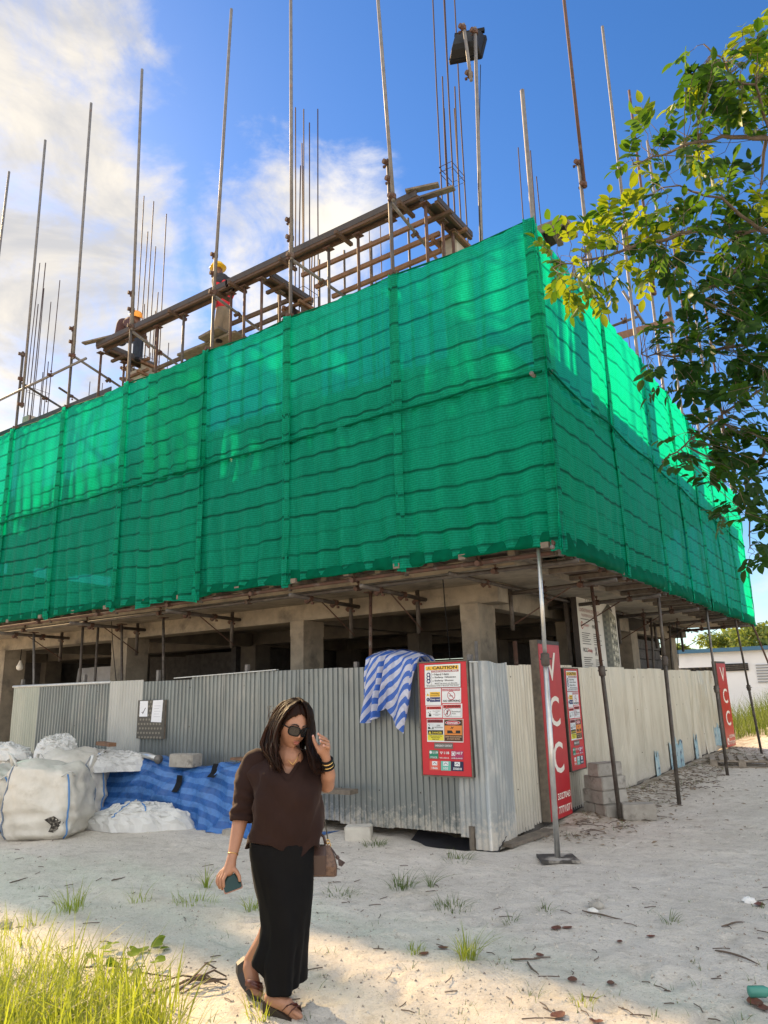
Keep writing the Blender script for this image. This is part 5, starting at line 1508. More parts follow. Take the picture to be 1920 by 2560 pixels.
def build_signs():
    nl = (0, -1, 0); nr = (1, 0, 0)
    safety_sign('red safety sign with caution notices on the grey fence beside the striped tarpaulin', (-4.49, 7.24, 1.935), (1, 0, 0), nl, 0.635, 1.235)
    safety_sign('narrow-looking red safety sign with notices on the cream fence', (-3.635, 9.55, 1.865), (0, 1, 0), nr, 0.56, 1.33)
    vcc_sign('tall red V C C sign at the near end of the cream fence', (-3.58, 8.6, 2.2), (0, 1, 0), nr, 0.72, 2.13)
    vcc_sign('tall red V C C sign at the far end of the cream fence', (-3.60, 20.0, 2.14), (0.08, 0.9968, 0), (0.9968, -0.08, 0), 0.85, 2.08)
    # project board above the cream fence
    o = np.array((-3.84, 10.9, 3.03)); u = np.array((0, 1.0, 0)); n = np.array((1.0, 0, 0)); W_, H_ = 1.95, 1.5
    t = thing('project_board', (-3.84, 11.9, 1.5), 'large white project board with a tower drawing above the cream fence', 'sign')
    box_board(t, 'board', o, u, n, W_, H_, 0.09, M_film)
    box_board(t, 'white_face', o + n * 0.005, u, n, W_, H_, 0.004, mk('white_vinyl', (0.68, 0.64, 0.56), (0.6, 0.57, 0.5), 3, 0.5))
    p = Print(o, u, n, W_, H_, 0.007)
    k = 0.80
    p.text('OASIS', 0.20, 0.03, 0.44, 0.11, '#3a3733', 1, -0.012)
    p.text('CONSTRUCTION AND DEVELOPMENT OF', 0.04, 0.155 * 0.95, 0.53, 0.185, '#8a4a44', 1); p.text('PURE RESIDENCE BUILDING AT', 0.08, 0.205, 0.42, 0.235, '#8a4a44', 1)
    p.poly([(0.05, 0.30), (0.075, 0.28), (0.10, 0.30), (0.10, 0.35), (0.075, 0.37), (0.05, 0.35)], '#a8443f', 1); p.poly([(0.06, 0.305), (0.075, 0.293), (0.09, 0.305), (0.09, 0.345), (0.075, 0.357), (0.06, 0.345)], '#cfc6b5', 2)
    p.text('BIGHAT', 0.125, 0.31, 0.24, 0.335, '#a8443f', 1, 0.01); p.text('INSIDE', 0.32, 0.305, 0.45, 0.345, '#3a3733', 1, 0.01)
    p.text('VCC', 0.05, 0.555, 0.15, 0.60, '#26231f', 1, 0.02); p.text('Group.', 0.155, 0.555, 0.27, 0.61, '#a8443f', 1, 0.02)
    p.line((0.335, 0.54), (0.375, 0.63), 0.012, '#5b2e2c', 1); p.line((0.375, 0.54), (0.335, 0.63), 0.012, '#26231f', 1)
    for (a, b, n_) in ((0.05, 0.40, 5), (0.32, 0.40, 5), (0.05, 0.65, 6), (0.32, 0.67, 5), (0.05, 0.96, 1), (0.32, 0.95, 2), (0.05, 0.255, 1), (0.32, 0.255, 1), (0.05, 0.51, 1), (0.32, 0.51, 1), (0.05, 0.80, 1), (0.32, 0.80, 1)):
        for i in range(n_): p.rect(a, b + i * 0.021, a + 0.20 - 0.03 * (i % 3), b + i * 0.021 + 0.009, '#6d665c', 1)
    p.disc(0.105, 0.865, 0.022, '#3a3733', 1); p.disc(0.105, 0.865, 0.013, '#cfc6b5', 2); p.disc(0.38, 0.86, 0.03, '#3a3733', 1); p.disc(0.385, 0.855, 0.02, '#cfc6b5', 2); p.rect(0.46, 0.875, 0.56, 0.925, '#2b2926', 1); p.disc(0.52, 0.965, 0.025, '#3a3733', 1)
    # tower picture
    p.poly([(0.60, 0.14), (0.74, 0.06), (0.79, 0.08), (0.79, 1.0), (0.62, 1.0)], '#5d5a4c', 1)
    p.poly([(0.79, 0.08), (0.97, 0.17), (0.985, 1.0), (0.79, 1.0)], '#8a8673', 1)
    p.poly([(0.72, 0.07), (0.78, 0.02), (0.86, 0.06), (0.90, 0.12), (0.80, 0.09)], '#4a473c', 2)
    for i in range(13):
        yy = 0.17 + i * 0.063
        p.rect(0.63, yy, 0.69, yy + 0.03, '#3c3a31', 2); p.rect(0.70, yy, 0.76, yy + 0.03, '#736f5e', 2)
        for q in (0.81, 0.865, 0.92): p.rect(q, yy + 0.01 + (q - 0.8) * 0.2, q + 0.035, yy + 0.045 + (q - 0.8) * 0.2, '#c9c3af' if (i + int(q * 100)) % 3 else '#45423a', 2)
    p.done('printed_design', t)
    for y in (11.0, 12.75):
        mb = MB(); mb.bar((-4.0, y, 0.1), (-4.05, y, 3.0), 0.06, 0.06, (1, 0, 0)); mb.build('post', M_darkpipe, t)
    # dark notice board with two sheets of paper on the grey fence
    a = ay(299, 1513, 7.30); b = ay(354, 1588, 7.30)
    W_, H_ = b[0] - a[0], 0.56
    t = thing('notice_board', (a[0] + W_ / 2, 7.3, a[2] - H_), 'small dark patterned notice board with two papers on the grey fence', 'notice board')
    o = np.array((a[0], 7.30, a[2]))
    box_board(t, 'board', o, (1, 0, 0), nl, W_, H_, 0.03, M_oldwood)
    p = Print(o, (1, 0, 0), nl, W_, H_, 0.002)
    p.rect(0.0, 0.0, 1, 1, '#4a463e', 1)
    for i in range(-6, 12):
        for j in range(9):
            aa = i * 0.11 + j * 0.05; bb = j * 0.115
            if 0.02 < aa < 0.9: p.poly([(aa, bb + 0.03), (aa + 0.06, bb + 0.015), (aa + 0.075, bb + 0.065), (aa + 0.015, bb + 0.08)], '#7d776a', 2)
    p.done('printed_pattern', t)
    p = Print(o, (1, 0, 0), nl, W_, H_, 0.006); p.rect(0.08, 0.02, 0.38, 0.43, '#e4e6ea', 1); p.line((0.2, 0.36), (0.3, 0.2), 0.02, '#2a2a30', 2); p.line((0.16, 0.33), (0.24, 0.3), 0.012, '#2a2a30', 2); p.done('paper', t)
    p = Print(o, (1, 0, 0), nl, W_, H_, 0.006); p.poly([(0.57, 0.01), (0.93, 0.0), (0.90, 0.58), (0.52, 0.57)], '#e4e6ea', 1)
    for i in range(5): p.rect(0.62, 0.15 + i * 0.07, 0.85 - 0.05 * (i % 2), 0.158 + i * 0.07, '#a7abb3', 2)
    p.done('paper', t)


build_signs()

# ---------------------------------------------------------------- sacks, tarpaulins, blocks, site clutter
M_sack = mk('white_woven_sack', (0.70, 0.67, 0.60), (0.60, 0.57, 0.50), 5, 0.6, bump=0.02, bscale=7, c3=(0.40, 0.36, 0.29), scale3=3.2, lo3=0.56, hi3=0.85, transl=0.12)
M_sack2 = mk('clean_woven_sack', (0.74, 0.74, 0.71), (0.64, 0.64, 0.62), 6, 0.5, bump=0.01, bscale=11, transl=0.15)
M_cord = mk('blue_grey_cord', (0.16, 0.20, 0.26), None, rough=0.8)
M_bluecord = mk('blue_cord', (0.10, 0.24, 0.5), None, rough=0.8)


def sgnpow(x, p): return math.copysign(abs(x) ** p, x)


def bulk_bag(label, c, w, d, h, rz, seed, cord=True, mat=None, slump=0.0, loops=True):
    t = thing('bulk_bag', c, label, 'bulk bag', 'white bulk bags by the tarpaulin')
    c = np.array(c, float); cr, sr = math.cos(rz), math.sin(rz)
    nv, nu = 40, 84

    def S(f, an):
        # f 0..1 base to top
        zz = h * f
        k = 0.90 + 0.14 * math.sin(math.pi * min(1, f * 1.02)) - 0.05 * f
        if f < 0.07: k *= 0.86 + 2.0 * f
        if f > 0.86: k *= 1 - ((f - 0.86) / 0.14) ** 2 * 0.55
        e = 0.42 + 0.25 * f
        x = sgnpow(math.cos(an), e) * w / 2 * k; y = sgnpow(math.sin(an), e) * d / 2 * k
        n = 0.18 * float(fbm(an * 1.6 + seed * 7, f * 3.2, 3, seed)) + 0.06 * float(fbm(an * 4 + seed, f * 7 + an * 1.5, 3, seed + 4)) + 0.012 * (1 - abs(math.sin(an * 5 + f * 9 + 3 * float(fbm(an, f * 4, 2, seed))))) ** 3 + 0.03 * math.sin(f * 30 + 2 * math.sin(an * 2)) * (f < 0.4) * 0.3
        l = math.hypot(x, y) + 1e-6
        x += x / l * n; y += y / l * n
        zz += 0.22 * float(fbm(x * 3 + seed, y * 3, 3, seed + 8)) * f * f * 1.2 + slump * f * (x / w)
        return np.array((c[0] + x * cr - y * sr, c[1] + x * sr + y * cr, c[2] + max(zz, 0.002)))
    mb = MB()
    mb.loft([[S(i / nv, 2 * math.pi * j / nu) for j in range(nu)] for i in range(nv + 1)])
    body = mb.build('bag_body', mat or M_sack, t, smooth=True)
    if cord:
        for q in (1, 3, 5, 7):
            an = q * math.pi / 4
            mb = MB()
            pts = [S(f, an) for f in np.linspace(0.03, 0.90, 16)]
            cc = c + (0, 0, h / 2)
            pts = [p + (p - cc) / np.linalg.norm(p - cc) * 0.008 for p in pts]
            mb.tube(pts, 0.011, 6); mb.build('seam_cord', M_cord if q != 7 else M_bluecord, t, smooth=True)
    if loops:
        for q in (1, 3, 5, 7):
            an = q * math.pi / 4; p = S(0.88, an); o_ = S(0.8, an)
            out = (o_ - c) * np.array((1, 1, 0)); out /= np.linalg.norm(out)
            mb = MB(); tt = np.linspace(0, 1, 9)
            mb.tube([p + out * (0.06 * math.sin(math.pi * f)) + np.array((-out[1], out[0], 0)) * 0.16 * (f - 0.5) + np.array((0, 0, 0.14 * math.sin(math.pi * f) * (1 if q % 4 == 1 else 0.4))) for f in tt], 0.02, 6, flat=0.35)
            mb.build('lifting_loop', mat or M_sack2, t, smooth=True)
    return t, S


def crumple(name, label, cat, c, w, d, h, rz, seed, mat, group=None, nu=46, nv=26, ridge=1.0, edge=None, parts=None, thick=False):
    """limp heap of cloth: heightfield dome with ridged folds and a ragged outline"""
    c = np.array(c, float); cr, sr = math.cos(rz), math.sin(rz)
    a = np.linspace(0, 2 * math.pi, nu, endpoint=False); r = np.linspace(0.0, 1, nv)
    A, Rr = np.meshgrid(a, r, indexing='ij')
    out = 1 + 0.55 * (vnoise(np.cos(A) * 1.4 + 5, np.sin(A) * 1.4 + seed, seed) - 0.5) * 1.2
    if edge is not None: out = out * edge(A)
    X = np.cos(A) * Rr * out * w / 2; Y = np.sin(A) * Rr * out * d / 2
    wx = 0.35 * fbm(X * 1.8 + seed, Y * 1.8, 3, seed + 1) * 2; wy = 0.35 * fbm(X * 1.8 + 9, Y * 1.8 + seed, 3, seed + 2) * 2
    f1 = 1 - np.abs(np.sin((X * 1.2 + Y * 2.6 + wx * 2.2) * 3.1 + seed)); f2 = 1 - np.abs(np.sin((X * 3.0 - Y * 1.4 + wy * 2.5) * 3.7 + seed * 2)); n3 = fbm(X * 9, Y * 9, 3, seed)
    prof = np.clip(1 - Rr ** 4, 0, 1) ** 0.6
    Z = prof * h * (0.62 + 0.7 * fbm(X * 1.5 + seed, Y * 1.5, 2, seed + 3) + ridge * (0.10 * f1 ** 1.4 + 0.07 * f2 ** 1.5)) + 0.06 * n3 * np.sqrt(prof) + 0.004
    jr = np.random.default_rng(seed); X = X + jr.normal(0, 0.012, X.shape) * (Rr > 0.05); Y = Y + jr.normal(0, 0.012, Y.shape) * (Rr > 0.05); Z = Z + np.abs(jr.normal(0, 0.009, Z.shape)) * np.sqrt(prof)
    P = np.stack([c[0] + X * cr - Y * sr, c[1] + X * sr + Y * cr, c[2] + Z], -1)
    mb = MB(); mb.grid(P, closed_u=True, uv=np.stack([X, Y], -1))
    if parts is None:
        o = mb.build(name, mat, None, smooth=False); tag(o, label, cat, group); return o, P
    o = mb.build(name, mat, parts, smooth=True); return o, P


def stripes_mat(name, ca, cb, period, angle=0.0, duty=0.5, transl=0.15, wob=0.01, rough=0.4, bump=0.004):
    m = bpy.data.materials.new(name); m.use_nodes = True
    nt = m.node_tree; N, L = nt.nodes, nt.links; b = N['Principled BSDF']; b.inputs['Roughness'].default_value = rough
    uv = N.new('ShaderNodeUVMap'); mp = N.new('ShaderNodeMapping'); mp.inputs['Rotation'].default_value = (0, 0, angle); L.new(uv.outputs[0], mp.inputs[0])
    sp = N.new('ShaderNodeSeparateXYZ'); L.new(mp.outputs[0], sp.inputs[0])
    nz = N.new('ShaderNodeTexNoise'); nz.inputs['Scale'].default_value = 5; L.new(uv.outputs[0], nz.inputs[0])

    def mth(op, a, c=None, d=None):
        n = N.new('ShaderNodeMath'); n.operation = op
        for k, v in enumerate((a, c, d)):
            if v is None: continue
            if isinstance(v, (int, float)): n.inputs[k].default_value = v
            else: L.new(v, n.inputs[k])
        return n.outputs[0]
    v = mth('ADD', sp.outputs[1], mth('MULTIPLY', nz.outputs[0], wob))
    fr = mth('FRACT', mth('MULTIPLY', v, 1 / period))
    st = mth('GREATER_THAN', fr, duty)
    n2 = N.new('ShaderNodeTexNoise'); n2.inputs['Scale'].default_value = 22; n2.inputs['Detail'].default_value = 6; L.new(uv.outputs[0], n2.inputs[0])
    mx = N.new('ShaderNodeMixRGB'); mx.inputs[1].default_value = (*ca, 1); mx.inputs[2].default_value = (*cb, 1); L.new(st, mx.inputs[0])
    m2 = N.new('ShaderNodeMixRGB'); m2.blend_type = 'MULTIPLY'; m2.inputs[0].default_value = 0.5; L.new(mx.outputs[0], m2.inputs[1]); L.new(n2.outputs[0], m2.inputs[2])
    m3 = N.new('ShaderNodeMixRGB'); m3.blend_type = 'MULTIPLY'; m3.inputs[0].default_value = 1; m3.inputs[2].default_value = (1.3, 1.3, 1.3, 1); L.new(m2.outputs[0], m3.inputs[1])
    L.new(m3.outputs[0], b.inputs['Base Color'])
    bp = N.new('ShaderNodeBump'); bp.inputs['Distance'].default_value = bump; L.new(n2.outputs[0], bp.inputs['Height']); L.new(bp.outputs[0], b.inputs['Normal'])
    tr = N.new('ShaderNodeBsdfTranslucent'); L.new(m3.outputs[0], tr.inputs[0]); ms = N.new('ShaderNodeMixShader'); ms.inputs[0].default_value = transl
    L.new(b.outputs[0], ms.inputs[1]); L.new(tr.outputs[0], ms.inputs[2]); L.new(ms.outputs[0], N['Material Output'].inputs[0])
    return m


M_tarp = stripes_mat('blue_striped_tarpaulin', (0.022, 0.11, 0.36), (0.07, 0.20, 0.50), 0.145, 0.05, 0.5, 0.12, 0.04, 0.35, 0.012)
M_tarp2 = stripes_mat('blue_white_tarpaulin', (0.05, 0.15, 0.55), (0.58, 0.60, 0.72), 0.105, R_(-40), 0.47, 0.2, 0.015, 0.45)


def build_bags():
    g = lambda x, y: float(gz(x, y))
    yaw = math.atan2(0.5612, 0.8277)
    t, S = bulk_bag('big full white bulk bag with a torn dirty hole, in front of the tarpaulin', (-8.98, 5.56, g(-8.98, 5.56) - 0.01), 0.93, 0.9, 0.88, yaw, 3, slump=-0.10)
    # torn hole with dark soil, set in the lower corner facing the camera
    mb = MB(); an0 = -math.pi / 4 - 0.42; rings = []
    for k in range(4):
        rr = [0.001, 0.4, 0.8, 1.0][k]; ring = []
        for j in range(14):
            th = 2 * math.pi * j / 14; w = 1 + 0.35 * math.sin(3 * th + 1) + 0.2 * math.sin(5 * th)
            p = S(0.24 + 0.10 * rr * w * math.sin(th), an0 + 0.22 * rr * w * math.cos(th)); cc = np.array((-8.98, 5.56, 0.5)); n = (p - cc); n[2] = 0; n /= np.linalg.norm(n)
            ring.append(p + n * (0.012 - 0.008 * (rr < 0.9)))
        rings.append(ring)
    mb.loft(rings, cap=False); mb.build('torn_hole', mk('soil_in_tear', (0.035, 0.03, 0.025), (0.35, 0.32, 0.27), 30, 0.9, lo=0.5, hi=0.7), t, smooth=True)
    bulk_bag('white bulk bag at the picture edge beside the big full bag', (-10.1, 5.35, g(-10.1, 5.35) - 0.01), 0.95, 0.95, 0.8, yaw + 0.15, 8)
    bulk_bag('white bulk bag behind the big full bag', (-10.0, 6.45, g(-10, 6.45) - 0.01), 1.0, 0.9, 0.92, yaw + 0.5, 13, slump=0.1)
    bulk_bag('slumped white bulk bag behind, against the fence end', (-11.4, 6.3, g(-11.4, 6.3) - 0.01), 1.1, 0.9, 0.92, yaw - 0.3, 17, slump=-0.2)
    # empty sacks thrown on top
    crumple('empty_sack', 'crumpled empty white sack standing up on the bulk bags', 'sack', (-10.35, 6.45, 0.82), 0.7, 0.7, 0.42, 0.4, 5, M_sack2, ridge=1.2)
    crumple('empty_sack', 'flattened white sack with blue stripes at the picture edge', 'sack', (-11.4, 6.2, 0.78), 1.0, 0.8, 0.32, 0.1, 9, M_sack2)
    crumple('empty_sack', 'white sack draped over a plank beside the blue tarpaulin', 'sack', (-9.55, 6.85, 0.62), 1.15, 0.75, 0.42, 0.15, 14, M_sack2)
    mb = MB(); mb.bar((-9.75, 6.75, 1.0), (-9.15, 6.55, 1.0), 0.10, 0.05); tag(mb.build('timber_plank', M_wood), 'short brown plank sticking out of the draped white sack', 'plank')
    # loose sack lying on the sand in front of the tarpaulin
    o, P = crumple('empty_sack', 'crumpled white sack with blue seams lying on the sand before the tarpaulin', 'sack', (-8.25, 6.35, g(-8.25, 6.35)), 1.45, 0.78, 0.50, yaw - 0.15, 23, M_sack2, ridge=1.15)
    for (i, j0, j1) in ((31, 3, 22), (12, 5, 22), (38, 4, 20)):
        mb = MB(); mb.tube([P[i, j] + np.array((0, 0, 0.006)) for j in range(j0, j1)], 0.009, 5); c = mb.build('seam_cord', M_bluecord, o)


build_bags()


def build_tarps():
    t = thing('tarpaulin', (-8, 6.95, 0), 'blue striped tarpaulin draped over a low pile against the grey fence', 'tarpaulin')
    x0, x1 = -10.7, -5.70
    ns, nt_ = 150, 34
    prof = [(6.78, 0.0), (6.84, 0.10), (6.90, 0.42), (6.95, 0.70), (7.05, 0.77), (7.22, 0.76), (7.30, 0.72)]
    pa = np.array(prof); seg = np.concatenate([[0], np.cumsum(np.linalg.norm(np.diff(pa, axis=0), axis=1))])
    P = np.zeros((ns, nt_, 3)); UV = np.zeros((ns, nt_, 2))
    for i in range(ns):
        s = i / (ns - 1); x = x0 + (x1 - x0) * s
        hs = 0.92 + 0.5 * float(fbm(x * 0.9, 0.5, 3, 41)) + 0.13 * math.exp(-((x + 7.35) / 0.5) ** 2) - 0.97 * np.clip((x + 6.75) / 0.6, 0, 1) ** 1.3
        for j in range(nt_):
            f = j / (nt_ - 1) * seg[-1]
            y = np.interp(f, seg, pa[:, 0]); z = np.interp(f, seg, pa[:, 1]) * hs
            front = max(0.0, 1 - j / (nt_ * 0.62))
            y2 = y - 0.20 * front * (0.5 + float(vnoise(x * 1.1, 3, 5))) * (1 if x > -7.9 else 0.6)
            nn = 0.20 * float(fbm(x * 2.2 + z * 1.3, z * 3.0, 3, 43)) + 0.05 * (1 - abs(math.sin(x * 4.3 - z * 5 + 3 * float(fbm(x * 1.4, z * 2, 2, 46))))) ** 4 + 0.07 * (1 - 2 * abs(float(vnoise(x * 4.5 + z * 3, z * 3.5 - x, 44)) - 0.5)) * (1.0 if x > -8 else 0.5)
            P[i, j] = (x + 0.08 * float(fbm(x * 3, z * 3, 2, 47)), y2 - nn, max(z + 0.3 * nn * (z > 0.1), float(gz(x, y2)) + 0.004))
            UV[i, j] = (x, f + 0.25 * nn + 0.12 * float(fbm(x * 1.2, z * 2, 2, 48)) + 0.35 * max(0, x + 7.7) * 0.5)
    mb = MB(); mb.grid(P, uv=UV); mb.build('sheet', M_tarp, t, smooth=True)
    mb = MB(); mb.box((-8.6, 7.12, 0.28), (4.2, 0.30, 0.56)); mb.build('covered_pile', M_block, t)

    def on(x, f):
        i = int(round((x - x0) / (x1 - x0) * (ns - 1))); return P[i, int(f * (nt_ - 1))]
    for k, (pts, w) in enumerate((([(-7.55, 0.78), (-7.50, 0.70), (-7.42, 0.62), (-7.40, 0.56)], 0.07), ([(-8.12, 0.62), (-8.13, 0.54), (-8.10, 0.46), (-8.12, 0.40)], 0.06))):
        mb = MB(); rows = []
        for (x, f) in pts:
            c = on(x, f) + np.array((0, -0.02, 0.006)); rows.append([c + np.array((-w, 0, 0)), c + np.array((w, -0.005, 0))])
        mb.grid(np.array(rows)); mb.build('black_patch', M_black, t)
    # things lying on the tarpaulin
    b = on(-8.1, 0.80); t2 = concrete_block('grey concrete block weighing down the blue tarpaulin', (-8.12, 6.98, float(b[2]) + 0.0), 0.10, (0.42, 0.2, 0.17))
    mb = MB(); a = on(-9.3, 0.82); c = on(-8.55, 0.72); a = a + (0, 0, 0.06); c = c + (0, -0.03, 0.05)
    tt = thing('metal_pipe', (a + c) / 2, 'short bent galvanised pipe lying on the blue tarpaulin', 'pipe')
    mb.tube([a, a * 0.5 + c * 0.5 + np.array((0, 0, 0.02)), c], 0.042, 12); mb.build('tube', M_galvclean, tt, smooth=True)
    mb = MB(); d = (c - a) / np.linalg.norm(c - a); mb.tube([c - d * 0.02, c + d * 0.06], [0.043, 0.062], 12); mb.build('flared_end', M_galv, tt, smooth=True)
    q = on(-7.1, 0.8); mb = MB(); mb.bar((-7.25, 7.06, q[2] + 0.05), (-6.85, 7.0, q[2] + 0.05), 0.16, 0.03); tag(mb.build('timber_plank', M_wood), 'short reddish plank on top of the blue tarpaulin', 'plank')
    mb = MB(); mb.bar((-5.95, 7.08, 0.50), (-5.33, 7.08, 0.505), 0.16, 0.05); tag(mb.build('timber_plank', M_oldwood), 'grey plank poking out past the tarpaulin end', 'plank')
    # striped sheet hung over the fence
    zs = [((400, 240), (285, 1550)), ((560, 215), (430, 1570)), ((680, 190), (600, 1490)), ((800, 200), (665, 1350)), ((950, 185), (790, 1280)), ((1100, 210), (950, 1560)), ((1250, 240), (1100, 1780)), ((1330, 260), (1190, 1450)), ((1440, 300), (1310, 450))]
    def zp(x, y): return ((860 + x * 0.1326) / DS, (1600 + y * 0.1326) / DS)
    n1, n2 = 64, 44
    P = np.zeros((n1, n2, 3)); UV = np.zeros((n1, n2, 2)); k = np.arange(len(zs))
    for i in range(n1):
        s = i / (n1 - 1) * (len(zs) - 1)
        tp = [np.interp(s, k, [q[0][c] for q in zs]) for c in (0, 1)]; bt = [np.interp(s, k, [q[1][c] for q in zs]) for c in (0, 1)]
        for j in range(n2):
            f = j / (n2 - 1); u, v = zp(tp[0] + (bt[0] - tp[0]) * f, tp[1] + (bt[1] - tp[1]) * f)
            y = 7.27 - 0.10 * math.sin(min(1, f * 1.6) * math.pi / 2) - 0.05 * math.sin(s * 1.3)
            p = ay(u, v, y)
            fold = 0.05 * math.sin(s * 5.2 + f * 2) * (1 if s < 3.2 else 0.25) * (0.3 + f) + 0.10 * float(fbm(s * 1.3, f * 3, 3, 51))
            if f < 0.08: fold += (0.08 - f) * 2.2
            P[i, j] = p + np.array((0, fold, 0))
            UV[i, j] = (p[0] + 0.5 * (0 if s > 3 else (3 - s) * 0.16), p[2] + (0.12 * (3 - s) if s < 3 else 0) + 0.03 * math.sin(s * 3))
    t = thing('tarpaulin', (-4.95, 7.2, 1.1), 'blue and white striped tarpaulin hung over the fence beside the red sign', 'tarpaulin')
    mb = MB(); mb.grid(P, uv=UV); mb.build('sheet', M_tarp2, t, smooth=True)
    Q = np.zeros((n1, 6, 3)); UQ = np.zeros((n1, 6, 2))
    for i in range(n1):
        for j in range(6):
            Q[i, j] = P[i, 0] + np.array((0, 0.03 + 0.05 * j, 0.015 - 0.012 * j * j)); UQ[i, j] = UV[i, 0] + np.array((0, 0.05 * j))
    mb = MB(); mb.grid(Q, uv=UQ); mb.build('folded_back', M_tarp2, t, smooth=True)


def concrete_block(label, c, rz, size=(0.40, 0.2, 0.2), group=None, mat=None, cores=False):
    """block with chipped, bevelled edges"""
    c = np.array(c, float); sx, sy, sz = size
    bm = bmesh.new(); bmesh.ops.create_cube(bm, size=1.0)
    for v in bm.verts: v.co = Vector((v.co.x * sx, v.co.y * sy, v.co.z * sz))
    bmesh.ops.bevel(bm, geom=list(bm.edges), offset=0.010, segments=2, affect='EDGES')
    for v in bm.verts:
        v.co += Vector([random.uniform(-1, 1) * 0.004 for _ in range(3)])
        v.co.z += sz / 2
    me = bpy.data.meshes.new('concrete_block'); bm.to_mesh(me); bm.free()
    me.materials.append(mat or M_blockg)
    o = bpy.data.objects.new('concrete_block', me); COL.objects.link(o); o.location = tuple(c); o.rotation_euler = (0, 0, rz)
    tag(o, label, 'concrete block', group); return o


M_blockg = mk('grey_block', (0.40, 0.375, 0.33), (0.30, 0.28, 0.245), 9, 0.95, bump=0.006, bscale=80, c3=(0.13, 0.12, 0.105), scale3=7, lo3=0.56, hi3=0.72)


def build_blocks():
    G = 'blocks of the stack by the leaning prop'
    x, y = -3.26, 9.62; z = float(gz(x, y)) - 0.03
    yaw = R_(62)
    names = ['bottom', 'second', 'third', 'top']
    for k in range(4):
        for j in (0, 1):
            if k == 3 and j == 1: continue
            off = 0.205 * (j - 0.5) + 0.02 * (k % 2)
            cx = x + off * -math.sin(yaw) ; cy = y + off * math.cos(yaw) + 0.09
            concrete_block('%s concrete block in the %s course of the stack' % ('nearer' if j == 0 else 'farther', names[k]), (cx + 0.015 * k * (j * 2 - 1), cy, z + k * 0.163), yaw + random.uniform(-0.05, 0.05), (0.42, 0.2, 0.16), G)
    concrete_block('single concrete block lying beside the stack', (-2.86, 9.66, float(gz(-2.86, 9.66)) - 0.01), R_(25), (0.40, 0.2, 0.19))
    concrete_block('pale concrete lump half buried near the grey fence foot', (-5.25, 7.05, float(gz(-5.25, 7.05)) - 0.04), 0.5, (0.3, 0.2, 0.17), None, mk('pale_lump', (0.6, 0.57, 0.5), (0.5, 0.47, 0.41), 7, 0.95, bump=0.01, bscale=30))
    concrete_block('small grey stone slab under the tarpaulin edge', (-6.75, 6.6, float(gz(-6.75, 6.6)) - 0.02), 0.2, (0.3, 0.14, 0.08))


def build_pallet():
    c = np.array((-2.75, 16.5, float(gz(-2.75, 16.5)))); W_, L_ = 1.15, 1.0
    t = thing('wooden_pallet', c, 'weathered grey wooden pallet lying on the sand behind the leaning props', 'pallet')
    yaw = R_(12); rot = np.array(((math.cos(yaw), -math.sin(yaw), 0), (math.sin(yaw), math.cos(yaw), 0), (0, 0, 1)))
    pm = mk('pallet_wood', (0.36, 0.31, 0.25), (0.25, 0.21, 0.17), 13, 0.85, bump=0.003, bscale=70)
    for k in range(7):
        mb = MB(); mb.box(c + rot @ np.array((-W_ / 2 + 0.06 + k * (W_ - 0.12) / 6, 0, 0.135 + 0.003 * (k % 2))), (0.10, L_, 0.02), rot); mb.build('deck_board', pm, t)
    for s in (-1, 0, 1):
        mb = MB(); mb.box(c + rot @ np.array((0, s * (L_ / 2 - 0.05), 0.113)), (W_, 0.09, 0.02), rot); mb.build('stringer_board', pm, t)
        for q in (-1, 0, 1):
            mb = MB(); mb.box(c + rot @ np.array((q * (W_ / 2 - 0.07), s * (L_ / 2 - 0.05), 0.062)), (0.13, 0.1, 0.082), rot); mb.build('block', pm, t)
        mb = MB(); mb.box(c + rot @ np.array((0, s * (L_ / 2 - 0.05), 0.012)), (W_, 0.1, 0.018), rot); mb.build('bottom_board', pm, t)


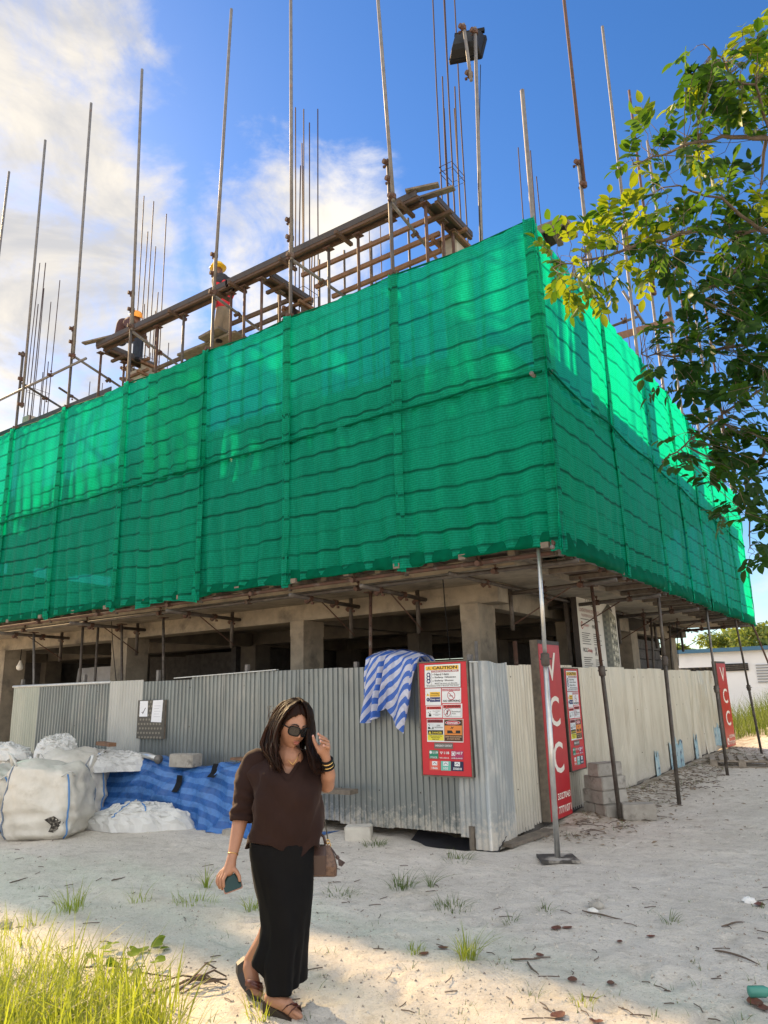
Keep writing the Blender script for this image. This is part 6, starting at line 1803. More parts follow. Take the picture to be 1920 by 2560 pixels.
def build_misc():
    # hanging work lamp inside the ground floor at the far end
    q = ay(43, 1440, 8.6)
    t = thing('hanging_lamp', q, 'white bulb hanging inside the dark ground floor near the fence end', 'lamp')
    mb = MB(); mb.tube([q + (0, 0, 0.10), (q[0], q[1], 2.9)], 0.008, 5); mb.build('cord', M_black, t)
    rings = []
    for zz, r in ((0.13, 0.022), (0.10, 0.03), (0.07, 0.04), (0.0, 0.075), (-0.05, 0.065), (-0.08, 0.03)): rings.append([q + np.array((r * math.cos(a), r * math.sin(a), zz)) for a in np.linspace(0, 2 * math.pi, 12, endpoint=False)])
    mb = MB(); mb.loft(rings); mb.build('bulb', mk('white_glass_bulb', (0.75, 0.74, 0.68), None, rough=0.3), t, smooth=True)
    # loose timbers and a rusty drum left of the fence end
    for k, (a, b) in enumerate((((-13.9, 7.6, 0.0), (-13.5, 8.1, 1.75)), ((-14.4, 7.4, 0.0), (-13.45, 7.75, 1.2)), ((-14.6, 7.5, 0.35), (-13.4, 7.6, 0.75)))):
        mb = MB(); mb.bar(a, b, 0.07, 0.07); tag(mb.build('leaning_timber', M_ply), ['upright timber leaning beyond the grey fence end', 'slanting timber beyond the grey fence end', 'low timber across the gap at the grey fence end'][k], 'timber')
    mb = MB(); n = 12; P = np.zeros((n, 12, 3))
    for i in range(n):
        for j in range(12):
            P[i, j] = (-14.9 + 2.2 * i / 11 * 0.8, 9.6 + 0.12 * float(fbm(i * 0.7, j * 0.5, 3, 3)) * 3, 0.4 + 1.9 * j / 11)
    mb.grid(P); tag(mb.build('plastic_sheet', mk('clear_plastic', (0.5, 0.52, 0.55), (0.35, 0.37, 0.4), 3, 0.3, transl=0.4), smooth=True), 'pale plastic sheet hung inside the ground floor at the far end', 'plastic sheet')
    # dark corrugated panel and wires beyond the cream fence end
    P = np.zeros((48, 2, 3))
    for i in range(48):
        y = 20.6 + 0.0 * i; x = -5.6 + i * 0.042; P[i, :, 0] = x; P[i, :, 1] = 20.9 + 0.02 * math.sin(i * 1.57); P[i, 0, 2] = 0.2; P[i, 1, 2] = 2.02
    mb = MB(); mb.grid(P); tag(mb.build('dark_corrugated_panel', mk('dark_sheet', (0.06, 0.065, 0.07), (0.03, 0.03, 0.035), 6, 0.6)), 'dark corrugated panel just beyond the cream fence end', 'panel')
    for k, pts in enumerate(([ay(955, 1230, 7.6), ay(962, 1320, 7.9), ay(970, 1400, 8.1), ay(975, 1470, 8.0)], [ax(1462, 1345, -2.9), ax(1464, 1400, -2.95), ax(1466, 1438, -3.0)], [ay(240, 1330, 7.9), ay(244, 1400, 8.0), ay(252, 1480, 7.9)])):
        mb = MB(); mb.tube(pts, 0.007, 5); tag(mb.build('hanging_wire', M_black), ['thin wire hanging above the red safety sign', 'thin wire hanging at the far end of the deck', 'thin wire hanging by the wide concrete column'][k], 'wire')
    # black liner in the hollow under the corner, and a timber along the fence foot
    mb = MB(); P = np.zeros((20, 6, 3))
    for i in range(20):
        for j in range(6): P[i, j] = (-4.75 + i * 0.058, 7.30 + j * 0.05, -0.10 + 0.05 * j * 0.5 + 0.03 * float(fbm(i * 0.5, j * 0.7, 2, 6)) * 2 + 0.12 * abs(i / 19 - 0.5))
    mb.grid(P); tag(mb.build('black_liner', mk('black_liner', (0.02, 0.021, 0.025), None, rough=0.35), smooth=True), 'black plastic liner in the hollow under the fence corner', 'plastic sheet')
    mb = MB(); mb.tube([(-3.95, 7.34, -0.06), (-3.95, 7.34, 0.2)], 0.04, 8); tag(mb.build('stub_post', M_oldwood), 'short stub post below the folded corner sheet', 'post')
    mb = MB(); mb.bar((-3.62, 7.45, 0.02), (-3.5, 8.35, 0.03), 0.14, 0.04); tag(mb.build('timber_plank', M_oldwood), 'pale plank along the foot of the cream fence by the corner', 'plank')
    mb = MB()
    for (u, v, y) in ((70, 1615, 6.4),): pass


build_tarps()
build_blocks()
build_pallet()
build_misc()

# ---------------------------------------------------------------- the walking woman
WB = np.array((-2.98, 3.27, 0.0))
FH = np.array((-0.5612, 0.8277, 0)); RT = np.array((0.8277, 0.5612, 0)); UPV = np.array((0, 0, 1.0))


def wpx(u, v, w=0.0):
    r = ray(u, v); t = ((WB - CAM) @ FH - w) / (r @ FH); return CAM + r * t


def z8(x, y, w=0.0): return wpx(432 + 0.3359 * x, 1469 + 0.3359 * y, w)


def z6(x, y, w=0.0): return wpx(492.5 + 0.151 * x, 1486 + 0.151 * y, w)


M_blouse = mk('dark_brown_cloth', (0.025, 0.0125, 0.010), (0.020, 0.010, 0.0085), 8, 0.85, spec=0.15)
M_skirt = mk('black_cloth', (0.003, 0.0032, 0.004), (0.0045, 0.0045, 0.005), 7, 0.75, spec=0.12)
M_hair = mk('dark_hair', (0.006, 0.0038, 0.003), (0.014, 0.008, 0.0055), 90, 0.5, transl=0.22, tcol=(0.60, 0.27, 0.09), spec=0.12)
_b = M_blouse.node_tree.nodes['Principled BSDF']
_b.inputs['Sheen Weight'].default_value = 0.14; _b.inputs['Sheen Roughness'].default_value = 0.35; _b.inputs['Sheen Tint'].default_value = (1.0, 0.78, 0.68, 1)
_b = M_skirt.node_tree.nodes['Principled BSDF']
_b.inputs['Sheen Weight'].default_value = 0.03; _b.inputs['Sheen Roughness'].default_value = 0.3
_b = M_hair.node_tree.nodes['Principled BSDF']
_b.inputs['Sheen Weight'].default_value = 0.06; _b.inputs['Sheen Roughness'].default_value = 0.3; _b.inputs['Sheen Tint'].default_value = (1.0, 0.6, 0.3, 1)
M_sandal = mk('sandal_leather', (0.10, 0.026, 0.018), (0.065, 0.018, 0.013), 30, 0.35)
M_sole = mk('sandal_sole', (0.022, 0.016, 0.014), None, rough=0.5)
M_gold = mk('gold_metal', (0.75, 0.50, 0.18), None, rough=0.25, metal=1.0)
M_lens = mk('dark_lens', (0.012, 0.012, 0.013), None, rough=0.06)
M_lip = mk('lips', (0.30, 0.10, 0.075), None, rough=0.45)
M_brow = mk('brow', (0.02, 0.013, 0.01), None, rough=0.8)


def rotm(axis, a):
    return np.array(Matrix.Rotation(a, 3, Vector(axis)))


def build_woman():
    gz0 = float(gz(WB[0], WB[1]))
    t = thing('person', (WB[0], WB[1], gz0), 'woman in dark brown blouse and long black skirt walking with a phone in her hand', 'person')
    body = MB()
    # ----- head frame
    hc = z8(598, 300, 0.05)
    yaw, pit, rol = R_(30), R_(20), R_(9)
    f0 = -FH * math.cos(yaw) + RT * math.sin(yaw)
    f = f0 * math.cos(pit) - UPV * math.sin(pit)
    up = UPV * math.cos(pit) + f0 * math.sin(pit)
    side = np.cross(f, up)            # towards the viewer's left when she faces us
    up = up * math.cos(rol) - side * math.sin(rol); side = np.cross(f, up)
    H = lambda x, y, z: hc + side * x + f * y + up * z      # x: her right, y: forward, z: up

    nu, nv = 72, 56
    rings = []
    for i in range(nv + 1):
        ph = math.pi * i / nv; ring = []
        for j in range(nu):
            th = 2 * math.pi * j / nu
            d = np.array((math.sin(ph) * math.cos(th), math.sin(ph) * math.sin(th), math.cos(ph)))
            if i in (0, nv): d = d + np.array((math.cos(th), math.sin(th), 0)) * 0.004
            x, y, z = d[0] * 0.077, d[1] * 0.097, d[2] * 0.118
            if z < 0:
                k = min(1, -z / 0.118); x *= 1 - 0.30 * k ** 1.5; y = y * (1 - 0.10 * k) + 0.010 * k * (d[1] > 0)
                if d[1] < 0: y *= 1 - 0.28 * k; z *= 0.92
            if d[1] > 0.15:
                g = lambda cx, cz, sx, sz: math.exp(-((x - cx) / sx) ** 2 - ((z - cz) / sz) ** 2)
                y += 0.011 * g(0, 0.010, 0.010, 0.022) + 0.021 * g(0, -0.017, 0.011, 0.013) + 0.007 * g(0.011, -0.024, 0.007, 0.008) + 0.007 * g(-0.011, -0.024, 0.007, 0.008)
                y -= 0.009 * (g(0.032, 0.013, 0.015, 0.011) + g(-0.032, 0.013, 0.015, 0.011))
                y += 0.005 * (g(0.03, 0.036, 0.022, 0.008) + g(-0.03, 0.036, 0.022, 0.008)) + 0.006 * (g(0.040, -0.022, 0.02, 0.02) + g(-0.040, -0.022, 0.02, 0.02))
                y += 0.006 * g(0, -0.056, 0.022, 0.010) - 0.004 * g(0, -0.074, 0.02, 0.006) + 0.010 * g(0, -0.094, 0.02, 0.014)
            ring.append(H(x, y, z))
        rings.append(ring[::-1])
    body.loft(rings)
    for s in (-1, 1): body.ball(H(0.076 * s, -0.008, 0.0), (0.012, 0.02, 0.032), 10, 8)
    # ----- neck, torso, legs
    neck = z8(578, 470, -0.03)
    limb(body, [H(0, -0.02, -0.06), neck, z8(575, 520, -0.05)], [0.062, 0.060, 0.075], 16)
    limb(body, [z8(570, 560, -0.03), z8(560, 800, -0.02), z8(530, 1060, -0.02)], [0.125, 0.15, 0.15], 18)
    limb(body, [z8(380, 560, -0.02), z8(570, 525, -0.04), z8(725, 560, -0.02)], [0.048, 0.07, 0.048], 14)
    body.ball(z8(565, 500, 0.02), (0.10, 0.075, 0.08), 16, 10)
    limb(body, [z8(560, 1080, 0.0), z8(570, 1560, 0.06), z8(520, 1900, 0.09), z8(487, 2010, 0.115)], [0.10, 0.062, 0.050, 0.040], 16)
    limb(body, [z8(490, 1080, -0.04), z8(490, 1500, -0.03), z8(425, 1660, -0.08), z8(350, 1775, -0.125), z8(332, 1800, -0.13)], [0.10, 0.06, 0.052, 0.044, 0.042], 16)
    # ----- feet
    fa, fb = z8(462, 2045, 0.12), z8(625, 2158, 0.20)
    limb(body, [z8(487, 2010, 0.115), fa, z8(560, 2092, 0.165), fb], [0.038, 0.040, 0.036, 0.026], 14)
    for k in range(5): limb(body, [z8(598 + 4 * k, 2128 + 7 * k, 0.225 - 0.028 * k), z8(648 - 5 * k, 2163 + 6 * k, 0.235 - 0.032 * k)], [0.0125, 0.0095 + 0.003 * (k == 0)], 8)
    limb(body, [z8(332, 1800, -0.13), z8(322, 1850, -0.11), z8(338, 1930, -0.08), z8(362, 1985, -0.055)], [0.040, 0.040, 0.038, 0.030], 14)
    for k in range(5): limb(body, [z8(335 + 13 * k, 1975 + 2 * k, -0.045), z8(343 + 13 * k, 2022 + 2 * k - abs(k - 3) * 2, -0.03)], [0.0115, 0.009], 8)
    # ----- her right arm (viewer's left), hanging with the phone
    limb(body, [z8(335, 580, 0.0), z8(290, 760, -0.005), z8(258, 905, 0.03), z8(205, 1150, 0.12)], [0.042, 0.044, 0.043, 0.026], 14)
    palm = [z8(203, 1150, 0.12), z8(196, 1190, 0.13), z8(183, 1225, 0.14)]
    limb(body, palm, [0.027, 0.031, 0.030], 12); body.ball(z8(170, 1230, 0.12), (0.03, 0.03, 0.026), 12, 8)
    for (a, b, c, d) in (((170, 1245, .165), (150, 1285, .185), (152, 1325, .185), (160, 1345, .175)), ((155, 1240, .14), (133, 1283, .165), (134, 1325, .17), (143, 1347, .16)), ((145, 1235, .115), (121, 1275, .14), (118, 1315, .148), (126, 1338, .142)), ((138, 1230, .09), (115, 1262, .105), (109, 1296, .118), (114, 1318, .115))):
        limb(body, [z8(*a), z8(*b), z8(*c), z8(*d)], [0.0105, 0.0095, 0.0085, 0.007], 8)
    limb(body, [z8(205, 1200, .13), z8(235, 1232, .15), z8(252, 1262, .165), z8(256, 1290, .17)], [0.015, 0.012, 0.0105, 0.0085], 8)
    # ----- her left arm (viewer's right), raised to her hair
    limb(body, [z8(720, 575, -0.03), z8(815, 670, -0.02)], [0.058, 0.047], 14)
    limb(body, [z8(815, 670, -0.02), z8(826, 610, 0.06), z6(1405, 1010, 0.12)], [0.044, 0.041, 0.026], 14)
    wr = z6(1405, 1005, 0.12)
    limb(body, [wr, z6(1375, 920, 0.13), z6(1385, 850, 0.135)], [0.026, 0.031, 0.033], 12); body.ball(z6(1330, 890, 0.14), 0.026, 10, 8)
    for (a, b, c, d) in (((1395, 800, .12), (1405, 735, .125), (1350, 700, .135), (1290, 660, .14)), ((1420, 815, .14), (1432, 765, .15), (1370, 735, .165), (1312, 715, .17)), ((1430, 840, .16), (1440, 805, .175), (1380, 785, .19), (1325, 765, .195)), ((1430, 870, .175), (1438, 850, .195), (1400, 838, .207), (1372, 828, .21))):
        limb(body, [z6(*a), z6(*b), z6(*c), z6(*d)], [0.0105, 0.0095, 0.0085, 0.007], 8)
    limb(body, [z6(1330, 900, .14), z6(1278, 850, .15), z6(1235, 760, .15), z6(1217, 690, .145)], [0.016, 0.0125, 0.0105, 0.008], 8)
    bo = body.build('body', M_skin, t)
    bake(bo, 0.0042, 3, 0.5)
    # ----- face details
    def strip(name, pts, r, mat, flat_=None, n=6):
        mb = MB(); mb.tube(pts, r, n, flat=flat_); return mb.build(name, mat, t, smooth=True)
    for s in (-1, 1):
        strip('eyebrow', [H(s * x, 0.094 - 0.35 * x * x * 14 + 0.0015, z) for x, z in ((0.012, 0.038), (0.028, 0.045), (0.043, 0.043), (0.055, 0.035))], [0.0035, 0.0042, 0.0035, 0.0015], M_brow)
    strip('lip', [H(x, 0.0985 - 6 * x * x, -0.053 + 2.2 * abs(x) * 0.1) for x in np.linspace(-0.021, 0.021, 9)], [0.001, 0.0035, 0.005, 0.0055, 0.0045, 0.0055, 0.005, 0.0035, 0.001], M_lip, 0.8, 8)
    strip('lip', [H(x, 0.098 - 6 * x * x, -0.062 + 2.0 * abs(x) * 0.1) for x in np.linspace(-0.019, 0.019, 9)], [0.001, 0.004, 0.0055, 0.006, 0.006, 0.006, 0.0055, 0.004, 0.001], M_lip, 0.8, 8)
    mb = MB(); mb.ball(H(0.083, 0.0, -0.036), 0.0075, 8, 6); mb.build('earring', M_gold, t, smooth=True)
    strip('necklace', [z8(545, 470, 0.085), z8(570, 520, 0.10), z8(598, 545, 0.105), z8(622, 510, 0.10), z8(640, 470, 0.085)], 0.0018, M_gold)
    # ----- sunglasses
    sg = MB()

    def lens(cx, s=1.0):
        o_ = []
        for k in range(20):
            a = 2 * math.pi * k / 20; x = sgnpow(math.cos(a), 0.6) * 0.0300; z = sgnpow(math.sin(a), 0.6) * 0.0250 - 0.0045 * (math.sin(a) < 0) * 0
            X = cx + x; yy = 0.1085 - 5.0 * X * X; o_.append((X, yy, 0.010 + z))
        return o_
    for s in (-1, 1):
        L_ = lens(0.035 * s); c = np.mean(L_, 0)
        sg.loft([[H(c[0] + (p[0] - c[0]) * k, p[1] + d, c[2] + (p[2] - c[2]) * k) for p in L_] for k, d in ((1.0, 0.0), (1.12, -0.003), (1.12, 0.004), (0.98, 0.006), (0.96, 0.002))], cap=False)
    sg.tube([H(-0.008, 0.112, 0.018), H(0, 0.114, 0.02), H(0.008, 0.112, 0.018)], 0.003, 6)
    for s in (-1, 1): sg.tube([H(0.066 * s, 0.088, 0.022), H(0.080 * s, 0.06, 0.022), H(0.082 * s, -0.01, 0.016)], 0.004, 6)
    sgo = sg.build('sunglasses', M_black, t, smooth=True)
    for s in (-1, 1):
        mb = MB(); L_ = lens(0.035 * s); c = np.mean(L_, 0); mb.add([H(c[0], c[1] + 0.003, c[2])] + [H(*p) for p in L_], [(0, (i + 1) % 20 + 1, i + 1) for i in range(20)]); mb.build('lens', M_lens, sgo, smooth=True)
    # ----- hair: cap over the skull, long locks on both sides
    hb = MB(); rings = []
    for i in range(0, 31):
        ph = math.pi * i / 30 * 0.80; ring = []
        for j in range(48):
            th = 2 * math.pi * j / 48; d = np.array((math.sin(ph) * math.cos(th), math.sin(ph) * math.sin(th), math.cos(ph)))
            if i == 0: d = d + np.array((math.cos(th), math.sin(th), 0)) * 0.004
            k = 1.13 + 0.012 * math.sin(th * 19) + 0.012 * math.sin(th * 7 + i * 0.2)
            part = -0.008 * math.exp(-(d[0] / 0.08) ** 2) * (d[1] > -0.3)
            x, y, z = d[0] * 0.080 * k, d[1] * 0.098 * k - 0.004, d[2] * 0.122 * k + part
            fr = d[1] - 0.0
            if fr > 0.05:      # hairline sweeping from the parting to the ears
                zl = 0.100 - 0.50 * abs(x)
                if z < zl:
                    y = min(y, 0.055 - 0.35 * (zl - z)); x = math.copysign(max(abs(x), 0.074), d[0]) if z < zl - 0.02 else x * 1.0
            ring.append(H(x, y, z))
        rings.append(ring[::-1])
    hb.loft(rings)

    def mass(Ga, Gb, n, r0, seed, thick=0.045):
        rs = random.Random(seed); A = np.array([z8(*g) for g in Ga]); B_ = np.array([z8(*g) for g in Gb])
        for k in range(n):
            q = k / (n - 1) if n > 1 else 0.5; q = min(1, max(0, q + rs.gauss(0, 0.04)))
            off = rs.uniform(-1, 0.6) * thick; pts = []; m = len(A); cut = rs.uniform(0.0, 0.16)
            for s in np.linspace(0, 1 - cut, 15):
                x = s * (m - 1); i = min(int(x), m - 2); ff = x - i
                # smooth interpolation
                def cat(P):
                    p0, p1, p2, p3 = P[max(i - 1, 0)], P[i], P[i + 1], P[min(i + 2, m - 1)]
                    return 0.5 * (2 * p1 + (p2 - p0) * ff + (2 * p0 - 5 * p1 + 4 * p2 - p3) * ff ** 2 + (3 * p1 - p0 - 3 * p2 + p3) * ff ** 3)
                p = cat(A) * (1 - q) + cat(B_) * q - FH * 0 + FH * (-off) * min(1, s * 3)
                p = p + (RT * math.sin(s * 8 + k * 1.7) + FH * math.cos(s * 7 + k * 2.3)) * (0.003 + 0.009 * s) + np.array([rs.gauss(0, 0.0015) for _ in range(3)])
                pts.append(p)
            rr = [r0 * (0.55 + 0.6 * math.sin(math.pi * min(1, 0.15 + s * 0.8))) * (1 - 0.85 * max(0, (s - 0.72) / 0.28)) for s in np.linspace(0, 1, 15)]
            hb.tube(pts, rr, 6, flat=0.6)
    GL1 = [(612, 118, 0.0), (520, 150, -0.03), (452, 260, -0.03), (412, 360, -0.02), (398, 425, 0.0), (440, 510, 0.06), (462, 590, 0.10)]
    GL2 = [(645, 128, 0.07), (572, 190, 0.115), (512, 290, 0.105), (492, 390, 0.10), (498, 470, 0.13), (520, 555, 0.165), (540, 605, 0.175)]
    mass(GL1, GL2, 170, 0.0062, 5, 0.06)
    mass(GL1, GL2, 90, 0.0036, 25, 0.03)
    GR1 = [(648, 128, 0.07), (692, 185, 0.105), (706, 280, 0.09), (692, 390, 0.095), (700, 470, 0.13), (722, 560, 0.165), (748, 612, 0.165)]
    GR2 = [(630, 116, 0.0), (702, 165, -0.01), (728, 280, -0.03), (736, 400, -0.01), (760, 500, 0.06), (786, 560, 0.11), (795, 612, 0.125)]
    mass(GR1, GR2, 150, 0.0062, 6, 0.06); mass(GR1, GR2, 60, 0.0036, 26, 0.03)
    mass([(600, 120, -0.05), (530, 180, -0.10), (500, 300, -0.12), (480, 420, -0.12), (500, 520, -0.14)], [(640, 120, -0.05), (700, 180, -0.1), (715, 300, -0.11), (720, 420, -0.11), (720, 520, -0.13)], 40, 0.013, 7, 0.03)
    rs = random.Random(3)
    for k in range(26):      # flyaway hairs
        a = z8(480 + rs.uniform(-30, 60), 200 + rs.uniform(-40, 120), rs.uniform(-0.05, 0.05)); hb.tube([a, a + RT * rs.uniform(-0.035, -0.01) + UPV * rs.uniform(-0.06, 0.0), a + RT * rs.uniform(-0.04, 0.0) + UPV * rs.uniform(-0.14, -0.06)], [0.0012, 0.001, 0.0006], 4)
    hb.build('hair', M_hair, t, smooth=True)

    # ----- blouse
    def columns(levels, tmin, tmax, nth, nt_, cx_w, wrinkle, seed):
        """levels: (y, xl, xr, depth_front, depth_back, wc); returns grid (nth, nt, 3) with theta 0 = viewer's right, 90 = towards viewer"""
        ys = [l[0] for l in levels]; P = np.zeros((nth, nt_, 3))
        tt = np.linspace(0, 1, len(levels))
        for i in range(nth):
            th = 2 * math.pi * i / nth; a, b = tmin(th), tmax(th)
            for j in range(nt_):
                q = a + (b - a) * j / (nt_ - 1)
                y, xl, xr, df, db, wc = [np.interp(q, tt, [l[k] for l in levels]) if 0 <= q <= 1 else (levels[0][k] + (levels[0][k] - levels[1][k]) * (-q) * (len(levels) - 1) if q < 0 else levels[-1][k]) for k in range(6)]
                c, s = math.cos(th), math.sin(th); c2 = sgnpow(c, 0.9); s2 = sgnpow(s, 0.9)
                w = wc + (df if s > 0 else db) * s2
                wr_ = wrinkle(th, q) * (1 if b - a else 1)
                P[i, j] = z8((xl + xr) / 2 + (xr - xl) / 2 * c2, y, 0.0) + (-FH) * (w + wr_ * s) + RT * wr_ * c
        return P
    lev = [(1010, 318, 772, 0.165, 0.17, -0.01), (950, 332, 782, 0.175, 0.17, -0.01), (850, 345, 788, 0.185, 0.165, -0.005), (750, 345, 786, 0.19, 0.16, 0.0), (660, 330, 782, 0.18, 0.15, 0.0), (590, 318, 775, 0.155, 0.135, -0.01), (540, 350, 752, 0.13, 0.115, -0.025), (495, 425, 700, 0.11, 0.10, -0.04), (455, 490, 655, 0.085, 0.085, -0.045)]
    front = math.radians(82)

    def adiff(a, b): return (a - b + math.pi) % (2 * math.pi) - math.pi

    def tmin(th):
        d = -0.03
        def bump(c, w): return 0.5 + 0.5 * math.cos(min(1.0, abs(adiff(th, R_(c))) / w) * math.pi)
        d -= 0.20 * bump(64, 0.85) ** 1.4 + 0.12 * bump(8, 0.55) + 0.17 * bump(195, 0.95)
        return d * 0.95
    def tmax(th): return 1.0 - 0.40 * max(0, 1 - abs(adiff(th, front)) / 0.58) ** 1.15

    def wr1(th, q): return 0.010 * math.sin(5 * th + 9 * q) * (1 - q) + 0.034 * float(fbm(th * 2.2 + 4, q * 5, 3, 71)) + 0.010 * (1 - abs(math.sin(th * 3.0 + q * 5.5 + 2.5 * float(fbm(th * 1.5, q * 3, 2, 75))))) ** 3 + 0.010 * math.sin((q * 14 + math.sin(th * 2) * 2)) * math.exp(-((q - 0.55) / 0.3) ** 2)
    P = columns(lev, tmin, tmax, 72, 46, 0, wr1, 3)
    mb = MB(); mb.grid(P, closed_u=True); blouse = mb.build('blouse', M_blouse, t, smooth=True)
    so_ = blouse.modifiers.new('cloth', 'SOLIDIFY'); so_.thickness = 0.003
    # collar lying along the neckline
    mb = MB(); rows = []
    for i in range(73):
        p = P[i % 72, -1]; q = P[i % 72, -4]; n = p - z8(575, 560, -0.02); n /= np.linalg.norm(n); d = (q - p); d /= np.linalg.norm(d) + 1e-9
        rows.append([p + n * 0.004 + UPV * 0.002, p + n * 0.013 + d * 0.010, p + n * 0.010 + d * 0.036])
    mb.grid(np.array(rows)); c_ = mb.build('collar', M_blouse, blouse, smooth=True)
    # sleeves: the hanging one with gathered folds and a turned cuff, and the raised one
    def sleeve(path, rad, seed, fold, cuff=True):
        pts = []; pr = []
        m = len(path)
        for s in np.linspace(0, 1, 44):
            x = s * (m - 1); i = min(int(x), m - 2); ff = x - i; pts.append(path[i] * (1 - ff) + path[i + 1] * ff); pr.append(rad[i] * (1 - ff) + rad[i + 1] * ff)
        pts = [sum(pts[max(0, min(len(pts) - 1, k + d))] for d in (-3, -2, -1, 0, 1, 2, 3)) / 7 if 3 <= k < len(pts) - 3 else pts[k] for k in range(len(pts))]
        mb = MB(); rings = []
        for k, p in enumerate(pts):
            s = k / 43; d = pts[min(k + 1, 43)] - pts[max(k - 1, 0)]; d /= np.linalg.norm(d); a = np.cross(d, -FH); a /= np.linalg.norm(a); b = np.cross(d, a); ring = []
            for j in range(30):
                th = 2 * math.pi * j / 30
                r = pr[k] + fold * (0.55 * math.sin(s * 38 + 2.2 * math.sin(th + s * 4)) * max(0, s - 0.25) * 1.3 * (s < 0.92) + 2.2 * float(fbm(th * 1.2 + seed, s * 9, 3, seed)))
                if s > 0.93: r += 0.006
                ring.append(p + (a * math.cos(th) + b * math.sin(th)) * r)
            rings.append(ring)
        mb.loft(rings, cap=False); o = mb.build('sleeve', M_blouse, blouse, smooth=True); o.modifiers.new('cloth', 'SOLIDIFY').thickness = 0.003
    sleeve([z8(430, 505, -0.04), z8(375, 530, -0.025), z8(322, 610, -0.01), z8(300, 720, -0.005), z8(285, 820, 0.01), z8(272, 912, 0.03)], [0.062, 0.082, 0.083, 0.076, 0.068, 0.062], 81, 0.014)
    sleeve([z8(650, 510, -0.04), z8(700, 535, -0.03), z8(740, 590, -0.03), z8(775, 630, -0.03), z8(800, 655, -0.02)], [0.055, 0.07, 0.068, 0.062, 0.056], 83, 0.010)
    # ----- skirt
    sk = [(1030, 322, 728, 0.165, 0.17, -0.01), (1100, 318, 728, 0.17, 0.175, -0.01), (1230, 342, 722, 0.165, 0.17, 0.0), (1400, 388, 713, 0.155, 0.15, 0.02), (1550, 412, 703, 0.15, 0.14, 0.03), (1660, 398, 696, 0.15, 0.15, 0.03), (1770, 352, 683, 0.15, 0.17, 0.03), (1860, 348, 672, 0.15, 0.18, 0.03), (1950, 352, 664, 0.155, 0.18, 0.03)]

    def smax(th):
        x = math.cos(th)          # -1 viewer's left, 1 right
        k = np.interp(x, [-1, -0.75, -0.50, -0.42, 0.2, 1], [0.76, 0.80, 0.88, 0.99, 1.0, 0.985])
        return float(k)

    def wr2(th, q): return 0.018 * math.sin(4 * th + 1.2 + 2 * q) * q + 0.030 * float(fbm(th * 1.9 + 8, q * 3, 3, 72)) + 0.010 * math.sin(9 * th + 5 * q) * q * q
    P = columns(sk, lambda th: 0.0, smax, 80, 60, 0, wr2, 4)
    mb = MB(); mb.grid(P, closed_u=True); o = mb.build('skirt', M_skirt, t, smooth=True); o.modifiers.new('cloth', 'SOLIDIFY').thickness = 0.004
    # ----- sandals
    def sandal(line_top, thick, width, wdir, straps):
        rows_t, rows_b = [], []
        pts = [z8(*p) for p in line_top]
        mb = MB(); rings = []
        for k, p in enumerate(pts):
            w = width[k]; q = np.array(wdir) * w; b = p + thick[k]
            rings.append([p + q, p - q, b - q * 0.95, b + q * 0.95])
        mb.loft(rings); so = mb.build('sandal', M_sole, t)
        for st in straps:
            mb = MB(); rows = []
            for (x, y, w, nx, ny) in st:
                c = z8(x, y, w); rows.append([c + z8(x + nx, y + ny, w) - z8(x, y, w), c - z8(x + nx, y + ny, w) + z8(x, y, w)])
            mb.grid(np.array(rows)); o2 = mb.build('strap', M_sandal, so, smooth=True); o2.modifiers.new('th', 'SOLIDIFY').thickness = 0.004
    dn = np.array((0, 0, -1.0))
    acr = (-FH * 0.75 - RT * 0.45); acr /= np.linalg.norm(acr)
    zg = lambda x, y, w: max(0.012, z8(x, y, w)[2] - 0.004)
    lt = [(424, 2058, 0.12), (462, 2085, 0.13), (520, 2108, 0.15), (575, 2140, 0.175), (625, 2180, 0.20), (660, 2192, 0.21)]
    sandal(lt, [dn * (z8(*p)[2] - 0.004 - 0.004 * k) if z8(*p)[2] > 0.03 else dn * 0.022 for k, p in enumerate(lt)], [0.026, 0.030, 0.033, 0.040, 0.042, 0.022], acr,
           [[(540, 2120, 0.215, 12, -12), (575, 2085, 0.225, 14, -10), (610, 2080, 0.20, 14, -6), (640, 2115, 0.165, 12, 8), (650, 2150, 0.155, 8, 10)], [(575, 2150, 0.25, 10, -14), (602, 2112, 0.255, 14, -12), (632, 2092, 0.225, 14, -4), (648, 2120, 0.17, 10, 8)]])
    lt2 = [(288, 1782, -0.15), (282, 1850, -0.14), (290, 1925, -0.11), (318, 1990, -0.08), (362, 2040, -0.05), (398, 2052, -0.03)]
    n2 = -RT * 0.75 + dn * 0.55; n2 /= np.linalg.norm(n2)
    sandal(lt2, [n2 * 0.055, n2 * 0.050, n2 * 0.036, n2 * 0.022, n2 * 0.018, n2 * 0.014], [0.028, 0.031, 0.034, 0.040, 0.040, 0.024], (-FH * 0.9 + RT * 0.35) / 0.966,
           [[(296, 1945, -0.05, 4, -22), (325, 1950, -0.015, 2, -24), (365, 1958, -0.005, -2, -24), (402, 1965, -0.03, -4, -20)], [(300, 1985, -0.04, 4, -14), (330, 1962, -0.012, 4, -16), (368, 1975, -0.002, 0, -16), (404, 2000, -0.03, -2, -12)]])
    # ----- bracelets
    ax_ = z6(1405, 1010, 0.12) - z8(826, 610, 0.06); ax_ /= np.linalg.norm(ax_); e1 = np.cross(ax_, FH); e1 /= np.linalg.norm(e1); e2 = np.cross(ax_, e1)
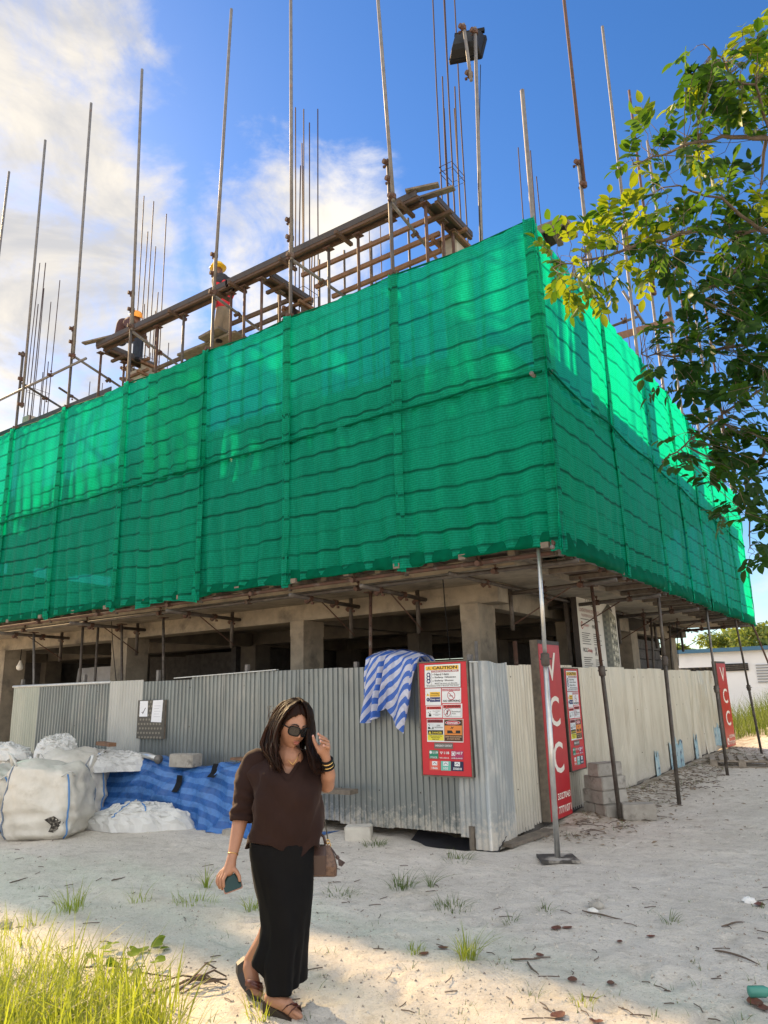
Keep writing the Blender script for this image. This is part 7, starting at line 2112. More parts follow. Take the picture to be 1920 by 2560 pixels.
    for k, (d, r, mat) in enumerate(((-0.005, 0.033, M_black), (-0.018, 0.035, M_gold), (-0.030, 0.036, M_black), (-0.040, 0.037, M_gold), (-0.050, 0.039, M_black))):
        c = wr + ax_ * d - ax_ * 0.005; mb = MB(); mb.tube([c + (e1 * math.cos(a) + e2 * math.sin(a)) * r for a in np.linspace(0, 2 * math.pi, 25)], 0.0055 if mat is M_black else 0.0032, 6); mb.build('bracelet', mat, t, smooth=True)
    c = z8(212, 1120, 0.112); ax2 = z8(205, 1150, 0.12) - z8(258, 905, 0.03); ax2 /= np.linalg.norm(ax2); e1 = np.cross(ax2, FH); e1 /= np.linalg.norm(e1); e2 = np.cross(ax2, e1)
    mb = MB(); mb.tube([c + (e1 * math.cos(a) + e2 * math.sin(a)) * 0.0285 for a in np.linspace(0, 2 * math.pi, 25)], 0.002, 5); mb.build('bracelet', M_gold, t, smooth=True)
    # nails on the raised hand
    for (x, y, w) in ((1290, 658, .147), (1312, 713, .177), (1325, 763, .202), (1372, 826, .217), (1217, 690, .153)):
        mb = MB(); mb.ball(z6(x, y, w), (0.006, 0.006, 0.008), 8, 6); mb.build('finger_nail', mk('nail', (0.5, 0.27, 0.22), None, rough=0.25) if x == 1290 else bpy.data.materials['nail'], t, smooth=True)
    # ----- phone
    cph = z8(205, 1305, 0.165); a = z8(258, 1315, 0.15) - z8(160, 1352, 0.175); b = z8(212, 1252, 0.125) - z8(208, 1340, 0.165)
    a /= np.linalg.norm(a); b = b - a * (a @ b); b /= np.linalg.norm(b); n = np.cross(a, b); n = n if n @ FH < 0 else -n
    ph = thing('phone', cph - UPV * 0.05, 'dark green phone held low in the woman\'s hand', 'phone')

    def rr(w_, h_, d, r=0.010):
        o_ = []
        for sx, sz, t0 in ((1, 1, 0), (-1, 1, 90), (-1, -1, 180), (1, -1, 270)):
            for k in range(4): an = R_(t0 + k * 30); o_.append(cph + a * (sx * (w_ - r) + r * math.cos(an)) + b * (sz * (h_ - r) + r * math.sin(an)) + n * d)
        return o_
    mb = MB(); mb.loft([rr(0.048, 0.043, -0.004), rr(0.05, 0.045, 0.0), rr(0.048, 0.043, 0.004)]); mb.build('phone_case', mk('pink_bronze_case', (0.32, 0.17, 0.13), None, rough=0.35, metal=0.4), ph)
    mb = MB(); mb.loft([rr(0.046, 0.041, 0.0042), rr(0.046, 0.041, 0.0052)]); mb.build('glass_back', mk('green_glass', (0.004, 0.03, 0.025), None, rough=0.06), ph)
    # ----- handbag
    hbg = thing('handbag', z8(800, 1265, -0.06), 'brown patterned handbag with a tassel hanging at the woman\'s hip', 'handbag')
    M_bag = mk('brown_checked_leather', (0.075, 0.040, 0.026), (0.13, 0.075, 0.048), 55, 0.5, lo=0.45, hi=0.55)
    M_bag2 = mk('dark_brown_leather', (0.045, 0.022, 0.016), None, rough=0.4)
    def bagring(x0, x1, y, w0, w1, r=0.35):
        cx, cw = (x0 + x1) / 2, (w0 + w1) / 2; o_ = []
        for k in range(20):
            an = 2 * math.pi * k / 20; o_.append(z8(cx + (x1 - x0) / 2 * sgnpow(math.cos(an), r), y, cw + (w1 - w0) / 2 * sgnpow(math.sin(an), r)))
        return o_
    mb = MB(); mb.loft([bagring(705, 868, 1266, -0.135, -0.015), bagring(695, 880, 1258, -0.145, -0.005), bagring(690, 884, 1200, -0.145, 0.0), bagring(692, 868, 1130, -0.135, -0.01), bagring(695, 845, 1075, -0.115, -0.03), bagring(700, 835, 1062, -0.105, -0.04)]); mb.build('bag_body', M_bag, hbg, smooth=False)
    mb = MB(); mb.loft([bagring(690, 812, 1256, -0.02, 0.006), bagring(688, 812, 1130, -0.02, 0.006), bagring(692, 808, 1066, -0.04, -0.026), bagring(696, 806, 1057, -0.10, -0.04)]); mb.build('flap', M_bag2, hbg)
    mb = MB(); mb.tube([z8(782, 740, -0.09), z8(795, 860, -0.09), z8(812, 960, -0.085), z8(824, 1035, -0.075)], 0.009, 8, flat=0.4); mb.build('shoulder_strap', mk('olive_strap', (0.06, 0.05, 0.03), None, rough=0.6), hbg, smooth=True)
    mb = MB(); mb.tube([z8(742, 1062, -0.05), z8(745, 1010, -0.05), z8(768, 985, -0.05), z8(795, 1005, -0.05), z8(808, 1058, -0.05)], 0.008, 8); mb.build('top_handle', M_bag2, hbg, smooth=True)
    for (x, y) in ((824, 1040), (830, 1062)):
        mb = MB(); c = z8(x, y, -0.07); mb.tube([c + RT * 0.009 * math.cos(q) + UPV * 0.012 * math.sin(q) for q in np.linspace(0, 2 * math.pi, 13)], 0.0028, 5); mb.build('gold_ring', M_gold, hbg, smooth=True)
    mb = MB(); mb.tube([z8(840, 1075, -0.04), z8(865, 1110, -0.03), z8(880, 1135, -0.03)], 0.004, 6); mb.tube([z8(878, 1130, -0.03), z8(890, 1150, -0.03)], 0.010, 8)
    for k in range(14): mb.tube([z8(890, 1150, -0.03), z8(896 + k * 2.8, 1205 - abs(k - 6) * 2 - k * 1.2, -0.03 + 0.012 * math.sin(k * 2))], [0.004, 0.003], 5)
    mb.build('tassel', M_bag2, hbg)


build_woman()

# ---------------------------------------------------------------- grass, weeds, litter on the sand
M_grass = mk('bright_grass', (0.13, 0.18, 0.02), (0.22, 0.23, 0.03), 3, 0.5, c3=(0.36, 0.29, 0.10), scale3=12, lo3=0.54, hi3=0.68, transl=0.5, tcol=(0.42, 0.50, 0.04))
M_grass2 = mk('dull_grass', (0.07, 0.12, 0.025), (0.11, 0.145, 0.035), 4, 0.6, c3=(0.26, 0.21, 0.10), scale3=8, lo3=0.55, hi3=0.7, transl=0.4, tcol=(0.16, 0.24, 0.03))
M_grass3 = mk('field_grass', (0.075, 0.11, 0.02), (0.13, 0.15, 0.03), 1.2, 0.7, c3=(0.33, 0.27, 0.11), scale3=0.9, lo3=0.58, hi3=0.72, transl=0.35, tcol=(0.2, 0.28, 0.03))
M_leafy = mk('creeper_leaf', (0.07, 0.14, 0.015), (0.11, 0.18, 0.02), 6, 0.65, transl=0.4, tcol=(0.3, 0.42, 0.03), spec=0.2)
M_dryleaf = mk('dry_red_leaf', (0.15, 0.05, 0.03), (0.09, 0.04, 0.028), 25, 0.6, c3=(0.24, 0.13, 0.075), scale3=40, lo3=0.55, hi3=0.7)
M_twig = mk('dry_twig', (0.13, 0.09, 0.065), (0.08, 0.06, 0.045), 30, 0.85)


def blade(mb, base, ang, length, width, lean, curl=1.0, nseg=4):
    d = np.array((math.cos(ang), math.sin(ang), 0)); s = np.array((-d[1], d[0], 0))
    vs = []
    for k in range(nseg + 1):
        f = k / nseg
        h = length * (f - 0.32 * curl * lean * f * f); o = length * lean * (f ** 1.7)
        w = width * (1 - f ** 1.6) * (0.55 + 0.45 * min(1, f * 4)) + 0.0004
        c = base + d * o + np.array((0, 0, h)); tw = s * w / 2 + np.array((0, 0, w * 0.1))
        vs += [c - tw, c + tw]
    mb.add(vs, [(2 * k, 2 * k + 1, 2 * k + 3, 2 * k + 2) for k in range(nseg)])


def tuft(mb, x, y, n, r, h, wd=0.006, lean=(0.2, 0.9)):
    for _ in range(n):
        a = random.uniform(0, 6.283); q = r * math.sqrt(random.random())
        bx, by = x + q * math.cos(a), y + q * math.sin(a)
        blade(mb, np.array((bx, by, float(gz(bx, by)) - 0.01)), a + random.uniform(-0.8, 0.8), h * random.uniform(0.45, 1.1), wd * random.uniform(0.6, 1.3), random.uniform(*lean), random.uniform(0.5, 1.3))


def build_foreground_grass():
    mb = MB()
    # dense patch in the near left corner
    n = 0
    while n < 300:
        u = random.uniform(-160, 400) - abs(random.gauss(0, 60)); v = random.uniform(2005, 2330)
        lim = 2020 + max(0, u - 60) * 0.45 if u < 300 else 2120 + (u - 300) * 0.7
        if v < lim + random.uniform(-15, 40): continue
        p = az(u, v, 0.03)
        near = v > 2150
        tuft(mb, p[0], p[1], random.randint(7, 14), 0.07, random.uniform(0.16, 0.30) * (1.3 if near else 1.0), 0.0065 if not near else 0.009, (0.1, 1.1)); n += 1
    for _ in range(95):
        u = random.uniform(-100, 330); v = random.uniform(2140, 2330)
        if u > 250 and v < 2190: continue
        p = az(u, v, 0.03); tuft(mb, p[0], p[1], 3, 0.04, random.uniform(0.34, 0.50), 0.013, (0.15, 1.0))
    o = mb.build('grass', M_grass, smooth=True); tag(o, 'bright backlit tall grass in the near corner', 'grass', kind='stuff')
    # thin sprigs all over the sand
    mb = MB()
    for _ in range(150):
        u = random.uniform(0, 1659); v = random.uniform(1860, 2260); p = az(u, v, 0)
        if p[1] > 7.0: continue
        tuft(mb, p[0], p[1], random.randint(2, 7), 0.04, random.uniform(0.03, 0.08), 0.004, (0.3, 1.2))
    for _ in range(70):
        y = random.uniform(8.2, 19); x = -3.3 + random.uniform(-0.25, 0.5)
        tuft(mb, x, y, random.randint(3, 8), 0.08, random.uniform(0.05, 0.14), 0.005, (0.4, 1.3))
    o = mb.build('weeds', M_grass2, smooth=True); tag(o, 'thin weeds scattered over the sand', 'weeds', kind='stuff')
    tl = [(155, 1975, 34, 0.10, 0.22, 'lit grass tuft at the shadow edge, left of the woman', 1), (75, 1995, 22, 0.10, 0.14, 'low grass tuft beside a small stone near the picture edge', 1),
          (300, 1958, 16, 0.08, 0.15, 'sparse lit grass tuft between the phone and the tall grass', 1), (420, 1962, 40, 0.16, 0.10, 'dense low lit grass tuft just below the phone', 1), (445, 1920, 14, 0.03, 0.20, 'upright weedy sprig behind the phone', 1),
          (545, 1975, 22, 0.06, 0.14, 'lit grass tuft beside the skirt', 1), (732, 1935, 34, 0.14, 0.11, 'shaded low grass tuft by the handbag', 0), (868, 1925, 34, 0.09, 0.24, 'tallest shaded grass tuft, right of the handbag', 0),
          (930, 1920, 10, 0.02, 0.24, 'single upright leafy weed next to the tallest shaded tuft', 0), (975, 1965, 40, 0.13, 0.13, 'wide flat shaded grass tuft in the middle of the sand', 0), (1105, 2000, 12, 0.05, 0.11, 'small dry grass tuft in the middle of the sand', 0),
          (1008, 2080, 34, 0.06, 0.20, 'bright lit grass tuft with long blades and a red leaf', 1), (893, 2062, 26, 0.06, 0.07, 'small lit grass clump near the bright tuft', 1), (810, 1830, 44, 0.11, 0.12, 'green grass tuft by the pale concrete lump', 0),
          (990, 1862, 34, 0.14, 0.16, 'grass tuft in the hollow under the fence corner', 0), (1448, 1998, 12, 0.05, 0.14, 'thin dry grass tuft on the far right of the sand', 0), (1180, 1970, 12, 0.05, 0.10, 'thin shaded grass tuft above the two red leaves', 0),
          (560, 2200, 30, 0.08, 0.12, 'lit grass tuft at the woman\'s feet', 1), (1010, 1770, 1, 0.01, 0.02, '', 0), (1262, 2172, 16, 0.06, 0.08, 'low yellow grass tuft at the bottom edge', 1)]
    for (u, v, n_, r, h, lab, lit) in tl:
        if not lab: continue
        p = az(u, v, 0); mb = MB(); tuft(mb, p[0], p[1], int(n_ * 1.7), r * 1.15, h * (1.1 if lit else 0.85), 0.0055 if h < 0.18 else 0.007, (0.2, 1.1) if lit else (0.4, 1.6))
        tag(mb.build('grass_tuft', M_grass if lit else M_grass2, smooth=True), lab, 'grass tuft', 'grass tufts on the sand')  # sun and shade put into colour: lit tufts brighter, shaded ones duller
    # creeper with round leaves at the edge of the tall grass
    p0 = az(250, 2075, 0.0); t = thing('creeper_plant', (p0[0], p0[1], 0), 'round-leaved creeper at the edge of the tall grass', 'plant')
    for k in range(22):
        u = random.gauss(285, 55); v = random.gauss(2088, 22); c = az(u, v, 0.0); c = np.array((c[0], c[1], float(gz(c[0], c[1])) + random.uniform(0.015, 0.05)))
        r = random.uniform(0.025, 0.045); a0 = random.uniform(0, 6.28); tl_ = random.uniform(-0.7, 0.7); mb = MB()
        e1 = np.array((math.cos(a0), math.sin(a0), 0.2 * tl_)); e2 = np.array((-math.sin(a0), math.cos(a0), tl_))
        pts = [c + e1 * r * math.cos(q) * (1 - 0.25 * (q > 5.6 or q < 0.5)) + e2 * r * math.sin(q) + np.array((0, 0, 0.25 * r * abs(math.sin(q)))) for q in np.linspace(0, 6.283, 11)[:-1]]
        mb.add([c] + pts, [(0, i + 1, (i + 1) % 10 + 1) for i in range(10)]); mb.build('leaf', M_leafy, t, smooth=True)
    mb = MB(); mb.tube([az(180, 2090, 0.02), az(240, 2085, 0.04), az(300, 2100, 0.03), az(370, 2110, 0.02)], 0.005, 5); mb.build('stem', M_twig, t)


def dry_leaf(u, v, size, lab, mat=None):
    p = az(u, v, 0); z = float(gz(p[0], p[1])) + 0.006; a0 = random.uniform(0, 6.28); mb = MB()
    e1 = np.array((math.cos(a0), math.sin(a0), 0)); e2 = np.array((-e1[1], e1[0], 0)); n = 7; rows = []
    cu = random.uniform(0.05, 0.28); size = size * 0.85
    for i in range(n):
        f = i / (n - 1); w = size * 0.36 * math.sin(math.pi * (0.06 + 0.90 * f)) ** 0.8
        c = np.array((p[0], p[1], z)) + e1 * size * (f - 0.5); lift = size * cu * (abs(f - 0.5) * 2) ** 2 * 0.5
        rows.append([c + e2 * w * s + np.array((0, 0, lift + abs(s) * w * cu)) for s in (-1, -0.5, 0, 0.5, 1)])
    mb.grid(np.array(rows)); return tag(mb.build('dry_leaf', mat or M_dryleaf, smooth=True), lab, 'dry leaf', 'dry leaves on the sand')


def build_litter():
    for (u, v, s, lab) in ((1202, 2010, 0.11, 'larger of two red leaves lying together'), (1225, 2006, 0.09, 'smaller of two red leaves lying together'), (1167, 2068, 0.075, 'upright red leaf in the open sand'), (1339, 2040, 0.06, 'small red leaf beside thin weeds'),
                           (1320, 2131, 0.07, 'dark red leaf alone on shaded sand'), (1641, 1958, 0.12, 'brown leaf near the right edge by a stone'), (1631, 2166, 0.13, 'large red leaf beside the green bottle'), (958, 2059, 0.08, 'dark red leaf tucked in the bright grass tuft'),
                           (916, 2070, 0.08, 'brown curled leaf beside the small lit clump'), (1237, 2124, 0.09, 'brown leaf at the sunlight edge'), (1205, 2199, 0.11, 'pale brown leaf at the bottom edge'), (1288, 2204, 0.08, 'tan leaf at the bottom edge by yellow grass'),
                           (1406, 2024, 0.07, 'dark crumpled leaf on the shaded sand'), (330, 2148, 0.08, 'bright red leaf standing in the tall grass'), (430, 2122, 0.09, 'dark red leaf under the dry roots'), (1650, 2178, 0.09, 'dark leaf at the right edge')):
        dry_leaf(u, v, s, lab)
    tw = [((1258, 1972), (1345, 1990), 'long dark twig below the grey stone'), ((1105, 2086), (1168, 2078), 'thin straight twig left of the red leaf'), ((1140, 2090), (1165, 2118), 'crooked dark twig near the sunlight edge'), ((1560, 2010), (1610, 2000), 'thin pale twig near the right edge'),
          ((240, 1915), (270, 1905), 'short dark twig on the shaded sand, near the bags'), ((20, 1915), (60, 1903), 'short twig at the left edge of the shaded sand'), ((700, 1868), (735, 1880), 'curved thin twig by the handbag tassel'), ((1545, 2060), (1640, 2090), 'long thin twig lying near the right edge')]
    for (a, b, lab) in tw:
        p = az(*a, 0.0); q = az(*b, 0.0); m = (p + q) / 2 + np.array((random.uniform(-0.04, 0.04), random.uniform(-0.04, 0.04), 0))
        pts = []
        for f in np.linspace(0, 1, 7):
            c = p * (1 - f) ** 2 + 2 * m * f * (1 - f) + q * f * f; pts.append((c[0], c[1], float(gz(c[0], c[1])) + 0.012))
        mb = MB(); mb.tube(pts, [0.004, 0.0065, 0.006, 0.0065, 0.005, 0.0045, 0.002], 5); tag(mb.build('twig', M_twig), lab, 'twig', 'twigs on the sand')
    # dry roots by the tall grass
    c = az(440, 2120, 0); t = thing('dry_roots', (c[0], c[1], 0), 'tangle of dry woody roots on the sand by the tall grass', 'roots')
    for k in range(7):
        a = az(360 + random.uniform(-30, 40), 2125 + random.uniform(-18, 25), 0.02); b = az(480 + random.uniform(-20, 15), 2088 + random.uniform(0, 40), 0.05)
        mb = MB(); mb.tube([a, a * 0.6 + b * 0.4 + np.array((0, 0, 0.05 * random.random())), a * 0.25 + b * 0.75 + np.array((0, 0, 0.07 * random.random())), b], [0.004, 0.006, 0.006, 0.004], 5); mb.build('root', M_twig, t, smooth=True)
    # stones: one lump, and gravel
    def rock(name, lab, u, v, s, mat, cat='stone'):
        p = az(u, v, 0); mb = MB(); mb.ball((p[0], p[1], float(gz(p[0], p[1])) + s * 0.25), (s, s * 0.8, s * 0.6), 10, 7); o = mb.build(name, mat)
        for vv in o.data.vertices: vv.co += Vector([random.uniform(-1, 1) * s * 0.13 for _ in range(3)])
        tag(o, lab, cat)
    rock('stone', 'grey lump of concrete on the shaded sand', 1288, 1962, 0.06, M_blockg); rock('stone', 'white stone beside the grey lump', 1281, 1972, 0.04, mk('white_coral', (0.7, 0.68, 0.63), None, rough=0.9))
    rock('stone', 'grey stone at the left edge by the low grass', 12, 2003, 0.06, M_blockg); rock('stone', 'white crumpled lump by the brown leaf', 1618, 1948, 0.05, mk('white_lump', (0.75, 0.74, 0.71), None, rough=0.8)); rock('stone', 'dark stone above the grey lump', 1290, 1945, 0.035, M_blockg)
    p = az(1644, 2142, 0.03); t = thing('plastic_bottle', (p[0], p[1], float(gz(p[0], p[1]))), 'small green plastic bottle lying at the right edge', 'bottle')
    mb = MB(); e = np.array((0.8, 0.5, 0)); pts = [p + e * f for f in (-0.07, -0.065, 0.02, 0.05, 0.055, 0.07)]; mb.tube(pts, [0.02, 0.028, 0.028, 0.014, 0.012, 0.012], 10); mb.build('bottle_body', mk('green_plastic', (0.12, 0.4, 0.32), None, rough=0.2, transl=0.4), t, smooth=True)
    mb = MB(); mb.tube([p + e * 0.07, p + e * 0.085], 0.015, 8); mb.build('cap', flat(WH), t)
    # gravel and crumbs
    mb = MB()
    for _ in range(2600):
        u = random.uniform(-50, 1700); v = 1780 + 460 * random.random(); p = az(u, v, 0)
        if p[1] > 13 or (p[1] > 7.1 and p[0] < -3.6): continue
        s = random.uniform(0.003, 0.010) * (1 + 0.25 * p[1] / 6)
        z = float(gz(p[0], p[1])); vs = [np.array((p[0], p[1], z)) + np.array(q) * s * random.uniform(0.6, 1.3) for q in ((1, 0, 0), (-0.6, 0.9, 0), (-0.6, -0.8, 0), (0, 0, 0.9), (0, 0, -0.6))]
        mb.add(vs, [(0, 1, 3), (1, 2, 3), (2, 0, 3), (1, 0, 4), (2, 1, 4), (0, 2, 4)])
    o = mb.build('gravel', mk('gravel', (0.5, 0.47, 0.41), (0.2, 0.17, 0.14), 14, 0.95, lo=0.42, hi=0.58)); tag(o, 'small stones and crumbs strewn over the sand', 'gravel', kind='stuff')
    # leaf litter and rubble at the foot of the cream fence
    mb = MB()
    for _ in range(1300):
        y = random.uniform(7.9, 21); x = -3.45 + abs(random.gauss(0, 0.42)) + random.uniform(-0.15, 0.05)
        if random.random() < 0.12: x += random.uniform(0, 2.0)
        z = float(gz(x, y)) + 0.006; s = random.uniform(0.012, 0.045); a = random.uniform(0, 6.28); e1 = np.array((math.cos(a), math.sin(a), random.uniform(-0.3, 0.3))); e2 = np.array((-math.sin(a), math.cos(a), random.uniform(-0.3, 0.3))) * 0.45
        c = np.array((x, y, z)); mb.add([c - e1 * s, c + e2 * s + (0, 0, 0.006), c + e1 * s, c - e2 * s + (0, 0, 0.004)], [(0, 1, 2, 3)])
    o = mb.build('leaf_litter', mk('rotting_litter', (0.19, 0.135, 0.085), (0.33, 0.26, 0.18), 20, 0.9)); tag(o, 'dead leaves and chips along the cream fence foot', 'leaf litter', kind='stuff')
    mb = MB()
    for _ in range(260):
        y = random.uniform(8.3, 20); x = -3.4 + abs(random.gauss(0, 0.4)); z = float(gz(x, y)) + 0.01; a = random.uniform(0, 3.14); l = random.uniform(0.05, 0.22); d = np.array((math.cos(a), math.sin(a), 0)) * l / 2
        mb.tube([np.array((x, y, z)) - d, np.array((x, y, z + 0.012)), np.array((x, y, z)) + d], 0.004, 4)
    for _ in range(110):
        u = random.uniform(0, 1659); v = random.uniform(1830, 2210); p = az(u, v, 0)
        if p[1] > 7.0: continue
        a = random.uniform(0, 3.14); l = random.uniform(0.03, 0.12); d = np.array((math.cos(a), math.sin(a), 0)) * l / 2; z = float(gz(p[0], p[1])) + 0.006
        mb.tube([np.array((p[0], p[1], z)) - d, np.array((p[0] + 0.01, p[1], z + 0.004)), np.array((p[0], p[1], z)) + d], 0.003, 4)
    o = mb.build('twig_litter', M_twig); tag(o, 'fine twigs scattered over the sand', 'twigs', kind='stuff')


build_foreground_grass()
build_litter()

# ---------------------------------------------------------------- tree with compound leaves leaning in from the right
M_leaf = [mk('tree_leaf_%d' % k, c, tuple(q * 1.3 for q in c), 5, 0.45, transl=0.42, tcol=tc, spec=0.25) for k, (c, tc) in enumerate((((0.018, 0.055, 0.008), (0.13, 0.26, 0.010)), ((0.040, 0.085, 0.008), (0.40, 0.48, 0.012)), ((0.011, 0.038, 0.008), (0.07, 0.17, 0.010))))]  # lighter and darker leaf copies, sun and shade put into their colours
M_bark = mk('grey_bark', (0.16, 0.125, 0.09), (0.10, 0.08, 0.06), 18, 0.9, bump=0.006, bscale=40)
FH = np.array((-0.5612, 0.8277, 0)); RT = np.array((0.8277, 0.5612, 0))


def pix(u, v, dep):
    r = ray(u, v); return CAM + r * dep / (r @ np.array(CAM_R[2]))


def leaf_mesh(k):
    n = 6; rows = []
    L_, Wd = 1.0, 0.46 + 0.05 * k
    for i in range(n):
        f = i / (n - 1); w = Wd / 2 * math.sin(math.pi * min(1, 0.04 + f * 0.93)) ** 0.75 * (1.1 - 0.25 * f) if i < n - 1 else 0.006
        if i == 0: w = 0.02
        z = -0.10 * f * f - 0.05 * k * f
        rows.append([(f * L_, -w, z + abs(w) * 0.35), (f * L_, 0, z), (f * L_, w, z + abs(w) * 0.35)])
    mb = MB(); mb.grid(np.array(rows)); return rows, mb


def build_tree():
    base = FH * 6.2 + RT * 4.6
    t = thing('leaning_tree', (base[0], base[1], float(gz(base[0], base[1]))), 'tree with glossy compound leaves reaching in over the right of the net', 'tree')
    tb = np.array((base[0], base[1], 0.0)); top = tb + np.array((-0.2, 0.2, 4.2))
    mb = MB(); mb.tube([tb - (0, 0, 0.2), tb + (0.05, 0, 1.5), tb + (-0.1, 0.1, 3), top, top + np.array((-0.2, 0.1, 2.5))], [0.17, 0.14, 0.12, 0.10, 0.05], 12); mb.build('trunk', M_bark, t, smooth=True)
    br = [[(1930, 330), (1750, 290), (1659, 297), (1560, 300), (1450, 325), (1370, 355)], [(1950, 600), (1760, 520), (1640, 500), (1500, 500), (1380, 530), (1280, 560), (1195, 580)], [(1950, 760), (1760, 730), (1659, 735), (1560, 755), (1450, 770), (1385, 765)],
          [(1760, 740), (1659, 830), (1560, 895), (1490, 945), (1430, 1000)], [(1760, 540), (1700, 350), (1640, 210), (1560, 140), (1520, 95)], [(1950, 820), (1760, 880), (1659, 960), (1610, 1050), (1620, 1180)], [(1659, 500), (1580, 590), (1500, 640)], [(1640, 500), (1560, 430), (1430, 405)], [(1659, 297), (1640, 420)]]
    deps = [5.7, 5.9, 6.3, 6.4, 5.6, 6.6, 6.1, 5.8, 5.8]
    bpts = []
    for k, b in enumerate(br):
        pts = [pix(u, v, deps[k] + (0.0 if u < 1700 else 0.1)) for u, v in b]
        if b[0][0] >= 1900: pts = [top * 0.6 + tb * 0.4 + np.array((0, 0, 0.5))] + pts
        r0 = 0.035 if b[0][0] > 1900 else 0.016
        rs = np.linspace(r0, 0.005, len(pts))
        dense = []; rr = []
        for i in range(len(pts) - 1):
            for f in np.linspace(0, 1, 5)[:-1]: dense.append(pts[i] * (1 - f) + pts[i + 1] * f + rng.normal(0, 0.012, 3)); rr.append(rs[i] * (1 - f) + rs[i + 1] * f)
        dense.append(pts[-1]); rr.append(rs[-1])
        mb = MB(); mb.tube(dense, rr, 7); mb.build('limb', M_bark, t, smooth=True)
        bpts += dense
    bpts = np.array(bpts)
    cl = [(1600, 170, 75, 16), (1520, 135, 38, 6), (1640, 110, 50, 9), (1560, 240, 60, 11), (1640, 260, 50, 8), (1500, 210, 40, 5), (1545, 180, 40, 6), (1410, 280, 35, 4), (1440, 320, 35, 5), (1380, 350, 28, 4), (1490, 330, 35, 5), (1540, 310, 35, 4),
          (1230, 570, 50, 9), (1210, 540, 30, 4), (1290, 530, 55, 9), (1260, 625, 42, 6), (1340, 500, 50, 9), (1300, 480, 30, 3), (1390, 470, 50, 9), (1430, 410, 40, 6), (1450, 500, 55, 9), (1380, 560, 50, 7), (1500, 470, 50, 9), (1560, 500, 60, 12), (1620, 480, 60, 12), (1560, 420, 40, 6), (1640, 420, 40, 6), (1450, 580, 40, 5), (1530, 590, 50, 8), (1610, 580, 60, 10), (1500, 640, 40, 5), (1310, 590, 40, 4),
          (1420, 748, 45, 8), (1490, 740, 55, 11), (1560, 720, 60, 12), (1630, 700, 60, 12), (1640, 640, 45, 7), (1580, 660, 40, 6), (1445, 800, 38, 5), (1520, 800, 50, 8), (1600, 790, 55, 9), (1645, 780, 40, 7), (1560, 850, 40, 5), (1630, 860, 40, 5),
          (1500, 945, 35, 6), (1450, 985, 28, 4), (1545, 905, 35, 5), (1590, 950, 50, 10), (1640, 940, 40, 8), (1560, 1010, 40, 6), (1620, 1030, 55, 11), (1590, 1090, 40, 8), (1640, 1110, 45, 9), (1625, 1185, 28, 4), (1555, 970, 35, 4), (1700, 500, 80, 14), (1710, 750, 80, 14), (1710, 1000, 70, 10), (1710, 220, 70, 10)]
    meshes = []
    for k in range(3):
        rows, mb = leaf_mesh(k); meshes.append((np.array(mb.v), mb.f))
    data = [bpy.data.meshes.new('leaf') for _ in range(9)]
    for k in range(3):
        for j in range(3):
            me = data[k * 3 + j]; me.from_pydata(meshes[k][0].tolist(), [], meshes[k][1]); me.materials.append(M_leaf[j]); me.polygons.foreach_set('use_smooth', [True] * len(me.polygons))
    leaves = []; tw = MB()
    for (cu, cv, cr, n) in cl:
        k0 = None
        for _ in range(int(n * (1.55 if cu > 1430 else 1.25))):
            a = random.uniform(0, 6.283); q = cr * math.sqrt(random.random()); u, v = cu + q * math.cos(a), cv + q * math.sin(a)
            d0 = 5.9 + (v - 500) * 0.0009
            c = pix(u, v, d0 + random.gauss(0, 0.28))
            i = int(np.argmin(((bpts - c) ** 2).sum(1))); b = bpts[i]
            dirv = c - b; L0 = np.linalg.norm(dirv)
            if L0 < 0.05: dirv = rng.normal(0, 1, 3); L0 = 1
            dirv = dirv / L0 + rng.normal(0, 0.45, 3); dirv[2] -= 0.15; dirv /= np.linalg.norm(dirv)
            tw.tube([b, (b + c) / 2 + rng.normal(0, 0.02, 3), c], [0.0035, 0.0025, 0.002], 4)
            L = random.uniform(0.13, 0.22); tw.tube([c, c + dirv * L + (0, 0, -0.02)], [0.003, 0.0015], 4)
            sd = np.cross(dirv, (0, 0, 1)); sd /= np.linalg.norm(sd) + 1e-9; up = np.cross(sd, dirv)
            up = up + sd * random.uniform(-0.7, 0.7); up /= np.linalg.norm(up); sd = np.cross(dirv, up)
            npair = random.choice((3, 3, 4))
            mt = random.choice((0, 1, 1)) if cu < 1400 and cv > 400 else (random.choice((0, 0, 1, 2)) if cv < 500 else random.choice((0, 2, 2, 2)))  # copy picked by clump position: bright at sunlit tips, dark in shaded clumps
            for p in range(npair):
                for s in (-1, 1):
                    o_ = c + dirv * L * (0.25 + 0.7 * p / npair) - np.array((0, 0, 0.004 * p)); ld = dirv * 0.55 + sd * s * 0.85 + np.array((0, 0, random.uniform(-0.35, 0.1))); leaves.append((o_, ld / np.linalg.norm(ld), up + rng.normal(0, 0.3, 3), random.uniform(0.07, 0.115), mt))
            leaves.append((c + dirv * L, dirv + np.array((0, 0, -0.2)), up + rng.normal(0, 0.25, 3), random.uniform(0.085, 0.13), mt))
    o = tw.build('twigs', M_bark, t); o['kind'] = 'stuff'

    def mat(o_, d, up, s):
        x = np.array(d, float); x /= np.linalg.norm(x); y = np.cross(up, x); y /= np.linalg.norm(y) + 1e-9; z = np.cross(x, y)
        return np.stack([x * s, y * s, z * s], 1)
    order = sorted(range(len(leaves)), key=lambda i: (leaves[i][0] - CAM) @ np.array(CAM_R[2]) / leaves[i][3])
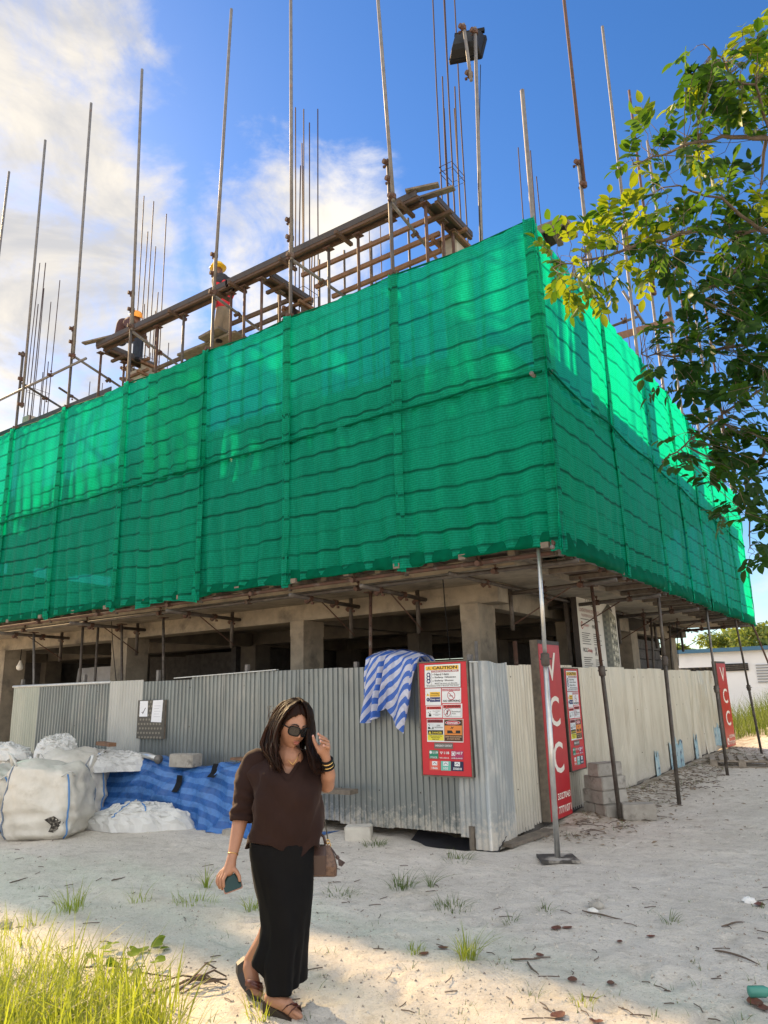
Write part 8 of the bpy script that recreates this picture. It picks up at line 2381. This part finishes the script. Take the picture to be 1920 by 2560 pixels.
    order = [i for i in order if (leaves[i][0] - CAM) @ np.array(CAM_R[0]) / ((leaves[i][0] - CAM) @ np.array(CAM_R[2])) < 0.52] + [i for i in order if not (leaves[i][0] - CAM) @ np.array(CAM_R[0]) / ((leaves[i][0] - CAM) @ np.array(CAM_R[2])) < 0.52]
    off = world_loc(t)
    for i in order[:300]:
        o_, d, up, s, mt = leaves[i]; A = mat(o_, d, up, s)
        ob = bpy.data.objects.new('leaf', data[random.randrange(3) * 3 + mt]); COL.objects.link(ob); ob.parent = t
        m = Matrix.Identity(4)
        for r in range(3):
            for c in range(3): m[r][c] = A[r][c]
            m[r][3] = o_[r] - off[r]
        ob.matrix_local = m
    V = [[], [], []]; Fc = [[], [], []]; cnt = [0, 0, 0]
    for i in order[300:]:
        o_, d, up, s, mt = leaves[i]; A = mat(o_, d, up, s); k = random.randrange(3)
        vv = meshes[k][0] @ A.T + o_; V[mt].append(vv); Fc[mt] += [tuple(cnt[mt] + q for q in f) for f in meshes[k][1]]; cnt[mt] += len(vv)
    mb = MB()
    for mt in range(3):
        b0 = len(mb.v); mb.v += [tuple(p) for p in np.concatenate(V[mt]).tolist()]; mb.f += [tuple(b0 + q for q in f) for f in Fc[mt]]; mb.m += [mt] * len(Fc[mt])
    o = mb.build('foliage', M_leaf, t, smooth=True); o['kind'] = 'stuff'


build_tree()

# ---------------------------------------------------------------- background: field, white building, trees behind
M_white = mk('white_render', (0.85, 0.86, 0.87), (0.79, 0.80, 0.82), 0.8, 0.85, c3=(0.66, 0.67, 0.69), scale3=0.6, lo3=0.6, hi3=0.8)


def build_background():
    YW = 36.0
    zt = ay(1560, 1408, YW)[2]
    xl = ay(1440, 1420, YW)[0]
    t = thing('white_building', (8, YW + 4, 0), 'long low white building with a blue roof edge beyond the field', 'building')
    mb = MB(); mb.box(((xl - 8 + 26) / 2, YW + 4, zt / 2), (26 - xl + 8, 8, zt)); mb.build('wall', M_white, t)
    mb = MB(); mb.box(((xl - 8 + 26) / 2, YW + 3.9, zt + 0.08), (26 - xl + 8.3, 8.3, 0.17)); mb.build('roof_edge', mk('blue_flashing', (0.06, 0.16, 0.26), None, rough=0.5), t)
    a = ay(1545, 1435, YW); b = ay(1618, 1448, YW)
    mb = MB(); mb.box(((a[0] + b[0]) / 2, YW - 0.02, (a[2] + b[2]) / 2), (b[0] - a[0], 0.1, a[2] - b[2])); w = mb.build('window', mk('dark_glass', (0.02, 0.025, 0.03), None, rough=0.15), t)
    for f in (0.25, 0.5, 0.75):
        mb = MB(); mb.box(((a[0] + b[0]) / 2, YW - 0.08, b[2] + (a[2] - b[2]) * f), (b[0] - a[0], 0.05, 0.05)); mb.build('louvre', M_darkpipe, w)
    a = ay(1631, 1437, YW); mb = MB()
    for k in range(7): mb.box((a[0] + 0.45, YW - 0.03, a[2] - 0.12 * k), (0.85, 0.04, 0.05))
    o = mb.build('vent_grille', flat('#9a9ca0'), t)
    # field of tall grass
    mb = MB()
    for _ in range(9000):
        y = 21.2 + 13 * random.random() ** 1.4; x = random.uniform(-4.2 + (y - 21) * -0.25, 6.5)
        if x < -3.2 and y < 23: continue
        if x < -1.2 and y < 22.4: continue
        h = random.uniform(0.5, 1.25) * (0.6 + 0.7 * float(vnoise(x * 0.7, y * 0.7, 31)))
        a = random.uniform(0, 6.28); blade(mb, np.array((x, y, float(gz(x, y)) - 0.02)), a, h, random.uniform(0.014, 0.03), random.uniform(0.1, 0.8), 1.0, 3)
    o = mb.build('grass', M_grass3, smooth=True); tag(o, 'tall green field grass between the site and the white building', 'grass', kind='stuff')
    p = ax(1590, 1560, -1.9); mb = MB()
    c = np.array((-1.75, 22.6))
    for _ in range(260):
        a = random.uniform(0, 6.28); q = 0.35 * math.sqrt(random.random()); x, y = c[0] + q * math.cos(a), c[1] + q * math.sin(a); blade(mb, np.array((x, y, float(gz(x, y)))), a, random.uniform(0.9, 1.7), 0.018, random.uniform(0.1, 0.6), 1, 4)
    tag(mb.build('dry_grass_clump', mk('straw', (0.45, 0.36, 0.14), (0.3, 0.26, 0.1), 5, 0.7, transl=0.4, tcol=(0.6, 0.5, 0.15)), smooth=True), 'tall straw-coloured grass clump beside the far red sign', 'grass clump')

    def leafy(name, label, cat, c, w, h, n, leaf, mat, trunk_h=0.0, group=None, seed=1, airy=0.0):
        rs = random.Random(seed); t = thing(name, (c[0], c[1], c[2]), label, cat, group); mb = MB(); lobes = [(rs.gauss(0, 0.30) * w, rs.gauss(0, 0.30) * w, trunk_h + h * (0.35 + 0.65 * rs.random()) * 0.8, w * rs.uniform(0.16, 0.32)) for _ in range(14)]
        for _ in range(n):
            l = rs.choice(lobes); d = np.array([rs.gauss(0, 1) for _ in range(3)]); d /= np.linalg.norm(d); q = l[3] * rs.uniform(0.5, 1.05)
            p = np.array((c[0] + l[0], c[1] + l[1], c[2] + l[2])) + d * q * np.array((1, 1, 0.75)); s = leaf * rs.uniform(0.6, 1.3)
            e1 = np.array([rs.gauss(0, 1) for _ in range(3)]); e1 /= np.linalg.norm(e1); e2 = np.cross(e1, d); e2 /= np.linalg.norm(e2) + 1e-9
            mb.add([p - e1 * s, p + e2 * s * 0.45, p + e1 * s, p - e2 * s * 0.45], [(0, 1, 2, 3)])
        o = mb.build('crown', mat, t); o['kind'] = 'stuff'
        if trunk_h > 0:
            mb = MB(); mb.tube([(c[0], c[1], c[2] - 0.2), (c[0] + 0.1, c[1], c[2] + trunk_h * 0.6), (c[0], c[1], c[2] + trunk_h + h * 0.5)], [0.16, 0.11, 0.05], 8); mb.build('trunk', M_bark, t, smooth=True)
            for l in lobes[:9]:
                mb = MB(); mb.tube([(c[0], c[1], c[2] + trunk_h * 0.8), (c[0] + l[0] * 0.5, c[1] + l[1] * 0.5, c[2] + (trunk_h + l[2]) / 2), (c[0] + l[0], c[1] + l[1], c[2] + l[2])], [0.06, 0.035, 0.012], 5); mb.build('limb', M_bark, t)
        return t
    ml = mk('far_foliage', (0.075, 0.125, 0.02), (0.16, 0.19, 0.035), 0.7, 0.7, transl=0.35, tcol=(0.3, 0.36, 0.04))
    ml2 = mk('shrub_foliage', (0.04, 0.085, 0.018), (0.07, 0.13, 0.02), 1.5, 0.6, transl=0.3, tcol=(0.14, 0.25, 0.03))
    for k, (u, vb, vt, dist, lab) in enumerate(((1572, 1408, 1348, 47, 'airy green tree above the white building, between two props'), (1650, 1408, 1330, 44, 'bright green tree above the white building at the right edge'), (1472, 1420, 1375, 50, 'small green tree beside the end column above the white building'))):
        b = ay(u, vb, dist); tp = ay(u, vt, dist); hh = tp[2] - b[2]
        leafy('far_tree', lab, 'tree', (b[0], b[1], 0.2), hh * 1.5, hh * 1.25, 2600 if k < 2 else 1300, 0.16, ml, b[2] - 0.9, 'trees behind the white building', 5 + k)
    for k, (x, y, w, h, lab) in enumerate(((0.9, 27.0, 2.6, 2.0, 'dark green shrub in front of the white building'), (-0.9, 25.0, 2.2, 1.7, 'bushy shrub near the far red sign'), (2.2, 25.5, 2.6, 1.9, 'leafy shrub at the right edge of the field'))):
        leafy('field_shrub', lab, 'shrub', (x, y, float(gz(x, y))), w, h, 1800, 0.09, ml2, 0.0, 'shrubs in the field', 25 + k)


build_background()
